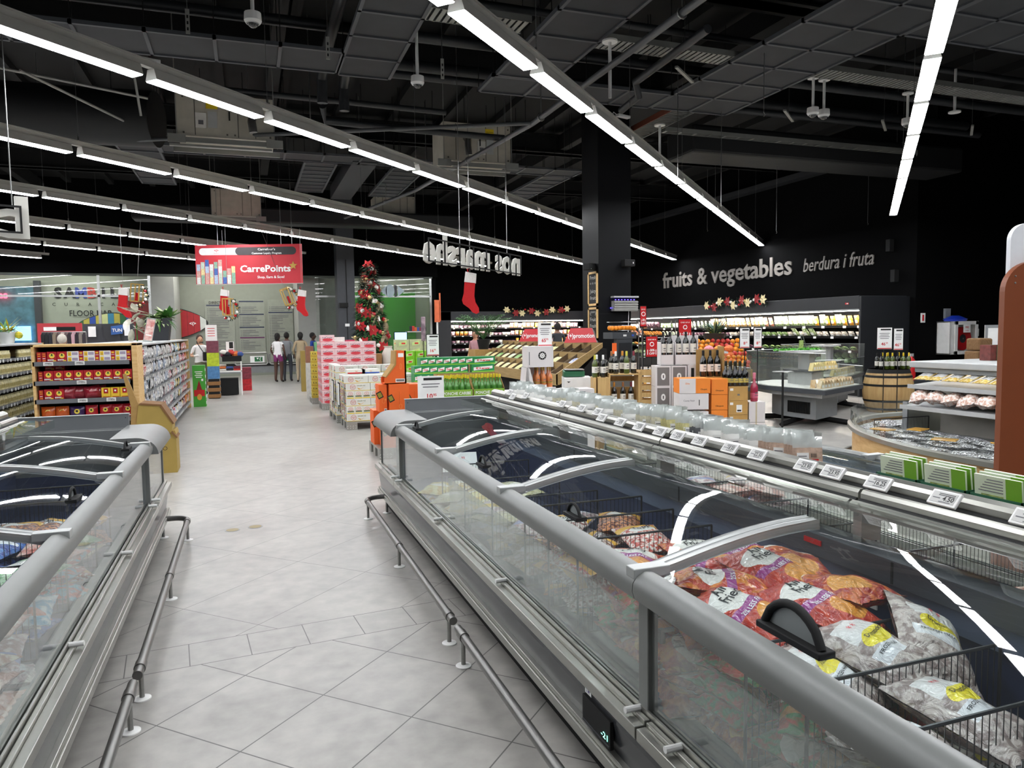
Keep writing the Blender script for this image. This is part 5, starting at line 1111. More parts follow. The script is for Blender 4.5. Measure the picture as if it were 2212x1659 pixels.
# pistachio liqueur trays
bgreen = mat('liqueur_green_glass', '4f8f3a', .12, var=.2, sc=20, coat=.6); pgreen = mat('pistachio_card', '86b03c', .55)
def liq():
    mb = MB(bgreen); mb.lathe([(.028, 0), (.032, .02), (.032, .14), (.024, .18), (.012, .2), (.012, .25)], n=12); mb.lathe([(.0325, .04), (.0325, .11)], n=12, m=mat('liqueur_label', 'c8c060', .5, col2='3a7a34', sc=40)); mb.lathe([(.014, .245), (.014, .285), (0, .286)], n=10, m=mat('liqueur_cap', 'd8c22a', .35)); return asmesh(mb)
LQ = liq()
psup = MB(mat('pistachio_cartons', '7fa43a', .6)); psup.box(0, 0, 0, .86, .4, .795)
for k in range(1, 3): psup.box(.0, -.002, k * .265, .86, .0, k * .265 + .006, dgreen)
o = psup.build('support_cartons'); o.location = (2.1, 8.5, 0); tag(o, 'green cartons stacked under the pistachio liqueur trays', 'carton')
for i in range(2):
    t = thing('liqueur_tray', 'open green carton tray of liqueur bottles, %s one' % ('left', 'right')[i], 'carton', (2.32 + i * .4, 8.5, .80), 0, 'pistachio liqueur trays')
    mb = MB(pgreen); mb.box(-.195, 0, 0, .195, .005, .12); mb.box(-.195, 0, 0, .195, .36, .004); mb.build('tray', t)
    mb = MB(card); mb.prism([(0, 0), (.36, 0), (.36, .3), (.2, .3), (.0, .12)], 'x', -.197, -.192); mb.prism([(0, 0), (.36, 0), (.36, .3), (.2, .3), (.0, .12)], 'x', .192, .197); mb.box(-.195, .355, 0, .195, .36, .3); mb.build('side_walls', t)
    mb = MB(txtw); mb.text('PONCHE CARIBE', (.0, -.002, .062), size=.05, m=txtw, w=.34, bold=.015); mb.text('PISTACHIO LIQUEUR', (.0, -.002, .02), size=.03, m=txtw, w=.32); mb.build('lettering', t)
    for r in range(3):
        for c in range(5): single('liqueur_bottle', LQ, (2.32 + i * .4 - .152 + c * .076, 8.55 + r * .11, .805), (0, 0, R.random()), 'green liqueur bottle in the %s tray, %s row, %s from left' % (('left', 'right')[i], ('front', 'middle', 'back')[r], nth(c)), 'bottle', 'green liqueur bottles')
psign(3.02, 12.6, 1.20, .21, .36, '16', '95', 'black framed double price sign above the green soda cartons', pole=.7)
# ================================================================ right half: produce, wine, chilled cases
def lightstrip(par, x0, y0, z0, x1, y1, z1, s=9, world=True):
    mb = MB(emis('fridge_light_%g' % s, 'fff6ea', s)); mb.box(x0, y0, z0, x1, y1, z1); return mb.build('light_strip', par, world=world)
# ---- long produce fridge on the right wall
fx = 13.0
t = thing('wall_fridge', 'long open wall fridge of fruit and vegetables under the black sign wall', 'fridge', (13.7, 13.3, 0)); hd = mat('fridge_header', '1e2024', .5)
mb = MB(hd); mb.box(fx, 13.2, 1.99, 14.4, 27.0, 2.29); mb.box(fx, 13.14, 0, 14.44, 13.2, 2.27); mb.build('header_and_end', t, .01, world=True)
mb = MB(lgrey); mb.box(fx - .005, 13.2, 1.955, fx + .04, 27.0, 1.99); mb.build('header_lip', t, world=True)
mb = MB(black); mb.box(14.0, 13.2, 0, 14.4, 27.0, 2.0); mb.box(fx + .1, 13.2, 0, 14.0, 27.0, .35); mb.box(fx, 27.0, 0, 14.4, 27.1, 2.29); mb.build('inside_back', t, world=True)
lightstrip(t, fx + .12, 13.3, 1.95, fx + .18, 26.9, 1.97, 34)
for z, d in ((1.61, .25), (1.36, .18), (1.04, .0)):
    mb = MB(black); mb.box(fx + d, 13.2, z - .02, 14.0, 27.0, z); mb.box(fx + d, 13.2, z - .035, fx + d + .01, 27.0, z + .012); y = 13.4
    while y < 26.5: mb.box(fx + d - .006, y, z - .05, fx + d, y + .09, z, txtw); y += .35 + R.random() * .5
    mb.build('shelf_board', t, world=True)
mb = MB(red); mb.box(fx - .012, 13.5, 2.1, fx - .002, 13.6, 2.14); mb.box(fx - .012, 13.51, 2.11, fx - .013, 13.56, 2.13, white); mb.build('small_badge', t, world=True)
def pack(w, h, d, c1, c2, sc=14, lab=True):
    m = bagmat('pack_' + c1 + c2, c1, c2, (), sc=sc, coat=.5); H = bagheight(w, h, d, w * 70 + h * 10); vs = []; fs = []; nx, ny = 5, 5; mb = MB(m)
    for sd in (1, -1):
        for j in range(ny+1):
            for i in range(nx+1): yy = (i/nx-.5)*w; z = (j/ny-.5)*h; vs.append((sd * H(yy, z), yy, z + h/2))
    q = (nx+1)*(ny+1)
    for j in range(ny):
        for i in range(nx): a = j*(nx+1)+i; fs.append((a+nx+1, a+nx+2, a+1, a)); a += q; fs.append((a, a+1, a+nx+2, a+nx+1))
    mb.add(vs, fs, m, True)
    if lab: mb.box(-d/2 - .006, -w*.25, h*.3, -d/2 + .002, w*.25, h*.62, txtw)
    return asmesh(mb)
PKS = {'cut fruit': pack(.16, .26, .07, 'e8a83c', 'f0dcae'), 'salad': pack(.18, .27, .08, '5c8a34', 'dfe6b8'), 'juice': pack(.12, .24, .07, 'e89a1c', 'f6c94a', 6), 'mixed fruit': pack(.16, .25, .07, 'd86a50', 'f0c89a'), 'white vegetable': pack(.17, .16, .09, 'e4dcd0', 'c8b8a8', 8), 'pink meat': pack(.16, .22, .07, 'd85a72', 'f2d0d4', 8), 'dark berry': pack(.16, .14, .08, '4a1c38', '8a5a6c', 12), 'green herb': pack(.16, .16, .08, '3c6e2c', 'a8c078', 16), 'bottled': pack(.07, .2, .06, 'c8d8b0', 'f0f4e4', 6), 'aubergine': pack(.14, .22, .09, '1e1420', '6a4a58', 10, False), 'carrot': pack(.14, .22, .08, 'e07a1c', 'f0b060', 14, False)}
def frow(z, xx, y0, y1, seq, step, nm, lean=.25, s=1, grp='packs in the long wall fridge', extra=0):
    y = y0; i = 0
    while y < y1:
        k = seq[min(len(seq) - 1, int((y - y0) / (y1 - y0) * len(seq)))]
        if isinstance(k, tuple): k = R.choice(k)
        single('produce_pack', PKS[k], (xx + jit(.02), y, z + .003), (0, -lean + jit(.08), jit(.15)), '%s pack on the %s of the wall fridge, %s from the near end' % (k, nm, nth(i)), 'pack', grp, (s, s, s)); y += step * (.9 + R.random() * .2); i += 1
frow(1.61, fx + .34, 13.35, 26.8, ['juice', ('juice', 'salad'), 'salad', 'salad', ('mixed fruit', 'salad'), 'cut fruit', 'cut fruit', ('mixed fruit', 'cut fruit'), 'bottled', 'bottled', 'white vegetable', 'green herb', 'aubergine', ('carrot', 'aubergine'), 'white vegetable', 'pink meat', 'pink meat', 'pink meat'], .19, 'top shelf', .3, 1.05)
frow(1.36, fx + .28, 13.4, 26.8, ['white vegetable', ('salad', 'white vegetable'), 'green herb', 'white vegetable', ('dark berry', 'white vegetable'), ('bottled', 'bottled', 'dark berry'), 'bottled', 'carrot', ('mixed fruit', 'dark berry'), 'white vegetable', 'pink meat'], .21, 'second shelf', .7, .95)
frow(1.04, fx + .25, 13.5, 26.8, ['green herb', 'green herb', ('dark berry', 'white vegetable'), 'white vegetable', 'dark berry', 'green herb', ('carrot', 'green herb'), 'pink meat'], .24, 'third shelf', 1.1, 1)
# loose roots and tubers in the lowest tray
prd = {'potato': ('8a6a4c', .045), 'purple onion': ('6a2c40', .042), 'cabbage': ('a8c890', .09), 'melon': ('c8cfa0', .1), 'pumpkin': ('c87a3a', .08)}
for k, (c, r) in prd.items():
    mb = MB(mat('produce_' + c, c, .6, var=.2, sc=18)); mb.ball(0, 0, 0, r, 10, sc=(1, 1, .85)); prd[k] = (asmesh(mb), r)
i = 0; y = 13.5
while y < 24:
    k = 'cabbage' if y < 14.8 else 'potato' if y < 17 else 'purple onion' if y < 19 else 'pumpkin' if y < 21 else 'melon'
    me, r = prd[k]
    for j in range(2): single(k.replace(' ', '_'), me, (fx + .22 + j * r * 1.9, y + jit(.02), .37 + .35 + .12 * j + r * .8), (jit(1), jit(1), 0), '%s in the wall fridge tray, %s from the near end, %s row' % (k, nth(i), ('front', 'back')[j]), k.split()[-1], 'loose produce in the wall fridge'); 
    y += r * 2.6; i += 1
mb = MB(black); mb.prism([(fx + .05, .35), (fx + .05, .72), (fx + .5, .86), (14.0, .9), (14.0, .35)], 'y', 13.25, 26.9); o = mb.build('produce_tray', t, world=True)
# wall lettering
sgrey = mat('wall_lettering_grey', '8a847e', .5, var=.02)
t = thing('wall_lettering', 'raised grey lettering fruits & vegetables with script words on the black wall', 'sign', (14.44, 20.5, 3.08))
def wtext(s, yl, yr, z, size, bold, shear=0):
    mb = MB(sgrey); me = MB(sgrey); me.text(s, (14.42, (yl + yr) / 2, z), (0, -1, 0), (0, 0, 1), size, sgrey, w=abs(yl - yr), bold=bold)
    if shear:
        me.v = [Vector((v.x, v.y - shear * (v.z - z), v.z)) for v in me.v]
    o = me.build('lettering', t, world=True); q = o.modifiers.new('s', 'SOLIDIFY'); q.thickness = .03; return o
wtext('fruits & vegetables', 23.97, 17.1, 3.08, .78, .016)
o = wtext('berdura i fruta', 16.65, 14.22, 3.10, .52, .004, .18)
for x, y, z in ((14.40, 13.7, 3.35), (14.3, 13.45, 2.62)):
    mb = MB(black); mb.box(x - .08, y - .06, z, x + .05, y + .06, z + .28); tag(mb.build('wall_speaker'), 'small black box on the black wall %s' % ('high right of the script words' if z > 3 else 'above the fridge end'), 'speaker')
# garlands
gar = mat('garland_green', '1c3a20', .7, var=.3, sc=40); goldm = mat('gold_ornament', 'd8b060', .3, .7); creamp = mat('cream_petal', 'e0d0a0', .5); redb = mat('red_bauble', 'b0141c', .2, coat=.6); whb = mat('white_bauble', 'e4e0da', .25, coat=.6); goldb = mat('gold_bauble', 'd8bc80', .25, .6)
def flower(mb, c, r, m, ax):
    c = Vector(c); u, v = ax
    for k in range(6):
        a = 2*pi*k/6; d = u * cos(a) + v * sin(a); s_ = u * -sin(a) + v * cos(a); n = u.cross(v)
        mb.add([c, c + d*r*.5 + s_*r*.28 + n*.02, c + d*r, c + d*r*.5 - s_*r*.28 + n*.02], [(0, 1, 2, 3)], m)
def garland(a, b, n, lab, ax, seeds):
    a, b = Vector(a), Vector(b); t = thing('garland', lab, 'garland', a); u, v = Vector(ax[0]), Vector(ax[1]); nn = u.cross(v)
    mb = MB(gar)
    for k in range(n): 
        c = a.lerp(b, R.random()) + v * jit(.09) + nn * jit(.04)
        d = Vector((jit(1), jit(1), jit(1))).normalized(); leaf(mb, c, d, .11, .012, gar, .1, 2)
    mb.build('fir_sprigs', t, world=True)
    L_ = (b - a).length
    for k in range(seeds):
        c = a.lerp(b, (k + .5) / seeds) + v * jit(.09) + nn * .06; q = R.random()
        if k % 5 == 0: mb = MB(creamp); flower(mb, c, .15, creamp, (u, v)); o = mb.build('poinsettia_flower', t, world=True); o['label'] = 'pale poinsettia flower'
        elif k % 5 == 3: mb = MB(dred); flower(mb, c, .16, dred, (u, v)); o = mb.build('poinsettia_flower', t, world=True); o['label'] = 'red poinsettia flower'
        else: mb = MB(R.choice([redb, goldb, whb])); mb.ball(c.x, c.y, c.z, .04, 8); mb.build('bauble', t, world=True)
garland((12.95, 19.0, 2.30), (12.95, 16.3, 2.28), 420, 'Christmas garland with white and red flowers on the wall fridge header', ((0, -1, 0), (0, 0, 1)), 21)
garland((9.5, 27.55, 2.36), (12.2, 27.55, 2.36), 380, 'Christmas garland with gold poinsettias on the meat fridge header', ((1, 0, 0), (0, 0, 1)), 21)
# ---- meat fridge on the back wall
t = thing('meat_fridge', 'open meat and dairy wall fridge along the far back wall', 'fridge', (10, 27.7, 0)); my = 27.6
mb = MB(hd); mb.box(6.75, my, 2.02, 13.0, 28.55, 2.36); mb.box(6.75, my, 0, 7.35, 28.55, 2.36); mb.build('header_and_end', t, .01, world=True)
mb = MB(lgrey); mb.box(7.35, my - .005, 1.985, 13.0, my + .04, 2.02); mb.build('header_lip', t, world=True)
mb = MB(black); mb.box(7.35, 28.3, 0, 13.0, 28.5, 2.02); mb.box(7.35, my + .05, 0, 13.0, 28.3, .4); mb.build('inside_back', t, world=True); lightstrip(t, 7.4, my + .1, 1.97, 12.95, my + .16, 1.99, 30)
for z, d in ((1.72, .3), (1.42, .22), (1.12, .16), (.82, .08)):
    mb = MB(black); mb.box(7.35, my + d, z - .02, 13.0, 28.3, z); mb.box(7.35, my + d - .008, z - .03, 13.0, my + d, z + .01); x = 7.5
    while x < 12.9: mb.box(x, my + d - .012, z - .035, x + .07, my + d - .008, z + .008, lgrey); x += .3 + R.random() * .4
    mb.build('shelf_board', t, world=True)
for si, (z, d) in enumerate(((1.72, .3), (1.42, .22), (1.12, .16), (.82, .08))):
    x = 7.5; i = 0
    while x < 12.9:
        f = (x - 7.4) / 5.5; pool = ('pink meat', 'carrot') if f < .25 and si == 1 else ('dark berry', 'white vegetable') if f < .45 else ('juice', 'cut fruit', 'mixed fruit', 'pink meat') if si != 2 else ('dark berry', 'juice', 'pink meat')
        k = R.choice(pool); nm = {'carrot': 'orange', 'dark berry': 'dark', 'juice': 'yellow', 'cut fruit': 'pale yellow', 'mixed fruit': 'salmon', 'pink meat': 'pink', 'white vegetable': 'white'}[k]
        single('chilled_pack', PKS[k], (x, my + d + .12, z + .002), (0, -.2, pi/2 + jit(.1)), '%s pack on the %s shelf of the meat fridge, %s from left' % (nm, SHN[si], nth(i)), 'pack', 'packs in the meat fridge', (1, .95, .8)); x += .175; i += 1
# ---- slanted produce bins
bw = mat('bin_wood', '6e5c44', .7, col2='574631', sc=3, stretch=(1, 12, 12)); bwl = mat('bin_light_wood', 'a88c5c', .6, col2='8f7446', sc=3, stretch=(10, 1, 10))
XL, XH, ZL, ZH, Y0, Y1 = 5.15, 6.02, .80, 1.34, 12.1, 17.6
t = thing('slanted_produce_bins', 'long slanted wooden produce display with compartments before the dark column', 'display', (5.5, 12.1, 0))
sl = lambda x: ZL + (x - XL) / (XH - XL) * (ZH - ZL)
mb = MB(black); mb.prism([(XL + .1, 0), (XL + .25, .62), (XH, ZH - .08), (XH + .12, ZH - .08), (XH + .12, 0)], 'y', Y0 + .03, Y1); mb.build('black_base', t, world=True)
mb = MB(bwl); mb.prism([(XL - .03, ZL - .16), (XL - .03, ZL + .03), (XH + .02, ZH + .03), (XH + .02, ZH - .05), (XL + .04, ZL - .16)], 'y', Y0, Y0 + .04); mb.box(XL - .04, Y0, ZL - .17, XL, Y1, ZL + .03); mb.build('front_boards', t, world=True)
mb = MB(bw); mb.prism([(XL, ZL - .1), (XH, ZH - .1), (XH, ZH - .12), (XL, ZL - .12)], 'y', Y0 + .04, Y1)
n = 13
for k in range(1, n): y = Y0 + (Y1 - Y0) * k / n; mb.prism([(XL, ZL - .1), (XH, ZH - .1), (XH, ZH + .01), (XL, ZL + .01)], 'y', y - .008, y + .008, bw)
for q in (0, .34, .67, 1): x = XL + (XH - XL) * q; mb.box(x - .01, Y0 + .04, sl(x) - .1, x + .01, Y1, sl(x) + .03, bwl)
mb.build('compartments', t, world=True)
loaf = {}
for nm, c1, c2 in (('pale celery', 'd8d4a0', 'b8b878'), ('wrapped bread', 'c8a860', 'e4d4a0'), ('white leek', 'e0e0cc', '9ab070'), ('blue wrapped', '4a62a8', 'd8d8e0'), ('pink radish', 'c84a70', 'e8b8c8'), ('green lettuce', '5c9040', '9cc070')):
    m = mat('pro_' + c1, c1, .35, col2=c2, sc=20, bump=.3, coat=.4); mb = MB(m); mb.ball(0, 0, 0, 1, 10, sc=(.13, .05, .04)); loaf[nm] = asmesh(mb)
i = 0
for k in range(n):
    for q in range(3):
        y = Y0 + (Y1 - Y0) * (k + .5) / n; x = XL + (XH - XL) * (q + .5) / 3
        if k < 4 and not (k, q) in ((2, 1), (0, 1)): continue
        nm = R.choice(['pale celery', 'wrapped bread', 'white leek', 'blue wrapped' if k < 7 else 'green lettuce', 'pink radish' if q == 2 else 'pale celery'])
        if (k, q) in ((0, 1),): nm = 'blue wrapped'
        for j in range(3): single('vegetable_pack', loaf[nm], (x, y - .11 + j * .11, sl(x) - .05), (0, -.56, jit(.2)), '%s pack in the slanted bins, compartment %s from near, tier %s, %s' % (nm, ORDW[k], ORDW[q], ('right', 'middle', 'left')[j]), 'vegetable', 'packs in the slanted bins')
# promotion tents
for i, (y, w) in enumerate(((12.75, 'right'), (15.2, 'left'))):
    t = thing('promotion_tent', 'red folded promotion tent on the slanted bins, %s one' % w, 'sign', (6.0, y, 1.37), -.25, 'red promotion tents')
    mb = MB(mat('promotion_red', 'c42a34', .45, var=.03)); mb.prism([(-.17, 0), (-.02, .26), (.0, .26), (-.155, 0)], 'y', -.02, .0); mb.T = None
    mb = MB(MATS['promotion_red']); mb.add([(-.42, -.09, 0), (.20, -.09, 0), (.13, .0, .27), (-.28, .0, .27)], [(0, 1, 2, 3)]); mb.build('front_leaf', t, solid=.006)
    mb = MB(lgrey); mb.add([(.20, -.09, 0), (.36, .12, 0), (.13, .0, .27)], [(0, 1, 2)]); mb.add([(.36, .12, 0), (-.2, .12, 0), (-.28, 0, .27), (.13, 0, .27)], [(0, 1, 2, 3)]); mb.build('back_leaf', t, solid=.006)
    mb = MB(txtw); mb.text('(+)promotion', (-.09, -.055, .09), (1, .0, 0), (0, .32, 1), .12, txtw, w=.5, bold=.02); o = mb.build('lettering', t); o.location = (0, -.015, 0)
# palm in the far produce area
def frondplant(name, lab, loc, n, L_, w, m, stemh=.3, pot=None, up=1.0):
    t = thing(name, lab, 'potted plant', loc)
    mb = MB(pot or black); mb.lathe([(.12, 0), (.17, .25), (.15, .25)], n=16); mb.build('pot', t)
    mb = MB(m)
    for k in range(n):
        a = R.random() * 2 * pi; d = Vector((cos(a), sin(a), up + R.random() * .9)).normalized(); base = Vector((0, 0, .25)); prev = base
        for q in range(1, 9):
            p = base + d * L_ * q / 8 + Vector((0, 0, -.35 * L_ * (q / 8) ** 2)); mb.tube([prev, p], .005, 3, m, caps=False); prev = p
            s_ = d.cross(Vector((0, 0, 1))).normalized()
            for sg in (1, -1): leaf(mb, p, s_ * sg + d * .6, w * (1.1 - q / 12), .012, m, .3, 2)
    mb.build('fronds', t); return t
o = frondplant('palm_plant', 'feathery green palm standing behind the slanted bins and promotion tents', (5.6, 17.9, 1.15), 44, 1.15, .3, mat('palm_green', '3a6a38', .55, col2='5c8c50', sc=8))
mb = MB(card); mb.box(-.3, -.3, 0, .3, .3, 1.15); o = mb.build('wooden_plinth'); o.location = (5.6, 17.95, 0); tag(o, 'wooden plinth under the feathery palm', 'plinth')
# column fittings
def chalk(z0, z1, lab, txt):
    t = thing('chalkboard', lab, 'chalkboard', (6.215, 12.62, z0)); h = z1 - z0
    mb = MB(pine); mb.box(-.03, -.2 + .0, 0, -.005, -.16, h); mb.box(-.03, .16, 0, -.005, .2, h); mb.box(-.03, -.2, 0, -.005, .2, .04); mb.box(-.03, -.2, h - .04, -.005, .2, h); mb.build('wooden_frame', t)
    mb = MB(mat('chalk_black', '15171a', .8, var=.2)); mb.box(-.015, -.16, .04, -.004, .16, h - .04)
    for k, s in enumerate(txt): mb.text(s, (-.017, 0, h * (.78 - k * .2)), (0, -1, 0), (0, 0, 1), .1, mat('chalk_white', 'c8c8c4', .8), w=.24, bold=-.005)
    mb.build('board', t); t.location.y = 12.62 + .2 + .0; return t
chalk(2.06, 2.70, 'upper wooden framed chalkboard with chalk drawing on the dark column', ['Fresh', '* * *', 'Juicy', 'fruit'])
chalk(1.41, 2.03, 'lower wooden framed chalkboard with chalk writing on the dark column', ['(^^)', 'Fruit', 'Fresh'])
for i, (x, y, z) in enumerate(((6.1, 12.75, 2.72), (6.78, 12.5, 2.78))):
    t = thing('wall_speaker', 'black loudspeaker on the %s of the dark column' % ('left face' if i == 0 else 'front face'), 'speaker', (x, y, z), .5 - i * .5); mb = MB(black); mb.box(-.11, -.07, 0, .11, .07, .13); mb.build('box', t, .01); mb = MB(white); mb.box(.06, -.073, .05, .075, -.07, .08) if i else mb.box(-.05, -.072, .02, -.04, -.07, .03); mb.build('badge', t)
t = thing('insect_killer', 'silver insect killer with violet tubes on the dark column', 'insect killer', (6.72, 12.61, 1.95))
mb = MB(mat('louvred_aluminium', 'a9a8a4', .45, .4)); mb.box(-.25, -.13, .0, .25, -.01, .19)
for k in range(4): mb.box(-.25, -.14 - .004 * k, .02 + k * .045, .25, -.12, .045 + k * .045)
mb.box(-.26, -.15, .25, .26, -.0, .28, lgrey); mb.box(-.26, -.02, .0, .26, 0, .28, black); mb.build('housing', t)
mb = MB(emis('violet_tube', '4a3cff', 2.5)); 
for k in range(7): mb.box(-.21 + k * .065, -.1, .205, -.19 + k * .065, -.09, .22)
mb.box(-.27, -.03, .05, -.262, -.015, .07); mb.build('tubes', t)
mb = MB(white); mb.tube([(6.83, 12.58, 1.95), (6.82, 12.58, 1.6), (6.8, 12.58, 1.3)], .006, 5); tag(mb.build('power_cable'), 'thin white cable hanging under the insect killer', 'cable')
# weighing station with bread basket
t = thing('weighing_station', 'grey self service scale station with screen before the dark column', 'scale', (5.95, 11.2, 0))
mb = MB(steel); mb.box(-.18, 0, 0, .2, .35, 1.05); mb.build('cabinet', t, .005); mb = MB(cgrey); mb.box(-.2, -.05, 1.45, .25, .3, 1.56); mb.prism([(-.02, 1.06), (.1, 1.06), (.06, 1.45), (-.04, 1.45)], 'x', -.12, .18); mb.build('screen_housing', t)
mb = MB(mat('dark_screen', '26282c', .15)); mb.add([(-.08, -.03, 1.12), (.16, -.03, 1.12), (.16, -.05, 1.38), (-.08, -.05, 1.38)], [(0, 1, 2, 3)]); mb.box(0, -.055, 1.49, .06, -.05, 1.52, white); mb.box(.16, -.055, 1.49, .2, -.05, 1.52, blue); mb.build('screen', t)
mb = MB(orange); mb.box(-.2, -.06, 1.2, -.13, -.03, 1.38); mb.build('orange_flap', t)
t = thing('wire_basket', 'wire basket of orange fruit on top of the scale station', 'basket', (5.97, 11.25, 1.57)); mb = MB(steel)
for z in (.02, .1, .16): mb.tube([(.26*cos(a)*(.7 + z*2), .16*sin(a)*(.7+z*2), z) for a in [2*pi*k/20 for k in range(20)]], .004, 4, closed=True)
mb.build('wires', t)
fr = mat('orange_peel', 'f09018', .45, bump=.2, sc=60); mbo = MB(fr); mbo.ball(0, 0, 0, .042, 10); OR = asmesh(mbo)
for k in range(14): single('orange', OR, (5.97 - .2 + (k % 7) * .068, 11.2 + .09 * (k // 7), 1.625 + jit(.01)), (0, 0, 0), 'orange in the wire basket on the scale, %s from left, %s row' % (nth(k % 7), ('front', 'back')[k // 7]), 'orange', 'oranges in the wire basket')
t = thing('red_offer_sign', 'x', 'sign')
def redsign(x, y, z0, z1, w, off, lab, t=None, pole=True):
    t = thing('offer_sign', lab, 'sign', (x, y, z0), -.15, 'red discount signs'); h = z1 - z0
    mb = MB(red); mb.box(-w/2, -.005, 0, w/2, .005, h); mb.build('card', t); mb = MB(black); mb.box(-w/2 - .01, .004, -.015, w/2 + .01, .01, h + .01); mb.build('frame', t)
    mb = MB(txtw); mb.text('ONE OF A', (0, -.008, h*.82), size=.03, m=txtw, w=w*.75); n = 14; mb.tube([(.03*cos(2*pi*k/n), -.008, h*.62 + .03*sin(2*pi*k/n)) for k in range(n)], .006, 4, txtw, closed=True)
    mb.text(off, (0, -.008, h*.27), size=h*.16, m=txtw, w=w*.5, bold=.03); mb.text('OFF', (0, -.008, h*.1), size=h*.16, m=txtw, w=w*.5, bold=.03)
    for k in range(2): mb.box(-w*.42 + k*w*.76, -.008, h*.1, -w*.36 + k*w*.76, -.006, h*.35)
    mb.build('print', t)
    if pole: mb = MB(black); mb.tube([(0, .012, 0), (0, .012, -z0)], .01, 6); mb.lathe([(.14, -z0), (.14, -z0 + .01), (0, -z0 + .02)], y=.01, n=16); mb.build('pole', t)
bpy.data.objects.remove(t)
redsign(5.9, 10.13, 1.18, 1.49, .18, '-20%', 'red discount sign reading 20% off beside the wine bottles'); redsign(6.4, 9.98, 1.43, 1.75, .2, '-35%', 'red discount sign reading 35% off above the grey wine cases'); redsign(5.82, 10.25, 1.65, 1.96, .09, '-20%', 'narrow red discount sign highest beside the column', pole=True)
# ---- wine corner
wg = mat('dark_wine_glass', '0d0f0e', .08, coat=.8, var=.2); wgg = mat('green_wine_glass', '4a5a20', .1, coat=.8); ros = mat('rose_wine', 'd8824a', .12, coat=.6); rpk = mat('pink_sparkling', 'a8304c', .12, coat=.6)
lbw = mat('cream_label', 'e6e2d8', .6)
def bottle(body, cap, lab=lbw, r=.038, h=.3, shoulder=.62, lz=(.2, .48), base=None):
    mb = MB(body); mb.lathe([(r*.9, 0), (r, .008), (r, h*shoulder), (r*.75, h*(shoulder+.09)), (r*.38, h*(shoulder+.17)), (r*.36, h*.98), (r*.3, h)], n=14); body_ = asmesh(mb)
    mb = MB(lab); mb.lathe([(r + .0008, h*lz[0]), (r + .0008, h*lz[1])], n=14); mb.box(-r*.5, -r - .0016, h*(lz[0]+.08), r*.5, -r*.9, h*(lz[0]+.1), txtg); mb.box(-r*.4, -r - .0016, h*(lz[0]+.16), r*.4, -r*.9, h*(lz[0]+.2), txtg); l_ = asmesh(mb)
    mb = MB(cap); mb.lathe([(r*.39, h*.8), (r*.39, h*.985), (r*.33, h + .002), (0, h + .003)], n=12); c_ = asmesh(mb)
    return body_, l_, c_
BT = {'black': bottle(wg, black), 'white capped': bottle(wg, white), 'red capped': bottle(wg, mat('wine_capsule', '7a1a30', .4)), 'amber capped': bottle(wg, mat('amber_capsule', 'c8862a', .4)), 'green': bottle(wgg, mat('lime_capsule', 'c8c23a', .4)), 'copper capped': bottle(wg, mat('copper_capsule', 'a86a3a', .4)), 'champagne': bottle(wg, mat('dark_foil', '2c2a20', .3, .4), mat('ochre_label', 'c8b25a', .5), .044, .31, .5, (.14, .32)), 'rose': bottle(ros, mat('gold_foil', 'b89a4a', .35, .5), goldm, .036, .3, .5, (.2, .3)), 'pink': bottle(rpk, mat('pink_foil', 'd87a90', .35), mat('pink_label', 'd86a86', .5), .042, .32, .5, (.12, .3)), 'yellow': bottle(wgg, mat('yellow_capsule', 'e0c020', .4)), 'large': bottle(wg, black, lbw, .046, .36, .6, (.12, .5))}
def btl(kind, x, y, z, lab, grp='wine bottles', rz=0, s=1):
    t = thing('wine_bottle', lab, 'bottle', (x, y, z), rz, grp); t.scale = (s, s, s)
    for n_, me in zip(('glass_body', 'label_band', 'capsule'), BT[kind]): o = bpy.data.objects.new(n_, me); COL.objects.link(o); o.parent = t
    return t
wz = -.32          # the wine corner faces the camera
def at(x, y, dx, dy, rz=wz): return (x + dx * cos(rz) - dy * sin(rz), y + dx * sin(rz) + dy * cos(rz))
cx, cy = 4.33, 8.95
t = thing('wooden_wine_rack', 'pine crates set as a wine rack behind the freezer', 'rack', (cx, cy, 0), wz)
wd = mat('crate_pine', 'cfae74', .6, col2='b8935a', sc=3, stretch=(10, 10, 1))
mb = MB(wd); mb.box(0, 0, 0, .035, .32, .97); mb.box(.055, 0, 0, .21, .32, .97); mb.box(.21, 0, .3, .225, .32, 1.02); mb.box(.60, 0, .3, .63, .32, 1.04); mb.box(.21, 0, 1.0, .62, .32, 1.015); mb.box(.21, 0, .58, .62, .32, .6); mb.box(.21, .3, .9, .62, .31, .97); mb.box(.21, .3, .6, .62, .31, .82); mb.build('crate_boards', t, .002)
mb = MB(wd)
for k in range(5): z = .60 + k * .098; mb.box(.63, 0, z, .91, .012, z + .062); mb.box(.63, .3, z, .91, .31, z + .062)
mb.box(.63, 0, .58, .65, .3, 1.05); mb.box(.89, 0, .58, .91, .3, 1.05); mb.box(.6, 0, .0, .92, .32, .5); mb.box(.6, -.02, .5, .93, .32, .56); mb.build('slatted_crate', t, .002)
mb = MB(wd); mb.box(0, .0, 0, .62, .32, .3); mb.build('lower_crates', t)
for i, (k, dx, dy, z) in enumerate((('green', .03, .1, .97), ('white capped', .07, .2, .97), ('white capped', .14, .08, .97), ('black', .19, .2, .97), ('copper capped', .27, .18, 1.015), ('white capped', .31, .08, 1.015), ('amber capped', .42, .2, 1.015), ('green', .46, .1, 1.015), ('red capped', .56, .12, 1.015))):
    x, y = at(cx, cy, dx, dy); btl(k, x, y, z, '%s wine bottle on top of the pine rack, %s from left' % (k, nth(i)), 'bottles on top of the pine rack')
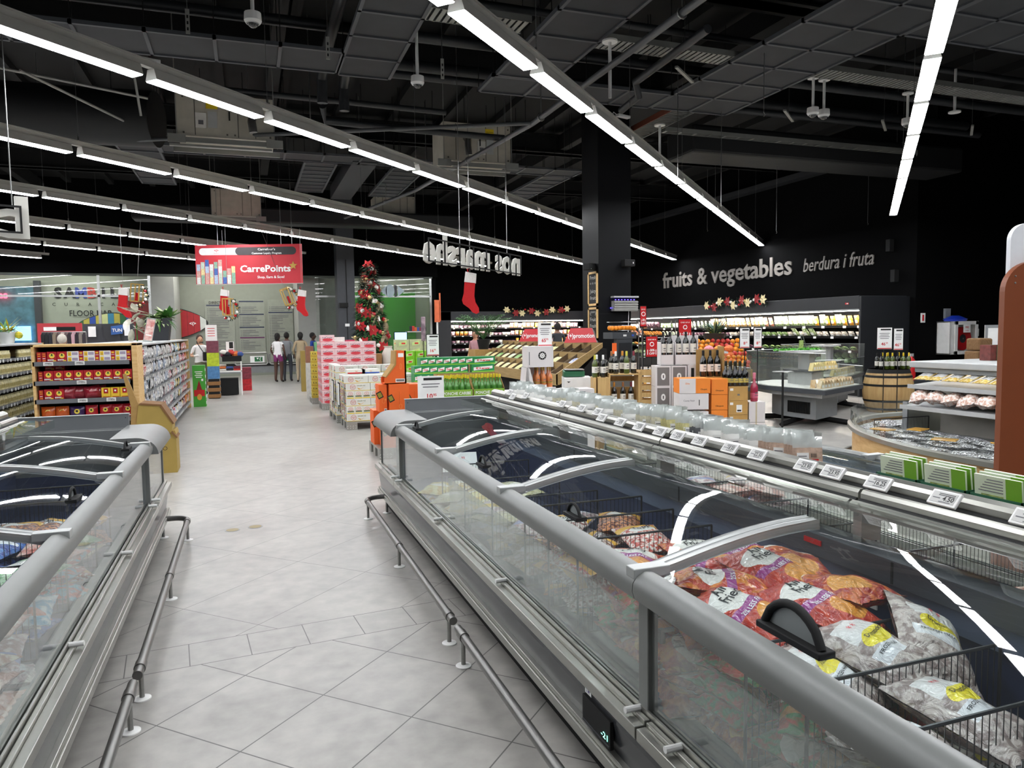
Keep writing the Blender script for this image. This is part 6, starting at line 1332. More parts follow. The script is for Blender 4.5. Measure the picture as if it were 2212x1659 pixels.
for i, (k, dx) in enumerate((('amber capped', .29), ('copper capped', .41), ('red capped', .52))):
    x, y = at(cx, cy, dx, .1); btl(k, x, y, .60, '%s wine bottle inside the pine rack, %s from left' % (k, nth(i)), 'bottles inside the pine rack')
t = thing('drawer_cabinet', 'white drawer cabinet with cup pulls left of the pine rack', 'cabinet', (4.25, 9.75, 0), wz); mb = MB(white); mb.box(0, 0, 0, .4, .4, .93); mb.build('body', t, .004)
for k in range(4): mb = MB(white); mb.box(.005, -.012, .3 + k * .155, .13, 0, .44 + k * .155); d = mb.build('drawer', t, .002); mb = MB(black); mb.prism([(.04, .41 + k*.155), (.09, .41 + k*.155), (.065, .39 + k*.155)], 'y', -.016, -.011); mb.build('cup_pull', d)
t = thing('counter_scale', 'green and silver counter scale on the white drawer cabinet', 'scale', (4.45, 9.87, .93), wz); mb = MB(mat('scale_green', '2c6a4a', .4)); mb.prism([(-.12, .01), (-.14, .08), (.1, .1), (.14, .01)], 'x', -.15, .15); mb.build('body', t); mb = MB(steel); mb.box(-.13, -.1, .1, .15, .16, .11); mb.build('pan', t)
# white rosé cartons
wc = mat('white_wine_carton', 'dcd8d8', .5, var=.03); base = (2.98, 8.95)
def logo(mb, x, z, r, y):
    mb.poly([(x + r*cos(2*pi*k/24), y, z + r*sin(2*pi*k/24)) for k in range(24)], txtk); mb.poly([(x + r*.6*cos(2*pi*k/16), y - .001, z + r*.6*sin(2*pi*k/16)) for k in range(16)], txtw); mb.poly([(x + r*.3*cos(2*pi*k/10), y - .0015, z + r*.36*sin(2*pi*k/10)) for k in range(10)], txtk); mb.poly([(x + r*.2*cos(2*pi*k/10), y - .002, z + r*.25*sin(2*pi*k/10)) for k in range(10)], txtw)
    for k in range(10): a = 2*pi*k/10 + .3; mb.cb(x + r*.8*cos(a), y - .0008, z + r*.8*sin(a) - r*.05, r*.1, .0006, r*.1, txtw)
for lev, z in enumerate((.0, .28, .56)):
    for k in range(4):
        mb = MB(wc); mb.box(0, 0, 0, .31 if k < 3 else .36, .28, .278); 
        if k == 0: logo(mb, .08, .13, .045, -.001); logo(mb, .22, .13, .045, -.001)
        else: mb.text('MIRAVAL', (.16, -.001, .17), size=.02, m=txtg, w=.12)
        o = mb.build('wine_carton', bev=.003); x, y = at(base[0], base[1], k * .315, 0, -.1); o.location = (x, y, z); o.rotation_euler.z = -.1; tag(o, 'white wine carton in the %s layer behind the packet rail, %s from left' % (('bottom', 'middle', 'upper')[lev], nth(k)), 'carton', 'white wine cartons')
t = thing('bottle_display_carton', 'cut open white carton holding six rosé bottles', 'carton', (3.36, 8.98, .842), -.1)
mb = MB(wc); mb.box(0, 0, 0, .42, .28, .02); mb.prism([(0, 0), (.14, 0), (.07, .28), (.05, .29), (.03, .29)], 'y', 0, .01); mb.prism([(0, 0), (.07, .0), (.05, .29), (.03, .29)], 'y', 0, .28); mb.box(.05, .27, 0, .42, .28, .29); mb.box(.13, .0, .0, .42, .01, .03); mb.build('carton', t)
for k in range(6): x, y = at(3.36, 8.98, .19 + (k % 3) * .085, .07 + .1 * (k // 3), -.1); btl('rose', x, y, .862, 'rosé bottle in the white display carton, %s from left, %s row' % (ORDW[k % 3], ('front', 'back')[k // 3]), 'rosé bottles', 0, .95)
mb = MB(wc); mb.box(0, 0, 0, .35, .27, .27); logo(mb, .2, .15, .055, -.001); mb.box(.02, -.001, .03, .03, 0, .2, txtg); o = mb.build('wine_carton', bev=.004); x, y = at(3.36, 8.98, .04, 0, -.1); o.location = (x, y, 1.135); o.rotation_euler.z = -.1; tag(o, 'white wine carton with round black logo on top of the rosé display', 'carton')
psign(3.68, 9.06, 1.407, .19, .31, '65', '95', 'white price card reading 65.95 standing on the logo carton', rz=-.1, frame=False)
# grey guyot style cases
gm = mat('grey_bottle_print', '7a7674', .55)
gb = (4.98, 8.45)
for r in range(4):
    for c in range(2):
        mb = MB(wc); mb.box(0, 0, 0, .2, .28, .268); mb.box(.02, -.001, .012, .18, 0, .25, gm); mb.poly([(.1 + .03*cos(2*pi*k/14), -.002, .13 + .045*sin(2*pi*k/14)) for k in range(14)], txtw); mb.box(.094, -.003, .11, .106, -.002, .15, txtk)
        o = mb.build('wine_carton', bev=.003); x, y = at(*gb, c * .207, 0); o.location = (x, y, .04 + r * .27 if 0 else r * .27 + .05); o.rotation_euler.z = wz; tag(o, 'grey and white wine carton, %s layer up, %s column' % (ORDW[r], ('left', 'right')[c]), 'carton', 'grey wine cartons')
mb = MB(card); mb.box(0, 0, 0, .42, .28, .05); o = mb.build('base_board'); o.location = (gb[0], gb[1], 0); o.rotation_euler.z = wz; tag(o, 'flat brown board under the grey wine cartons', 'board')
def openbox(dx, z, w, h, n, kind, lab, s=1.05):
    x, y = at(*gb, dx, .02); t = thing('open_wine_carton', lab, 'carton', (x, y, z), wz)
    mb = MB(wc); mb.box(0, 0, 0, w, .01, .13); mb.box(0, .2, 0, w, .21, h); mb.box(0, 0, 0, .008, .21, .3); mb.box(w - .008, 0, 0, w, .21, h); mb.box(0, 0, 0, w, .21, .01); mb.build('carton', t)
    for k in range(n):
        q = at(x, y, w * (k + .5) / n, -.05 + .1, wz); btl(kind, q[0], q[1], z + .012 + (.11 if kind == 'large' else .1), 'dark wine bottle in the %s, %s from left' % (' '.join(lab.split()[:4]), ORDW[k]), 'bottles in open cartons', 0, .85)
        mb = MB(wc); mb.box(-.03, -.03, 0, .03, .03, .1); mb.T = None; o = mb.build('carton_insert', t); o.location = (w * (k + .5) / n, .05, .012)
openbox(.07, 1.14, .17, .28, 2, 'large', 'open white carton with two dark bottles on the grey cases')
openbox(.26, 1.14, .3, .38, 3, 'large', 'larger open white carton with three dark bottles at right')
mb = MB(wc); mb.box(0, 0, 0, .2, .26, .28); mb.box(.03, -.001, .08, .07, 0, .24, black); mb.box(.09, -.001, .06, .19, 0, .26, mat('blush_print', 'd8b8b0', .5)); o = mb.build('wine_carton', bev=.003); x, y = at(*gb, .42, -.05); o.location = (x, y, .86); o.rotation_euler.z = wz; tag(o, 'white carton with blush bottle print right of the grey cases', 'carton')
mb = MB(wc); mb.box(0, 0, 0, .2, .26, .86); o = mb.build('base_board'); o.location = (x, y, 0); o.rotation_euler.z = wz; tag(o, 'white cartons under the blush printed carton', 'carton')
t = thing('brown_bottle_carton', 'open brown carton holding three dark bottles above the orange cases', 'carton', (5.52, 8.05, .98), wz); mb = MB(card); mb.box(-.14, -.1, 0, .15, .1, .02); mb.box(.14, -.1, 0, .16, .12, .40); mb.box(-.14, .1, 0, .15, .11, .36); mb.build('carton', t)
for k in range(3): q = at(5.50, 8.03, -.08 + k * .09, -.03); btl('black', q[0], q[1], 1.0, 'dark bottle in the brown carton above the orange cases, %s from left' % ORDW[k], 'bottles in the brown carton', 0, 1.1)
ob = (5.22, 7.72); occ = mat('orange_wine_case', 'f08a30', .55, var=.05)
for k, (dx, dy, z, w, h, m, front, l) in enumerate(((.0, .0, .62, .36, .2, wc, 1, 'white carton with script under the half orange carton'), (0, 0, .40, .36, .2, wc, 0, 'plain white carton below the script carton'), (0, 0, .0, .36, .39, wc, 0, 'tall white carton at the floor left of the orange cases'))):
    mb = MB(m); mb.box(0, 0, 0, w, .3, h - .004)
    if front: mb.text('Cuvee Noir', (.12, -.001, .1), size=.03, m=txtg, w=.14); mb.box(.24, -.001, .05, .25, 0, .12, txtk)
    o = mb.build('wine_carton', bev=.003); x, y = at(*ob, dx - .3, dy); o.location = (x, y, z); o.rotation_euler.z = wz; tag(o, l, 'carton')
mb = MB(occ); mb.box(0, 0, 0, .38, .3, .18); mb.box(-.0, -.001, 0, .2, .0, .18, wc); mb.text('Elite', (.1, -.002, .11), size=.03, m=occ); mb.text('Clicquot', (.3, -.001, .04), size=.025, m=txtk, w=.08); o = mb.build('orange_carton', bev=.003); x, y = at(*ob, -.3, -.0); o.location = (x, y, .82); o.rotation_euler.z = wz; tag(o, 'half white half orange champagne carton in front of the grey cases', 'carton')
for k in range(5):
    mb = MB(occ); mb.box(0, 0, 0, .2, .3, .186); mb.text('Clicquot', (.1, -.001, .04), size=.025, m=txtk, w=.1); o = mb.build('orange_carton', bev=.003); x, y = at(*ob, .10, .02); o.location = (x, y, .04 + k * .19); o.rotation_euler.z = wz; tag(o, 'orange champagne carton in the tall column, %s from the floor' % ORDW[k], 'carton', 'orange champagne cartons')
mb = MB(card); mb.box(0, 0, 0, .2, .3, .04); o = mb.build('base_board'); o.location = at(*ob, .10, .02) + (0,); o.rotation_euler.z = wz; tag(o, 'flat board under the orange champagne column', 'board')
kc = mat('kraft_wine_case', 'c49a58', .6, var=.08, sc=10)
for k in range(5):
    mb = MB(kc); mb.box(0, 0, 0, .24, .28, .172); mb.box(.02, -.001, .12, .06, 0, .15, txtw); mb.box(.11, -.001, .06, .14, 0, .08, txtg)
    if k == 3: mb.box(.1, -.0015, .03, .17, 0, .12, txtw); mb.box(.11, -.002, .04, .16, -.001, .06, txtk)
    o = mb.build('kraft_carton', bev=.003); x, y = at(*ob, .315, .04); o.location = (x, y, .02 + k * .175); o.rotation_euler.z = wz; tag(o, 'kraft wine case in the column right of the orange one, %s from the floor' % ORDW[k], 'carton', 'kraft wine cases')
mb = MB(card); mb.box(0, 0, 0, .24, .28, .02); o = mb.build('base_board'); o.location = at(*ob, .315, .04) + (0,); o.rotation_euler.z = wz; tag(o, 'flat board under the kraft wine cases', 'board')
for k in range(7):
    q = at(*ob, .35 + (k % 4) * .062 - .02 * (k // 4), .1 + .1 * (k // 4)); btl('champagne', q[0], q[1], .895, 'champagne bottle on the kraft cases, %s from left, %s row' % (ORDW[k % 4], ('front', 'back')[k // 4]), 'champagne bottles', 0, .98)
for k in range(2):
    mb = MB(wc); mb.box(0, 0, 0, .2, .26, .25 if k else .44); mb.box(.08, -.001, 0, .1, 0, .25 if k else .44, mat('packing_tape', 'c8bca0', .3)); o = mb.build('wine_carton', bev=.003); o.location = at(*ob, .575, .05) + (.445 if k else 0,); o.rotation_euler.z = wz; tag(o, 'white taped carton right of the kraft cases, %s' % ('lower', 'upper')[k], 'carton', 'white taped cartons')
btl('pink', *at(*ob, .66, .12), .70, 'pink sparkling wine bottle on the white taped carton', None, 0, 1.1)
# lone black stand
t = thing('display_stand', 'thin black stand with a small round wire top beyond the packets', 'stand', (7.47, 9.02, 0)); mb = MB(black); mb.box(-.2, -.2, 0, .2, .2, .012); mb.tube([(0, 0, 0), (0, 0, .95)], .016, 8); mb.build('pole_and_base', t, .002); mb = MB(steel); mb.tube([(.16*cos(a), .12*sin(a), .95) for a in [2*pi*k/20 for k in range(20)]], .005, 4, closed=True); mb.tube([(-.16, 0, .95), (.16, 0, .95)], .004, 4); mb.build('wire_top', t)
# ---- octagonal chilled cases
cgl = glass('case_glass', (.84, .87, .84), 1.1, .05)
def case(pts, zb, zl, zt, lab, loc, mode=0):
    t = thing('chilled_case', lab, 'chilled display case', (*loc, 0)); n = len(pts)
    P = [Vector((a - loc[0], b - loc[1])) for a, b in pts]
    mb = MB(cgrey); mb.prism([(p.x, p.y) for p in P], 'z', zl - .07, zl); mb.build('deck_rim', t, .008)
    mb = MB(white); mb.prism([(p.x * .93, p.y * .93) for p in P], 'z', zl, zl + .006); mb.build('deck', t)
    mb = MB(cgl)
    for i in range(n):
        a, b = P[i] * .985, P[(i+1) % n] * .985; h = zt if mode == 0 and i not in (1, 2) else zl + (zt - zl) * .55
        d = (b - a).normalized() * .006; s_ = Vector((-d.y, d.x))
        mb.add([(a.x, a.y, zl), (b.x, b.y, zl), (b.x, b.y, h), (a.x, a.y, h)], [(0, 1, 2, 3)]); mb.tube([(a.x, a.y, h), (b.x, b.y, h)], .004, 4, MATS['satin_aluminium'])
    mb.build('glass_panes', t)
    mb = MB(lgrey); mb.prism([(p.x * .3, p.y * .3) for p in P], 'z', zl, zl + .22); mb.prism([(p.x * .38, p.y * .38) for p in P], 'z', zl + .22, zl + .25, cgrey); mb.prism([(p.x * .14, p.y * .14) for p in P], 'z', zl + .25, zt); mb.prism([(p.x * .34, p.y * .34) for p in P], 'z', zt - .03, zt + .0, lgrey); mb.build('inner_tower', t)
    mb = MB(grey); 
    mb.prism([(p.x * .55, p.y * .55) for p in P], 'z', .12, zl - .07); mb.prism([(p.x * .85, p.y * .85) for p in P], 'z', zl - .14, zl - .07, lgrey); mb.build('machine_base', t)
    mb = MB(black)
    for k in range(4): a = .4 + k * pi / 2; mb.tube([(0, 0, .1), (.85 * cos(a), .85 * sin(a), .03)], .045, 4)
    mb.build('feet', t)
    mb = MB(black); mb.tube([(P[1].x * .6, P[1].y * .6 - .02, zl - .1)] * 1 + [(P[2].x * .6, P[2].y * .6 - .02, zl - .1)], .02, 6) 
    a, b = P[0] * .556, P[1] * .556
    for q in range(14): c = a.lerp(b, .15 + .7 * q / 14); mb.box(c.x - .012, c.y - .012, .2, c.x + .004, c.y + .01, zl - .25)
    a, b = P[1] * .556, P[2] * .556
    mb.build('vents', t)
    return t
case([(8.1, 10.2), (8.17, 8.92), (9.6, 9.62), (9.85, 10.7), (9.1, 11.3), (8.3, 11.0)], 0, .64, 1.2, 'octagonal glass chilled case of wrapped sandwiches and cheese', (8.9, 10.15))
case([(7.35, 11.35), (7.4, 10.55), (7.85, 10.25), (8.05, 11.2), (7.9, 11.7)], 0, .62, 1.2, 'narrow glass case with sliding panes behind the wine cartons', (7.7, 11.0), 0)
case([(10.2, 12.0), (9.95, 11.2), (10.55, 10.95), (12.0, 12.0), (11.6, 12.9), (10.6, 12.9)], 0, .66, 1.24, 'second glass chilled case behind the wine barrel', (11.0, 11.95))
sw = {}
for nm, c1, c2 in (('sandwich wedge', 'd8b888', 'efe2c8'), ('cheese wedge', 'e8cf80', 'f0e2b0'), ('baguette pack', 'c89a60', 'e8d4b0')):
    mb = MB(mat('sw_' + c1, c2, .3, col2=c1, sc=14, coat=.5)); mb.prism([(-.08, 0), (.08, 0), (.07, .06), (-.02, .13)], 'y', -.035, .035); mb.box(-.03, -.037, .02, .03, -.035, .06, txtw); sw[nm] = asmesh(mb)
for r in range(3):
    for k in range(11):
        if r == 2: x, y, z, rr = 8.55 + k * .075, 9.62 + k * .035, .868, .4
        else: x, y, z, rr = 8.32 + k * .105, 9.18 + r * .16 + k * .05, .647, .4
        nm = R.choice(['sandwich wedge', 'sandwich wedge', 'baguette pack'] if r < 2 else ['cheese wedge']); single('food_pack', sw[nm], (x, y, z + (.03 if r == 2 else 0)), (0, jit(.1), rr + jit(.3)), '%s in the octagonal chilled case, %s row, %s from left' % (nm, ('front', 'second', 'raised')[r], nth(k)), 'food pack', 'packs in the octagonal case')
for k in range(12): single('food_pack', sw['sandwich wedge' if k % 2 else 'cheese wedge'], (10.45 + k * .11, 11.2 + k * .07, .667), (0, 0, .5 + jit(.3)), 'wrapped pack in the case behind the barrel, %s from left' % nth(k), 'food pack', 'packs in the case behind the barrel')
t = thing('artificial_grass_box', 'tray of bright green leaves on top of the octagonal case', 'greenery', (8.85, 10.3, 1.2)); mb = MB(green); bush(mb, (0, 0, 0), 1, .1, .02, [green])
lg = mat('bright_lettuce', '5cc02c', .5, col2='3c9020', sc=20); mb = MB(lg)
for k in range(220): leaf(mb, (-.42 + R.random() * .84, jit(.12), .0), (jit(1), jit(1), .8), .09, .02, lg, .3, 2)
mb.build('leaves', t); mb = MB(white); mb.prism([(-.44, -.16), (.44, -.16), (.5, .1), (-.36, .2)], 'z', -.0, .012); mb.build('tray', t)
for i, (x, y, l) in enumerate(((8.9, 10.25, 'green leaves'),)):
    t = thing('tongs', 'metal serving tongs stuck in the bright green leaves', 'tongs', (x, y, 1.22)); mb = MB(steel); mb.tube([(0, 0, 0), (-.04, 0, .2), (-.06, 0, .24), (-.03, 0, .25)], .006, 5); mb.tube([(.08, 0, 0), (-.0, 0, .22), (-.02, 0, .25), (.02, 0, .26)], .006, 5); mb.box(-.09, -.01, .02, .0, -.005, .16, mat('herb_card', 'a8c070', .5, var=.3, sc=30)); mb.build('arms', t)
for i, (x, y, z, w, l) in enumerate(((7.60, 10.1, 1.28, .15, 'left price card of the pair before the octagonal case'), (7.80, 10.03, 1.28, .12, 'right price card of the pair before the octagonal case'), (10.74, 10.3, 1.19, .26, 'left price card of the pair above the wine barrel'), (10.98, 10.22, 1.17, .16, 'right price card of the pair above the wine barrel'))):
    psign(x, y, z, w, .32 if i < 2 else .38, '46' if i > 1 else '8', '25', l, rz=-.35, pole=z)
# dark melon display behind the case
t = thing('melon_display', 'dark display bin lettered melons under the far glass case', 'display bin', (9.95, 11.42, 0), -.35); mb = MB(dkgrey); mb.box(-.45, 0, 0, .4, .4, .5); mb.build('bin', t); mb = MB(red); mb.poly([(-.1 + .22*cos(a), -.002, .42 + .12*sin(a)) for a in [pi + pi*k/12 for k in range(13)]]); mb.text('MELONS', (-.05, -.003, .2), size=.09, m=txtw, w=.4, bold=.02); mb.build('print', t)
# wine barrel
t = thing('wine_barrel', 'wooden wine barrel with black hoops carrying bottles', 'barrel', (11.27, 10.7, 0)); bwd = mat('barrel_oak', 'c9a873', .5, col2='a5814c', sc=3, stretch=(1, 1, 10))
prf = [(.34, 0), (.39, .1), (.43, .25), (.44, .38), (.43, .52), (.40, .66), (.35, .8)]
bwd = mat('barrel_oak_pale', 'c9a873', .5, col2='b08c58', sc=6, stretch=(3, 3, .4)); mb = MB(bwd); mb.lathe(prf, n=36); mb.build('staves', t)
for z0, z1 in ((.05, .09), (.2, .24), (.49, .53), (.65, .69), (.73, .80)):
    def rr(z):
        for (r0, a), (r1, b) in zip(prf, prf[1:]):
            if a <= z <= b + 1e-6: return r0 + (r1 - r0) * (z - a) / (b - a) + .005
        return .355
    mb = MB(black); mb.lathe([(rr(z0), z0), (rr(z1), z1)], n=36); mb.build('hoop', t)
for k in range(11): a = .3 + k * .0; btl('yellow' if k % 3 else 'black', 11.27 - .26 + (k % 6) * .1 + .04 * (k // 6), 10.62 + .14 * (k // 6) - (k % 6) * .03, .803, 'yellow capped bottle on the wine barrel, %s from left, %s row' % (ORDW[k % 6], ('front', 'back')[k // 6]), 'bottles on the wine barrel')
# fruit display
crw = mat('crate_board', '7a6040', .7); t = thing('fruit_display', 'angled wooden fruit bins of oranges behind the wine cases', 'display', (8.7, 12.4, 0), -.35)
mb = MB(crw); mb.prism([(-.25, .7), (.55, 1.3), (.55, .0), (-.25, 0)], 'x', -.75, .6)
for x in (-.75, -.1, .6): mb.prism([(-.27, .72), (.55, 1.36), (.55, 1.2), (-.25, .6)], 'x', x - .01, x + .01, card)
mb.prism([(-.28, .66), (-.28, .80), (-.25, .80), (-.25, .66)], 'x', -.75, .6, card); mb.prism([(.12, 1.0), (.12, 1.12), (.15, 1.12), (.15, 1.0)], 'x', -.75, .6, card); mb.build('bins', t)
big = {}
for nm, c in (('orange', 'f29a22'), ('apple', 'c83a30'), ('mango', 'd8862c')): mb = MB(mat('fruit_' + nm, c, .35, var=.12, sc=20)); mb.ball(0, 0, 0, .05, 10); big[nm] = asmesh(mb)
for r in range(7):
    for k in range(13):
        dy = -.2 + r * .11; q = at(8.7, 12.4, -.68 + k * .1 + (.05 if r % 2 else 0), dy, -.35); nm = 'orange' if k < 7 else R.choice(['apple', 'orange', 'apple'])
        single(nm, big[nm], (q[0], q[1], .73 + (dy + .25) * .75 + .06 + R.random() * .03), (jit(1), 0, 0), '%s in the angled fruit bins, %s row up, %s from left' % (nm, nth(r), nth(k)), nm, 'fruit in the angled bins')
for k in range(9):
    mb = MB(mat('net_bag_%d' % (k % 3), ('e8a0a0', 'f0a848', 'e87a3a')[k % 3], .5, col2=('d86a80', 'e88a20', 'd85a20')[k % 3], sc=30, bump=.6)); mb.ball(0, 0, 0, .1, 10, sc=(1, .8, .8)); o = mb.build('net_fruit_bag'); q = at(8.6, 11.95, -.35 + (k % 3) * .19, -.0, -.35); o.location = (q[0], q[1], .98 + .11 * (k // 3)); tag(o, 'net bag of citrus before the angled bins, %s from left, %s layer' % (ORDW[k % 3], ORDW[k // 3]), 'bag', 'net citrus bags')
mb = MB(card); mb.box(-.4, -.15, 0, .25, .15, .9); o = mb.build('fruit_plinth'); o.location = (8.6, 11.95, 0); o.rotation_euler.z = -.35; tag(o, 'cardboard plinth under the net bags of citrus', 'plinth')
for k in range(10): single('lemon', big['mango'], (8.15 + (k % 5) * .09, 11.6 - (k % 5) * .03, 1.0 + .07 * (k // 5)), (0, 0, 0), 'yellow fruit before the net bags, %s from left, %s row' % (ORDW[k % 5], ('lower', 'upper')[k // 5]), 'fruit', 'yellow fruit row', (.8, .8, .8))
mb = MB(card); mb.box(-.25, -.1, 0, .3, .1, .96); o = mb.build('fruit_plinth'); o.location = (8.3, 11.57, 0); o.rotation_euler.z = -.35; tag(o, 'low box under the yellow fruit row', 'plinth')
t = thing('planter', 'dark oval planter with spiky leaves and flowers among the fruit', 'potted plant', (9.0, 12.95, 1.32)); mb = MB(mat('dark_basket', '2e2824', .8)); mb.lathe([(.18, 0), (.23, .18), (.2, .18)], n=18); mb.build('pot', t); mb = MB(gleaf); bush(mb, (0, 0, .15), 90, .45, .02, [mat('grey_green_leaf', '5c7a6c', .6, col2='3a5448', sc=9), mat('grey_green_leaf', '5c7a6c'), vleaf], 1.1, .5); bush(mb, (0, 0, .12), 30, .2, .035, [yleaf], .5, .3); mb.build('foliage', t)
mb = MB(crw); mb.box(-.25, -.2, 0, .25, .2, 1.32); o = mb.build('plant_plinth'); o.location = (9.0, 12.97, 0); tag(o, 'tall wooden plinth under the dark oval planter', 'plinth')
# wire rack of produce left of the fruit
t = thing('wire_rack', 'tall wire rack of small goods behind the 20% discount sign', 'rack', (6.9, 11.6, 0), -.3); mb = MB(steel)
for x in (-.3, .3):
    for y in (0, .3): mb.tube([(x, y, 0), (x, y, 1.75)], .008, 5)
for z in (.5, .8, 1.1, 1.35): 
    for q in range(8): mb.tube([(-.3, q * .042, z), (.3, q * .042, z)], .003, 4)
    for dz in (.05, .1): mb.tube([(-.3, 0, z + dz), (.3, 0, z + dz)], .003, 4)
mb.build('wires', t)
for k in range(12): q = at(6.9, 11.6, -.24 + (k % 4) * .15, .12, -.3); single('small_pack', PKS[('white vegetable', 'green herb', 'juice')[k // 4]], (q[0], q[1], (.802, 1.102, .502)[k // 4]), (0, -.1, pi/2 - .3), 'small pack on the wire rack, %s from left, %s shelf' % (ORDW[k % 4], ('middle', 'top', 'bottom')[k // 4]), 'pack', 'packs on the wire rack', (.9, .7, .8))
# ---- round ended cheese counter
PT = [(5.34, -1.0), (5.34, 4.0), (5.38, 4.69), (5.52, 5.25), (5.76, 5.80), (6.08, 6.28), (6.45, 6.66), (6.95, 6.92), (7.5, 6.98), (8.1, 6.85), (8.5, 6.4), (8.6, 5.6), (8.6, -1.0)]
def smoothpts(P, n=4):
    out = []
    for i in range(len(P) - 1):
        p0, p1, p2, p3 = P[max(i-1, 0)], P[i], P[i+1], P[min(i+2, len(P)-1)]
        for k in range(n):
            t_ = k / n; out.append(tuple(.5 * (2*b + (-a + c) * t_ + (2*a - 5*b + 4*c - d) * t_**2 + (-a + 3*b - 3*c + d) * t_**3) for a, b, c, d in zip(p0, p1, p2, p3)))
    return out + [P[-1]]
SPn = smoothpts(PT[1:-1], 4); SPn = [PT[0]] + SPn + [PT[-1]]
LO = Vector((6.9, 4.0))
t = thing('cheese_counter', 'round ended pine clad chilled counter of cheese and fish packs', 'counter', (LO.x, LO.y, 0))
def off(P, d):
    out = []
    for i, p in enumerate(P):
        a, b = Vector(P[max(i-1, 0)]), Vector(P[min(i+1, len(P)-1)]); n_ = (b - a).normalized(); out.append((p[0] + n_.y * d, p[1] - n_.x * d))
    return out
pinek = mat('knotty_pine', 'd6b27a', .5, col2='b98d52', sc=1.5, stretch=(3, 3, 14), bump=.05)
mb = MB(pinek); mb.strip(off(SPn, .05), 'z', .08, .52); 
for y in (3.0, 4.3): mb.box(5.385, y, .08, 5.389, y + .006, .52, card)
mb.build('pine_cladding', t, world=True)
mb = MB(alub); q0, q1 = off(SPn, -.0), off(SPn, .09); vs = [(a[0], a[1], .55) for a in q0] + [(a[0], a[1], .55) for a in q1] + [(a[0], a[1], .51) for a in q0] + [(a[0], a[1], .51) for a in q1]; n = len(q0)
mb.add(vs, [(i, i+1, n+i+1, n+i) for i in range(n-1)] + [(2*n+i+1, 2*n+i, i, i+1)[::-1] for i in range(n-1)] + [(3*n+i+1, 3*n+i, 2*n+i, 2*n+i+1) for i in range(n-1)] + [(n+i, n+i+1, 3*n+i+1, 3*n+i) for i in range(n-1)], None, True); mb.build('rim', t, world=True)
mb = MB(black); mb.strip(off(SPn, .12), 'z', 0, .08); mb.build('plinth', t, world=True)
mb = MB(cgl); mb.strip(off(SPn, .03), 'z', .55, .70); mb.build('curved_glass', t, world=True)
mb = MB(lgrey); mb.prism([(a[0] , a[1]) for a in off(SPn, .09)], 'z', .44, .47); mb.build('deck', t, world=True)
mb = MB(steel); mb.tube([(a[0], a[1], .16) for a in off(SPn, -.09)], .025, 8); mb.build('bumper_rail', t, world=True)
mb = MB(mat('cream_back_panel', 'b8bcb2', .5)); mb.box(6.6, 6.0, .47, 8.2, 6.04, .78); mb.box(6.58, 5.99, .47, 6.6, 6.05, .8, grey); mb.box(6.95, .2, .47, 7.6, 5.9, 1.16, mat('pale_perforated_back', 'b8b4ac', .5)); 
for k in range(14): mb.box(6.945, 5.2, .5 + k * .045, 6.95, 5.215, .52 + k * .045, black); mb.box(6.945, 4.0, .5 + k * .045, 6.95, 4.015, .52 + k * .045, black)
mb.build('back_panels', t, world=True)
mb = MB(lgrey); mb.box(6.58, .2, 1.17, 7.7, 5.98, 1.235); mb.box(6.62, .2, 1.12, 6.7, 5.95, 1.17, grey); mb.build('canopy', t, .01, world=True); lightstrip(t, 6.72, .3, 1.15, 6.76, 5.9, 1.165, 10)
for xl, z in ((6.52, .985), (6.42, .775)):
    mb = MB(grey); mb.prism([(xl, z), (xl, z - .022), (6.95, z + .02), (6.95, z + .035)], 'y', .2, 5.93); mb.box(xl - .012, .2, z - .03, xl, 5.93, z + .012, lgrey)
    for y in (4.9, 3.4): mb.box(xl + .1, y, z - .2, xl + .12, y + .02, z - .02)
    mb.build('shelf_board', t, world=True)
mb = MB(white); mb.box(6.505, 4.42, .955, 6.51, 4.56, 1.015); mb.box(6.503, 4.44, .97, 6.505, 4.54, 1.0, paper); mb.build('price_ticket', t, world=True)
chz = {}
for nm, w, h, d, c1, c2 in (('flat gold cheese', .16, .26, .03, 'd8b44a', 'e8d088'), ('pale cheese slab', .15, .27, .06, 'd8c088', 'e8dab0'), ('wrapped cut meat', .2, .2, .1, 'cda08c', 'f2e4dc'), ('orange cheese', .17, .2, .07, 'e89a3c', 'f0c070'), ('foil pack', .17, .24, .025, '34363a', 'd8dade')):
    m = bagmat('deli_' + c1, c1, c2, [(.5, .5, .4, .25, 'e8e8e6', 'r')] if nm[0] in 'fp' and nm != 'foil pack' else (), sc=12 if nm != 'foil pack' else 22, coat=.8, rough=.2); chz[nm] = bagmesh('b', w, h, d * 1.3, m, len(nm) * 7, (), 6, 8)
i = 0
for k in range(17):
    y = 5.8 - k * .17; nm = 'flat gold cheese' if k % 5 < 3 and k < 5 else R.choice(['pale cheese slab', 'flat gold cheese', 'pale cheese slab']); o = single('cheese_pack', chz[nm], (6.64 + jit(.02), y, 1.03 + (.08 if nm[0] == 'p' else .05)), (.35 if nm[0] == 'f' else .85, 0, -pi/2 + jit(.3)), '%s on the upper counter shelf, %s from the far end' % (nm, nth(k)), 'cheese', 'packs on the upper counter shelf')
for k in range(15):
    y = 5.8 - k * .19; nm = 'orange cheese' if k in (5, 6, 10) else 'wrapped cut meat'; single('meat_pack', chz[nm], (6.58 + jit(.03), y, .82), (jit(.3), -.3 + jit(.2), jit(.8)), '%s on the lower counter shelf, %s from the far end' % (nm, nth(k)), 'pack', 'packs on the lower counter shelf')
i = 0
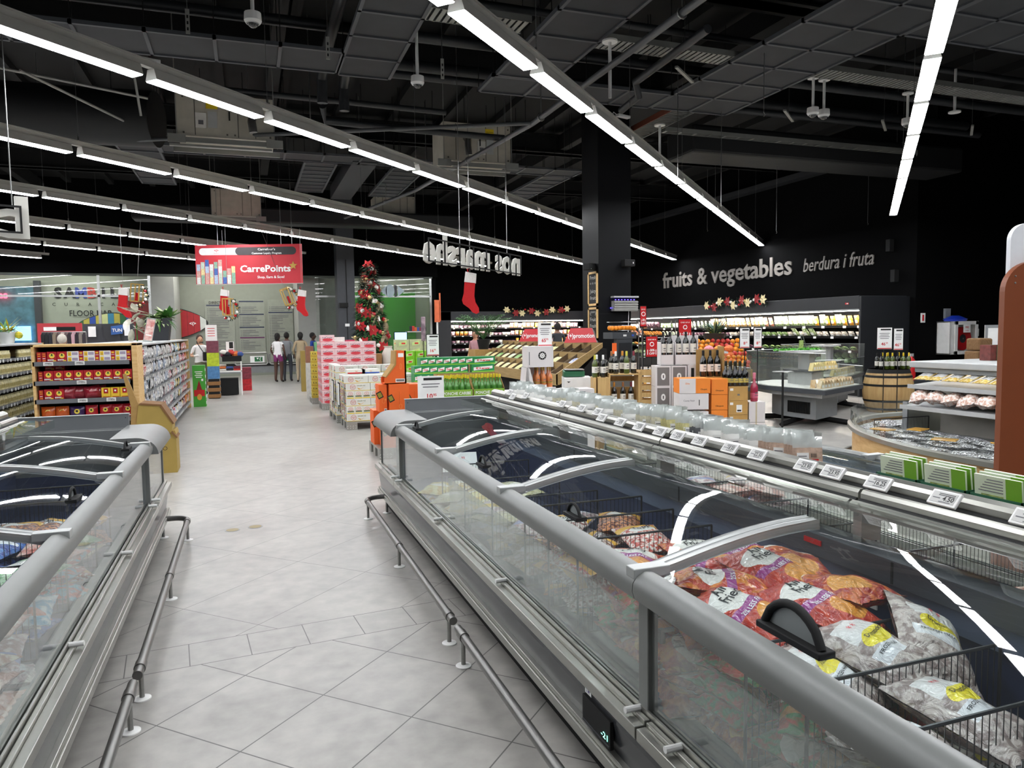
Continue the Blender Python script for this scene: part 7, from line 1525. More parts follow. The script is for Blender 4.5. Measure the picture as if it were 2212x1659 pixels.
for r in range(8):
    for k in range(17):
        y = 6.45 - k * .23 + jit(.04); x = 5.48 + r * .2 + jit(.04)
        lim = 5.42 if y < 4.6 else 5.42 + (y - 4.6) ** 1.4 * .42
        if x < lim + .05 or (x > 6.55 and y < 6.1) or i > 105: continue
        for q in range(1 + (R.random() < .65)): single('foil_pack', chz['foil pack'], (x, y, .475 + q * .034), (jit(.1), jit(.1), jit(.9)), 'silver backed pack in the round counter, %s from the far end, %s layer' % (nth(i), ('lower', 'upper')[q]), 'pack', 'silver packs in the round counter')
        i += 1
for k, (x, y) in enumerate(((5.95, 5.0), (6.2, 4.6), (6.3, 5.6), (6.0, 4.1), (6.0, 5.75))): mb = MB(mat('amber_smoked_pack', 'e0a83a', .3, coat=.7, var=.1)); mb.box(-.07, -.1, 0, .07, .1, .012); o = mb.build('smoked_fish_pack', bev=.003); o.location = (x, y, .565); o.rotation_euler = (0, 0, .5 + k * .7); tag(o, 'amber pack lying on the silver packs, %s of five from near' % ORDW[k], 'pack', 'amber packs in the round counter')
for i, (ya, yb, l) in enumerate(((5.4, 6.3, 'far'), (3.6, 4.2, 'near'))): 
    t2 = divider(0, .75, 0, 0, .16, 'low wire fence across the round cheese counter, %s one' % l, 34, 'wire fences in the round counter'); t2.location = (6.5 if i == 0 else 5.85, 5.98 if i == 0 else 3.7, .475); t2.rotation_euler.z = .0 if i == 0 else .5
# things on and behind the counter
for k, (dx, c1) in enumerate(((0, '7a3a34'), (.09, '3c7a58'))):
    mb = MB(mat('small_carton_' + c1, c1, .5, var=.25, sc=20)); mb.box(-.045, -.06, 0, .045, .06, .16); o = mb.build('small_carton'); o.location = (7.26 + dx, 5.62 - dx * .3, 1.237); tag(o, '%s patterned carton on the counter canopy' % ('dark red', 'green')[k], 'carton')
t = thing('easel_board', 'white framed easel board with pictures behind the counter', 'sign board', (9.3, 6.9, .4), -.5); mb = MB(grey); mb.box(-.3, 0, 0, .35, .03, 1.2); mb.build('frame', t); mb = MB(txtw); mb.box(-.27, -.004, .03, .32, 0, 1.16); mb.box(-.22, -.006, .5, .3, -.004, .8, mat('food_photo', '8a5a34', .5, var=.4, sc=12, col2='c8b08a')); mb.build('board', t)
mb = MB(cgrey); mb.box(-.3, 0, 0, .35, .3, .4); o = mb.build('low_plinth'); o.location = (9.3, 6.9, 0); o.rotation_euler.z = -.5; tag(o, 'low dark plinth under the easel board', 'plinth')
for k in range(3): mb = MB(mat('rattan_basket', '7a5a38', .8, bump=.8, sc=40)); mb.box(-.12, -.1, 0, .12, .1, .1 + k * .03); o = mb.build('rattan_basket', bev=.02); o.location = (8.95 + k * .03, 7.1, 1.03 + k * .14 if 0 else 1.0 + k * .135); tag(o, 'brown woven basket in the stack left of the easel, %s from the bottom' % ORDW[k], 'basket', 'woven basket stack')
mb = MB(cgrey); mb.box(-.2, -.15, 0, .25, .2, 1.0); o = mb.build('tall_plinth'); o.location = (8.95, 7.1, 0); tag(o, 'dark cabinet under the woven baskets', 'plinth')
# fire hose cabinet and fittings on the corner wall
t = thing('fire_hose_cabinet', 'white fire hose cabinet with glass door and red reel on the black wall', 'fire hose cabinet', (15.5, 12.98, .92))
mb = MB(white); mb.box(-.42, -.35, 0, -.38, 0, .76); mb.box(-.42, -.35, 0, .45, 0, .03); mb.box(-.42, -.35, .73, .45, 0, .76); mb.box(.42, -.35, 0, .45, 0, .76); mb.box(-.42, -.03, 0, .45, 0, .76); mb.box(-.4, -.35, .03, -.27, -.33, .73); mb.build('case', t, .005)
mb = MB(white); mb.box(-.27, -.37, 0, -.18, -.35, .76); mb.box(.37, -.37, 0, .45, -.35, .76); mb.box(-.27, -.37, 0, .45, -.35, .08); mb.box(-.27, -.37, .68, .45, -.35, .76); d = mb.build('door', t, .003); mb = MB(gclear); mb.quad((-.18, -.36, .08), (.37, -.36, .08), (.37, -.36, .68), (-.18, -.36, .68)); mb.build('door_glass', d)
mb = MB(red); n = 30; mb.T = Matrix.Translation((.1, -.2, .36)) @ Matrix.Rotation(pi/2, 4, 'X'); mb.lathe([(.08, -.06), (.27, -.06), (.27, .06), (.08, .06)], n=30); mb.lathe([(.1, .065), (0, .07)], n=24, m=dkgrey); mb.lathe([(.02, .075), (0, .08)], n=10, m=steel); mb.build('hose_reel', t)
mb = MB(txtw); mb.box(-.02, -.375, .5, .2, -.371, .68); mb.text('FIRE', (.09, -.377, .6), size=.06, m=txtr, bold=.02); mb.text('HOSE', (.09, -.377, .53), size=.04, m=txtr); mb.build('sticker', t)
mb = MB(mat('blue_plastic_bag', '2040c8', .3, bump=.5, sc=12, coat=.3)); mb.lathe([(.3, 0), (.34, .05), (.2, .1), (.1, .13)], n=14); o = mb.build('blue_bag'); o.location = (15.45, 12.8, 1.683); o.scale = (1, .5, 1); tag(o, 'crumpled blue plastic bag lying on the fire hose cabinet', 'bag')
mb = MB(grey); mb.box(15.3, 12.93, 1.75, 15.46, 12.99, 1.98); tag(mb.build('junction_box'), 'small grey junction box on the wall above the blue bag', 'box')
mb = MB(txtw); mb.box(14.6, 12.975, 1.66, 14.73, 12.99, 1.88); mb.box(14.64, 12.972, 1.7, 14.69, 12.975, 1.84, txtr); tag(mb.build('wall_notice'), 'small white and red notice left of the fire hose cabinet', 'sign')
t = thing('power_socket', 'white socket panel right of the fire hose cabinet', 'socket', (16.25, 12.98, 1.32)); mb = MB(white); mb.box(-.14, -.03, 0, .16, 0, .18); mb.build('plate', t, .01); mb = MB(black)
for k in range(8): mb.box(-.02 + (k % 4) * .04, -.033, .05 + .07 * (k // 4), .0 + (k % 4) * .04, -.03, .08 + .07 * (k // 4))
mb.build('sockets', t)
t = thing('fire_extinguisher', 'red fire extinguisher standing behind the wine barrel', 'fire extinguisher', (13.15, 11.9, .45)); mb = MB(red); mb.lathe([(.08, 0), (.085, .02), (.085, .4), (.04, .47), (.02, .5)], n=16); mb.build('cylinder', t); mb = MB(black); mb.tube([(0, 0, .5), (.06, 0, .55), (.1, 0, .3)], .012, 6); mb.box(-.03, -.01, .5, .05, .01, .56, lgrey); mb.build('valve_and_hose', t)
mb = MB(cgrey); mb.box(-.3, -.2, 0, .3, .2, .45); o = mb.build('low_plinth'); o.location = (13.15, 11.9, 0); tag(o, 'low grey box under the fire extinguisher', 'plinth')
# brown rounded sign panel at the right edge
t = thing('ice_cream_sign', 'big brown rounded panel with white top at the right edge', 'sign board', (4.28, 3.22, 0), -.34)
cr = .18; pts = [(0, .02), (.7, .02), (.7, 1.99), (cr, 1.99)] + [(cr - cr * sin(a), 1.99 - cr + cr * cos(a)) for a in [pi/2*k/10 for k in range(1, 11)]]
mb = MB(mat('rust_brown_panel', '7e3f1e', .45, var=.05, sc=3)); mb.prism(pts, 'y', 0, .05); mb.build('brown_panel', t, .004)
cr = .1; pts = [(.06, 1.8), (.7, 1.8), (.7, 2.22), (.06 + cr, 2.22)] + [(.06 + cr - cr * sin(a), 2.22 - cr + cr * cos(a)) for a in [pi/2*k/10 for k in range(1, 11)]]
mb = MB(mat('white_sign_top', 'e4e6ea', .4)); mb.prism(pts, 'y', .051, .09); mb.build('white_top', t, .004)
mb = MB(steel); mb.cyl(0, 0, 0, .001, .001, 3) if 0 else None
for z in (1.86, 1.90): mb.ball(.06, -.001, z, .006, 8)
mb.build('screws', t); mb = MB(black); mb.box(0, -.15, 0, .7, .2, .02); mb.build('base', t)
# ================================================================ shop front and the mall beyond
mw = mat('mall_wall', '8e9287', .6, var=.03); mg = mat('mall_grey', 'a2a39e', .6, var=.03); mc = mat('mall_ceiling', 'b4b5ae', .7)
mb = MB(mc); mb.box(-16, 27.3, 4.3, 6.7, 38, 4.4); struct(mb.build('ceiling_mall'))
mb = MB(mw); mb.box(-3.15, 30.7, 0, 2.6, 30.9, 4.3); mb.box(-16, 30.7, 0, -3.15, 30.9, 4.3, mat('mall_map_wall', 'a0a598', .6, var=.03)); struct(mb.build('wall_mall'))
mb = MB(mg); mb.box(-3.12, 28.2, 0, -2.35, 30.5, 4.3); mb.box(1.75, 28.0, 0, 2.5, 30.7, 4.3); mb.box(2.5, 28.6, 0, 3.3, 30.7, 4.3, mat('mall_dim_grey', '6c706a', .6)); struct(mb.build('mall_pillars'))
mb = MB(mat('green_shop_wall', '3f8f2e', .5, var=.04)); mb.box(3.3, 29.8, 0, 6.5, 30, 3.2); mb.box(3.3, 29.8, 3.2, 6.5, 30, 4.3, mw); mb.box(6.45, 27.3, 0, 6.5, 29.8, 4.3, mw); struct(mb.build('wall_green'))
sg_ = glass('shop_front_glass', (.88, .92, .89), 1.0, .02); k = 1
for xa, xb in ((-16, -7.3), (-7.3, -4.45), (-4.45, -2.98), (2.3, 6.42)):
    mb = MB(sg_); mb.quad((xa, SY, .05), (xb, SY, .05), (xb, SY, 3.56), (xa, SY, 3.56)); struct(mb.build('window_%d' % k))
    mb = MB(alu); mb.box(xa, SY - .03, 2.87, xb, SY + .03, 2.93); mb.box(xb - .04, SY - .03, 0, xb + .04, SY + .03, 3.56); mb.box(xa, SY - .03, 0, xb, SY + .03, .08); struct(mb.build('trim_%d' % (k + 2))); k += 1
t = thing('mall_ceiling_lights', 'rows of rectangular lights on the mall ceiling behind the glass', 'lamp', (-1, 29, 4.28))
for i, (x, y, w) in enumerate(((-5.6, 28.3, .9), (-5.5, 29.4, .9), (-2.0, 28.0, .9), (-1.2, 29.2, .9), (.6, 29.2, .9), (-7.5, 29, .9), (-10, 29, .9), (4.0, 28.3, .5), (5.3, 28.7, .5))):
    mb = MB(emis('mall_panel', 'fdfcf6', 12)); mb.box(x - w/2, y - .15, 4.26, x + w/2, y + .15, 4.29); mb.build('light_panel', t, world=True)
t = thing('floor_map', 'mall floor map lettering and colourful surfboard map on the wall behind glass', 'sign', (-5.6, 30.6, 2)); mb = MB(txtk)
for i, (s, c) in enumerate(zip('SAMBIL', ('141414', '141414', '3a4a9c', 'b03a30', '141414', '141414'))): mb.text(s, (-6.35 + i * .36, 30.66, 3.02), size=.5, m=mat('map_ink_' + c, c, .6), bold=.05)
for i, s in enumerate('CURACAO'): mb.text(s, (-6.5 + i * .38, 30.66, 2.72), size=.16, m=txtk)
mb.text('FLOOR MAP', (-5.35, 30.66, 2.35), size=.3, m=txtk, bold=.01, w=1.35); mb.build('lettering', t, world=True)
def surf(x, z, L_, h, lab, flip, name='surfboard_print'):
    t = thing(name, lab, 'sign', (x, 30.62, z)); mb = MB(mat('surf_edge', '12161a', .5)); n = 28
    def outl(k, s=1): a = pi * 2 * k / n; return (flip * (L_ * .5 * cos(a) * s), 0, h * .5 * sin(a) * s * (1 - .35 * cos(a)))
    mb.add([outl(k) for k in range(n)], [tuple(range(n))])
    cols = ['2a7a48', '2a62a8', 'd8dcd8', '2f8a4a', 'd8a83a', 'b0242c', 'b0242c', 'b0242c', 'd8dcd8'] if flip > 0 else ['2f6a3a', 'c8b84a', '2a4fae', 'c8b84a', 'd8dca0', '3a8ab0', 'c8b84a', '2f6a3a', '2a62a8']
    cols = cols[::-1] if flip < 0 else cols
    for q in range(9):
        u0, u1 = -.47 + q * .94 / 9, -.47 + (q + 1) * .94 / 9 - .004
        def hh(u): c_ = -2 * u; return h * .47 * math.sqrt(max(0, 1 - (2*u)**2)) * (1 + .35 * (2*u) * (-1))
        pts = [(flip*L_*u0, -.004, -hh(u0)), (flip*L_*u1, -.004, -hh(u1)), (flip*L_*u1, -.004, hh(u1)), (flip*L_*u0, -.004, hh(u0))]; mb.poly(pts, mat('surf_' + cols[q], cols[q], .4))
    if flip > 0: mb.text('<(>', (L_*.24, -.008, -.06), size=.16, m=txtw, bold=.03)
    mb.build('print', t); t.rotation_euler.y = .0; return t
surf(-2.45, 2.05, 2.1, 1.15, 'red tipped surfboard print on the mall wall behind the planter', 1); surf(-4.9, 1.95, 1.9, 1.0, 'surfboard shaped floor map behind the checkout screens', -1)
t = thing('mall_directory', 'mall directory columns of small shop lines on the grey wall', 'sign', (0, 30.65, 1)); mb = MB(mat('directory_panel', '979b90', .5)); 
for x0, x1 in ((-1.5, -.45), (-.3, .65), (.78, 1.72)): mb.box(x0, 30.66, .9, x1, 30.69, 2.95)
mb.build('panels', t, world=True); mb = MB(txtg); mb.text('DIRECTORY', (-1.0, 30.64, 2.78), size=.14, m=txtk, w=.7)
for ci, (x0, bars) in enumerate(((-1.45, (2.7,)), (-.28, (2.85, 2.35, 1.85, 1.45)), (.8, (2.42,)))):
    for z in bars: mb.box(x0, 30.65, z, x0 + .9, 30.658, z + .05, mat('dir_bar_%d' % (ci * (z < 1.6)), ('3c4258', '6a3a62', '3c4258')[ci * (z < 1.6)], .5))
    z = 2.65
    while z > 1.0:
        if all(abs(z - b) > .06 for b in bars): mb.box(x0 + .03, 30.65, z, x0 + .07, 30.658, z + .02); mb.box(x0 + .1, 30.65, z, x0 + .3 + R.random() * .5, 30.658, z + .02)
        z -= .065
mb.build('print', t, world=True)
t = thing('neon_shop_sign', 'red neon letters and bright screens in the shop window at far left', 'sign', (-8, 30.4, 2.8)); mb = MB(emis('neon_red', 'ff2a3a', 5)); mb.text('res', (-8.02, 30.3, 2.98), size=.34, m=MATS['neon_red'], al='r' if 0 else 'c', bold=.02); mb.build('neon', t, world=True)
mb = MB(mat('aqua_shop', '5a8a9c', .5, var=.3, sc=4)); mb.box(-9, 30.5, 0, -7.05, 30.6, 3.4); mb.box(-7.05, 30.4, 0, -6.85, 30.6, 3.6, cgrey); mb.build('shop_back', t, world=True)
mb = MB(emis('aqua_screen', '6aa8e0', 1.6)); mb.box(-8.1, 30.4, 1.5, -7.2, 30.42, 2.0); mb.box(-8.1, 30.4, 1.1, -7.3, 30.42, 1.35); mb.build('screens', t, world=True)
t = thing('red_mall_banner', 'red banner panel with starfish left of the grey pillar', 'banner', (-3.8, 30.5, 1.4)); mb = MB(dred); mb.box(-4.1, 30.55, 1.2, -3.2, 30.6, 2.9); mb.build('panel', t, world=True)
t = thing('orange_blade_sign', 'orange blade sign on a pale post at the shop front end', 'sign', (6.5, 26.6, 0)); mb = MB(mat('coral_sign', 'd8683c', .5)); mb.box(6.42, 26.4, 1.95, 6.62, 26.45, 2.75); mb.box(6.6, 26.4, 2.0, 6.65, 26.45, 3.0); mb.build('sign_panel', t, world=True); mb = MB(white); mb.tube([(6.52, 26.45, 0), (6.52, 26.45, 2.0)], .035, 8); mb.build('post', t, world=True)
# brand emblem on the glass
t = thing('window_emblem', 'pale round and arrow emblem fixed on the shop glass right of the tree', 'sign', (5.0, 26.97, 3.1)); mb = MB(mat('emblem_pale', 'b4c8d0', .4)); mb.prism([(-.42, 0), (-.2, .2), (-.2, -.2)], 'y', -.01, 0); mb.T = Matrix.Translation((-.08, 0, 0)); mb.prism([(.16*cos(a), .24*sin(a)) for a in [2*pi*q/20 for q in range(20)]], 'y', -.01, 0); mb.T = None; mb.prism([(.2, .2), (.45, 0), (.2, -.2)], 'y', -.01, 0); mb.prism([(.08, .22), (.17, .2), (.17, -.2), (.08, -.22)], 'y', -.011, 0, cgrey); mb.build('emblem', t)
# exit gate
t = thing('exit_gate', 'low steel exit gate with green exit signs at the back of the aisle', 'gate', (.4, 26.9, 0))
mb = MB(steel)
for a, b in ((-.85, .22), (.28, 1.32)): mb.tube([(a, 0, .62), (a, 0, .92), (a + .05, 0, .97), (b - .05, 0, .97), (b, 0, .92), (b, 0, .62), (b - .05, 0, .57), (a + .05, 0, .57)], .022, 8, closed=True)
mb.build('gate_leaves', t)
for a in (-.35, .6): mb = MB(txtw); mb.box(a, -.03, .64, a + .46, -.01, .86); mb.box(a + .14, -.034, .67, a + .4, -.03, .83, mat('exit_green', '1f6a3c', .5)); mb.poly([(a+.2, -.038, .8), (a+.24, -.038, .74), (a+.28, -.038, .8)], txtw); mb.tube([(a+.33, -.038, .8), (a+.31, -.038, .74), (a+.34, -.038, .69)], .01, 4, txtw); mb.ball(a+.34, -.038, .81, .012, 6, txtw); mb.build('exit_sign', t)
for x, y in ((1.36, -.3), (1.36, .2), (1.6, .0)): mb = MB(mat('dark_steel_post', '5c5a58', .3, .8)); mb.tube([(x, y, 0), (x, y, 1.1)], .05, 12); mb.ball(x, y, 1.12, .05, 10, black); mb.build('post', t)
mb = MB(mat('olive_cardboard', '96803e', .7)); mb.box(0, 0, 0, .22, .25, 1.13); mb.box(-.002, -.002, .8, .222, 0, .805, card); o = mb.build('tall_cardboard_box'); o.location = (1.36, 21.3, 0); tag(o, 'tall olive cardboard box left of the pallet stacks', 'box')
mb = MB(black); mb.box(-1.6, 28.6, .45, 1.7, 28.7, .55); mb.box(-1.6, 28.65, .2, 1.7, 28.7, .45, grey); tag(mb.build('low_barrier'), 'low dark barrier board running behind the exit gate', 'barrier')
# checkout area at the left
t = thing('checkout_screens', 'dark checkout header panels with white cards and a blue flag', 'checkout', (-3.9, 24.8, 0)); mb = MB(cgrey); mb.box(-4.55, 24.8, 1.42, -3.2, 24.9, 1.98); mb.prism([(-3.95, 1.42), (-3.55, 1.42), (-3.6, 2.0), (-4.05, 1.95)], 'y', 24.7, 24.8, dkgrey); mb.build('header', t, world=True)
mb = MB(cgrey); mb.box(-4.5, 24.8, 0, -3.2, 25.3, 1.1); mb.box(-4.5, 24.85, 1.1, -4.45, 24.9, 1.5); mb.box(-3.3, 24.85, 1.1, -3.25, 24.9, 1.5); mb.build('counter', t, world=True)
mb = MB(txtw); mb.box(-4.4, 24.68, 1.6, -4.2, 24.7, 1.9); mb.box(-3.45, 24.68, 1.62, -3.3, 24.7, 1.95); mb.prism([(-3.8, 1.65), (-3.5, 1.68), (-3.45, 1.95), (-3.8, 1.9)], 'y', 24.66, 24.68, mat('flag_blue', '2c5a9c', .5)); mb.text('TUN', (-3.64, 24.65, 1.74), size=.13, m=txtw, bold=.02); mb.build('cards', t, world=True)
t = thing('red_stand', 'red stand with white and black pill shapes behind the hanging goods', 'display stand', (-4.8, 23, 0)); mb = MB(mat('stand_red', 'b8323a', .5)); mb.box(-5.3, 23, 0, -4.25, 23.1, 1.98); mb.build('panel', t, world=True); mb = MB(txtw); mb.box(-5.15, 22.99, 1.78, -4.85, 23, 1.88); mb.box(-4.85, 22.985, 1.78, -4.4, 23, 1.88, black); mb.build('print', t, world=True)
t = thing('hanging_goods_rack', 'rack of dark bags and striped hangers behind the coffee shelf', 'rack', (-4, 19.5, 0)); mb = MB(steel); mb.tube([(-4.4, 19.5, 1.72), (-3.5, 19.35, 1.72)], .012, 6); mb.tube([(-4.4, 19.5, 0), (-4.4, 19.5, 1.72)], .015, 6); mb.tube([(-3.5, 19.35, 0), (-3.5, 19.35, 1.72)], .015, 6); mb.build('frame', t, world=True)
for q in range(12):
    c = ('1a1a1e', '1a1a1e', '22222a', '8a7a68', '5a4a48', 'c8b8b0', '6a5a58', '2a2028', 'c8a0a8', '2a2028', '8a8078', '3a3238')[q]; mb = MB(mat('hang_' + c, c, .8)); mb.prism([(-.03, 0), (.03, 0), (.035, .35), (0, .42), (-.035, .35)], 'y', -.12, .12); o = mb.build('hanging_bag', bev=.008); o.location = (-4.36 + q * .075, 19.45, 1.3); tag(o, 'cloth bag hanging on the goods rack, %s from left' % nth(q), 'bag', 'bags on the goods rack')
t = thing('monitor_stand', 'checkout monitor with a pale blue screen right of the tree', 'monitor', (4.3, 22.0, 0)); mb = MB(black); mb.box(-.2, 0, 1.35, .2, .03, 1.62); mb.tube([(0, .02, 0), (0, .02, 1.4)], .02, 6); mb.build('body', t); mb = MB(emis('pale_screen', '8ab0e0', .9)); mb.box(-.18, -.003, 1.37, .18, 0, 1.6); mb.build('screen', t)
t = thing('dark_goods_shelf', 'dark shelf of small goods before the green wall', 'shelf', (5.1, 23.2, 0)); mb = MB(black); mb.box(-.3, 0, 0, .3, .3, 1.3); mb.box(-.35, -.05, 1.6, .2, .3, 1.63, white); mb.tube([(.2, .2, 1.3), (.2, .2, 1.6)], .02, 5); mb.build('unit', t)
for q in range(14): mb = MB(clo[q % 6]); mb.box(-.04, -.03, 0, .04, .03, .16 if q < 9 else .12); o = mb.build('small_goods', bev=.006); o.location = (4.85 + (q % 7) * .075, 23.15, .9 if q < 7 else 1.634); tag(o, 'small item on the dark goods shelf, %s from left, %s' % (ORDW[q % 7], 'lower row' if q < 7 else 'top board'), 'item', 'goods on the dark shelf')
mb = MB(black); mb.box(-.3, -.1, 0, .3, -.005, .9); o = mb.build('shelf_step'); o.location = (5.1, 23.2, 0); tag(o, 'black step in front of the dark goods shelf', 'shelf')
for i, (x, y, z, s, m, l) in enumerate(((3.0, 24.83, 2.45, (.28, .1, .14), black, 'black speaker on the rear column'), (3.1, 24.86, 1.82, (.14, .03, .09), white, 'white socket box on the rear column'))): mb = MB(m); mb.box(-s[0]/2, -s[1]/2, 0, s[0]/2, s[1]/2, s[2]); o = mb.build(('wall_speaker', 'socket_box')[i]); o.location = (x, y, z); tag(o, l, ('speaker', 'socket')[i])
# ---------------------------------------------------------------- hanging signs
t = thing('hanging_banner', 'red hanging banner with points lettering and product picture over the aisle', 'sign', (.09, 18.2, 2.77), -.344, None)
rb = mat('banner_red', 'c8303c', .45, var=.02); mb = MB(rb); mb.box(-1.22, -.02, 0, 1.22, .02, .89); mb.box(-1.225, -.015, -.01, 1.225, .015, 0, white); mb.build('board', t)
def pill(mb, x0, x1, z0, z1, m, y=-.022): r = (z1-z0)/2; mb.poly([(x0 + r - r*cos(a - pi/2) * 1, y, (z0+z1)/2 + r*sin(a - pi/2)) for a in [pi*k/8 for k in range(9)]][::1] + [(x1 - r + r*cos(a - pi/2), y, (z0+z1)/2 - r*sin(a - pi/2)) for a in [pi*k/8 for k in range(9)]], m)
mb = MB(txtw); pill(mb, -1.13, .0, .66, .82, txtw); pill(mb, -.3, 1.1, .65, .83, mat('banner_charcoal', '3a3436', .5), -.024); mb.text('<(>', (-.73, -.026, .74), size=.07, m=txtr, bold=.03); mb.text('Carrefour', (-.73, -.026, .69), size=.03, m=txtr)
mb.text("Carrefour's", (.42, -.027, .755), size=.07, m=txtw, bold=.02, w=.4); mb.text('Customer Loyalty Program', (.42, -.027, .67), size=.06, m=txtw, bold=.02, w=.68)
mb.text('CarrePoints', (.38, -.024, .27), size=.21, m=txtw, bold=.03, w=1.16); mb.text('Shop, Earn & Save!', (.5, -.024, .12), size=.08, m=txtw, bold=.02, w=.62)
star = [((.1 if k % 2 == 0 else .045) * sin(pi*k/5), (.1 if k % 2 == 0 else .045) * cos(pi*k/5)) for k in range(10)]; mb.prism([(1.02 + a, .4 + b) for a, b in star], 'y', -.035, -.022, goldm); mb.build('print', t)
mb = MB(txtw)
for q in range(26):
    c = ('e8e8e4', '8fb8a0', 'd8a8a0', 'e8d8a0', 'b8c8e0', 'c8d8c8', '4a70b8')[q % 7]; x = -1.2 + (q % 9) * .1; zz = .005 + .15 * (q // 9); 
    if q // 9 == 2 and q % 9 > 5: continue
    mb.box(x, -.026 + .001 * (q // 9), zz, x + .085, -.0225, zz + .15 + .05 * (q % 3), mat('print_' + c, c, .5, var=.15, sc=30))
mb.build('product_picture', t)
mb = MB(steel)
for x in (-.7, .75, 1.0): mb.tube([(x, 0, .89), (x, 0, 3.6)], .006, 4)
mb.build('hanging_wires', t)
letm = mat('foam_letter_grey', 'c4c2ba', .5, var=.02)
t = thing('hanging_lettering', 'large grey hanging letters seen mirrored from behind beside the stocking', 'sign', (3.2, 10.47, 2.52), pi/4)
mb = MB(letm); mb.text('nos marshe', (0, 0, 0), (-1, 0, 0), (0, 0, 1), .54, letm, w=2.95, bold=.03); o = mb.build('letters', t, solid=.02)
mb = MB(black)
for z in (.0, .29): mb.box(-1.42, -.06, z, 1.42, -.04, z + .015)
for k in range(8): x = -1.42 + 2.83 * k / 7; mb.box(x, -.06, 0, x + .012, -.04, .3)
mb.build('frame', t); mb = MB(steel); mb.tube([(-.6, -.05, .3), (-.6, -.05, 3.5)], .005, 4); mb.tube([(.9, -.05, .3), (.9, -.05, 3.5)], .005, 4); mb.build('hanging_wires', t)
t = thing('hanging_letter', 'big grey hanging letter d cut by the left picture edge', 'sign', (-1.92, 7.52, 2.48), .35)
mb = MB(letm); mb.text('d', (0, 0, 0), (1, 0, 0), (0, 0, 1), .5, letm, w=.34, bold=.02); mb.text('b', (-.5, 0, 0), (1, 0, 0), (0, 0, 1), .5, letm, w=.34, bold=.02); mb.build('letters', t, solid=.05); mb = MB(black); mb.box(-.7, -.06, .03, .1, -.04, .045); mb.box(-.7, -.06, .25, .1, -.04, .265); mb.box(.1, -.06, .03, .115, -.04, .265); mb.build('frame', t); mb = MB(steel); mb.tube([(.05, -.05, .26), (.05, -.05, 3.6)], .005, 4); mb.build('hanging_wire', t)
felt = mat('red_felt', 'c01a20', .9, var=.08, sc=60, bump=.2); fur = mat('white_plush', 'e4e0dc', .95, bump=1, sc=80)
def stocking(x, y, z, h, lab, rz=0, tilt=0, wire=True):
    t = thing('christmas_stocking', lab, 'stocking', (x, y, z), rz, 'hanging Christmas stockings'); t.rotation_euler = (0, tilt, rz); s = h / .58
    pl = [(-.075, -.13), (.07, -.15), (.055, -.33), (.07, -.42), (.115, -.5), (.12, -.56), (.08, -.58), (.03, -.56), (-.02, -.5), (-.10, -.44), (-.115, -.39), (-.09, -.3)]
    mb = MB(felt); mb.prism([(a*s, b*s) for a, b in pl], 'y', -.035*s, .035*s); mb.build('sock', t, bev=.02*s); mb = MB(fur); mb.prism([(-.06*s, -.0), (.09*s, -.03*s), (.08*s, -.16*s), (-.08*s, -.14*s)], 'y', -.045*s, .045*s); mb.build('cuff', t, bev=.012*s)
    mb = MB(felt); mb.tube([(-.02*s, 0, -.02*s), (-.04*s, 0, .05*s), (.0, 0, .04*s)], .008*s, 6); mb.build('loop', t)
    if wire: mb = MB(steel); mb.tube([(0, 0, 0), (0, 0, 4.0 - z if z < 4 else .1)], .003, 4); mb.build('hanging_wire', t)
stocking(3.02, 10.25, 2.46, .60, 'large red stocking with white cuff hanging below the mirrored letters', -.3); stocking(1.2, 17.7, 2.62, .62, 'red stocking hanging beside the tilted lantern under the banner', -.35); stocking(-2.49, 17.95, 2.66, .66, 'red stocking hanging at the far left behind the planter', -.2); stocking(-.47, 18.45, 2.66, .62, 'red stocking half hidden behind the upright lantern', -.3)
def lantern(x, y, z, lab, tilt, wreath=True):
    t = thing('gold_lantern', lab, 'lantern', (x, y, z), -.35, 'hanging gold lanterns'); t.rotation_euler = (0, tilt, -.35); mb = MB(goldm)
    for a in (-.09, .09):
        for b in (-.09, .09): mb.box(a - .01, b - .01, 0, a + .01, b + .01, .38)
    for zz in (0, .37):
        for a in (-.09, .09): mb.box(a - .01, -.1, zz, a + .01, .1, zz + .02); mb.box(-.1, a - .01, zz, .1, a + .01, zz + .02)
    mb.build('frame', t); mb = MB(redb); mb.lathe([(.03, .02), (.03, .2), (0, .2)], n=10); mb.build('candle', t); mb = MB(gar)
    for k in range(140): a = -2.2 + 3.6 * R.random(); c = (.03 + .2*cos(a), jit(.04), .14 + .22*sin(a)); leaf(mb, c, (jit(1), jit(1), jit(1)), .08, .012, gar, .1, 2)
    mb.build('greenery', t)
    for k in range(8): a = -2.0 + .42 * k; m = (redb, whb, goldb)[k % 3]; mb = MB(m); mb.ball(.03 + .2*cos(a), -.05, .14 + .22*sin(a), .035, 8); mb.build('bauble', t)
    mb = MB(steel); mb.tube([(0, 0, .38), (0, 0, 4.1 - z)], .003, 4); mb.build('hanging_wire', t)
lantern(-.40, 18.3, 2.05, 'upright gold lantern with green wreath below the red banner', 0); lantern(.96, 17.85, 2.28, 'tilted gold lantern with wreath at the right end of the banner', -.35); lantern(-2.25, 18.0, 2.35, 'gold lantern with dark greenery at the far left over the planter', .1)
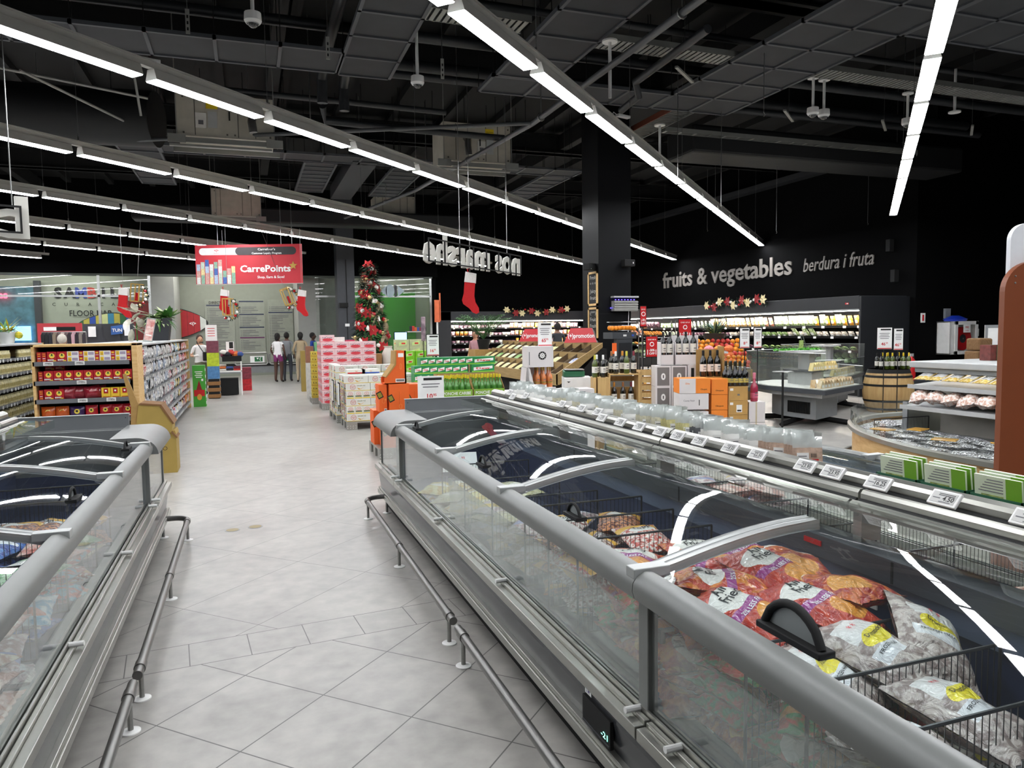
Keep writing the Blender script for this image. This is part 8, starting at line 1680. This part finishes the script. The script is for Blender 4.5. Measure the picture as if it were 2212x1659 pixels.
# ---------------------------------------------------------------- Christmas tree
TX, TY = 3.27, 21.1; fir = mat('fir_green', '1e3c26', .8, var=.35, sc=30); t = thing('christmas_tree', 'tall decorated Christmas tree between the pallets and the green wall', 'christmas tree', (TX, TY, 0))
mb = MB(card); mb.tube([(0, 0, 0), (0, 0, 3.4)], [.05, .01], 8); mb.build('trunk', t); mb = MB(fir)
trad = lambda z: max(.05, .62 * max(0, 1 - (z - .5) / 3.12) ** .72)
for k in range(2600):
    z = .45 + 3.05 * (R.random() ** 1.15); r = trad(z); a = R.random() * 2 * pi; q = .45 + .55 * R.random(); leaf(mb, (r*q*.85*cos(a), r*q*.85*sin(a), z), (cos(a), sin(a), .15 + jit(.4)), .24, .028, fir, .3, 2)
mb.build('branches', t)
rbn = mat('burlap_ribbon', 'cdbb98', .8, var=.1, sc=20); silk = mat('red_silk_petal', 'b0101a', .6)
va = math.atan2(-TY, -TX)
orn = []
for k in range(86):
    f = (k + .5) / 86; z = .75 + 2.75 * f ** 1.1; a = va + ((k * 2.4) % 2.6) - 1.3 + jit(.15); r = trad(z) * 1.03 + .02; kind = ('red bauble', 'white bauble', 'gold bauble', 'poinsettia', 'ribbon bow', 'poinsettia', 'white bell')[(k * 5 + k // 7) % 7]
    orn.append((kind, TX + r*cos(a), TY + r*sin(a), z, a))
cn = {}
for kind, x, y, z, a in orn:
    mb = MB(redb); nrm = Vector((cos(a), sin(a), .1)); u = Vector((-sin(a), cos(a), 0)); v = Vector((0, 0, 1))
    if 'bauble' in kind: mb.ball(0, 0, 0, .055 + .02 * R.random(), 10, {'r': redb, 'w': whb, 'g': goldb}[kind[0]])
    elif kind == 'poinsettia':
        for rr_ in (.17, .11): flower(mb, nrm * (.05 if rr_ < .1 else 0), rr_, silk, (u, v))
        mb.ball(nrm.x*.07, nrm.y*.07, 0, .015, 6, goldb)
    elif kind == 'white bell': mb.lathe([(.06, -.09), (.045, -.05), (.035, .02), (.015, .05), (0, .055)], n=12, m=whb)
    else:
        for s_ in (1, -1): leaf(mb, (0, 0, 0), u * s_ + v * .6, .2, .08, rbn, .2, 4); leaf(mb, (0, 0, 0), u * s_ * .5 - v, .3, .07, rbn, .1, 4)
    o = mb.build(kind.replace(' ', '_')); o.location = (x, y, z); c = cn.get(kind, 0); cn[kind] = c + 1; tag(o, '%s on the Christmas tree, %s of its kind from below' % (kind, nth(c)), 'ornament', 'ornaments on the Christmas tree')
# ---------------------------------------------------------------- people
def skinmesh(P, E, Rd):
    me = bpy.data.meshes.new('s'); me.from_pydata(P, E, []); o = bpy.data.objects.new('s', me); COL.objects.link(o); o.modifiers.new('k', 'SKIN'); sv = me.skin_vertices[0].data if me.skin_vertices else None
    if sv is None: bpy.context.view_layer.objects.active = o; bpy.ops.mesh.customdata_skin_add(); sv = me.skin_vertices[0].data
    for q, r in zip(sv, Rd): q.radius = r if isinstance(r, tuple) else (r, r)
    sv[0].use_root = True; sb = o.modifiers.new('b', 'SUBSURF'); sb.levels = 1; dg = bpy.context.evaluated_depsgraph_get(); dg.update(); m2 = bpy.data.meshes.new_from_object(o.evaluated_get(dg)); bpy.data.objects.remove(o); return m2
def person(x, y, rz, H, skin, top, bot, hair, lab, sleeve=.3, leg=.0, arms=((.06, -.1, -.25), (.06, -.1, -.25)), longhair=0, bare=False):
    t = thing('person', lab, 'person', (x, y, 0), rz, None); s = H / 1.7
    P = [(0,0,.95),(0,0,1.12),(0,0,1.32),(0,.01,1.42),(0,.0,1.5),(-.10,0,.90),(-.11,-.02,.5),(-.11,.03,.09),(-.12,-.12,.04),(.10,0,.90),(.11,-.02,.5),(.11,.03,.09),(.12,-.12,.04),(0,0,1.54)]
    E = [(0,1),(1,2),(2,3),(3,4),(4,13),(0,5),(5,6),(6,7),(7,8),(0,9),(9,10),(10,11),(11,12)]; Rd = [(.15,.11),(.14,.1),(.16,.11),(.09,.07),.05,(.1,.09),.065,.045,.04,(.1,.09),.065,.045,.04,.05]
    for sd, (ox, oy, oz) in zip((-1, 1), arms):
        b = len(P); el = (sd*.25, .03, 1.12); wr = (sd*(.25 - ox), oy - .05, 1.12 + oz); hd_ = (sd*(.25 - ox*1.3), oy*1.35 - .08, 1.12 + oz*1.25)
        P += [(sd*.17, 0, 1.38), el, wr, hd_]; E += [(3, b), (b, b+1), (b+1, b+2), (b+2, b+3)]; Rd += [.055, .04, .03, (.035, .02)]
    me = skinmesh([(a*s, b*s, c*s) for a, b, c in P], E, [tuple(q*s for q in r) if isinstance(r, tuple) else r*s for r in Rd]); sk, tp, bt = mat('skin_' + skin, skin, .5), mat('cloth_t_' + top, top, .85), mat('cloth_b_' + bot, bot, .85)
    for m in (sk, tp, bt, mat('shoe_dark', '2a2624', .7)): me.materials.append(m)
    for p in me.polygons:
        c = p.center / s; ar = abs(c.x) > .2 and c.z > .8; p.use_smooth = True
        p.material_index = 3 if c.z < .1 else (0 if c.z > 1.44 or (ar and (c.z < 1.38 - sleeve)) else 1 if c.z > .97 or ar else (2 if c.z > leg else 0))
    o = bpy.data.objects.new('body', me); COL.objects.link(o); o.parent = t
    mb = MB(sk); mb.T = Matrix.Scale(s, 4); mb.ball(0, -.01, 1.6, .1, 16, sc=(.8, .95, 1.18)); mb.ball(0, -.11, 1.585, .018, 8, sc=(.7, 1, 1.3)); mb.ball(-.083, 0, 1.59, .022, 6, sc=(.4, .8, 1.2)); mb.ball(.083, 0, 1.59, .022, 6, sc=(.4, .8, 1.2))
    for e in (-.032, .032): mb.ball(e, -.092, 1.61, .011, 6, txtk)
    mb.box(-.022, -.1, 1.54, .022, -.092, 1.547, mat('lips', '8a4a44', .5)); mb.build('head', t)
    hm = mat('hair_' + hair, hair, .8, bump=.6, sc=40); mb = MB(hm); mb.T = Matrix.Scale(s, 4); mb.ball(0, .02, 1.635, .108, 16, sc=(.88, .98, 1.05))
    if longhair: mb.ball(0, .06, 1.63 - longhair/2, .09, 12, sc=(.9, .5, 1 + longhair*4))
    mb.build('hair', t); return t
person(-1.22, 21.6, .25, 1.58, 'c89878', 'e4e2e0', '6a6a52', '3a241a', 'person in white T-shirt with a black shoulder bag by the green stand', .16, 0, ((.12, -.16, .02), (.05, -.1, -.25)), .22)
t = thing('shoulder_bag', 'large black leather shoulder bag carried by the person in white', 'bag', (-.98, 21.4, .92), .3); mb = MB(black); mb.box(-.17, -.05, 0, .17, .05, .24); mb.build('bag', t, bev=.02); mb = MB(black); mb.tube([(-.15, 0, .22), (-.25, .02, .5), (-.15, .0, .22)] if 0 else [(-.15, 0, .22), (-.28, .06, .46), (-.1, .2, .5)], .012, 6); mb.build('strap', t)
person(.92, 25.6, 2.6, 1.6, '4a3024', 'e6e4e4', '7a2f66', '14100e', 'person in white sleeveless top and short purple bottoms at the exit gate', .02, .72, longhair=.1); person(1.22, 25.9, 2.9, 1.62, '5a3a2c', '85888c', '3c4048', '17120f', 'person in grey hooded top between the other people at the gate', .4); person(1.62, 25.3, 3.1, 1.62, '4a3024', 'a89678', 'b09f84', '120f0d', 'person in beige hooded sweater and trousers seen from behind', .4, longhair=.08); person(2.08, 26.0, 1.2, 1.6, '4a2f22', '2447a0', '20242c', '0e0c0b', 'person in blue shirt facing left at the service desk', .2, 0, ((.06, -.25, -.05), (.06, -.25, -.05)))
person(-3.77, 18.35, 3.0, 1.63, 'b88a70', '8a8a90', '3a3a40', 'cfc8bc', 'person with white curly hair behind the coffee shelf', .4); person(8.65, 20.3, 3.0, 1.78, '7a5440', '2c2e34', '2c2e34', '17130f', 'person whose dark head shows above the red promotion tent', .4); person(5.9, 19.6, -1.0, 1.6, 'b88468', 'b88a90', '3f5680', '3a2820', 'person in pink top and jeans near the back fridge', .1, longhair=.15)
mb = MB(cgrey); mb.box(1.75, 24.6, 0, 2.6, 25.3, .95); tag(mb.build('service_desk'), 'dark service desk before the person in blue shirt', 'desk')
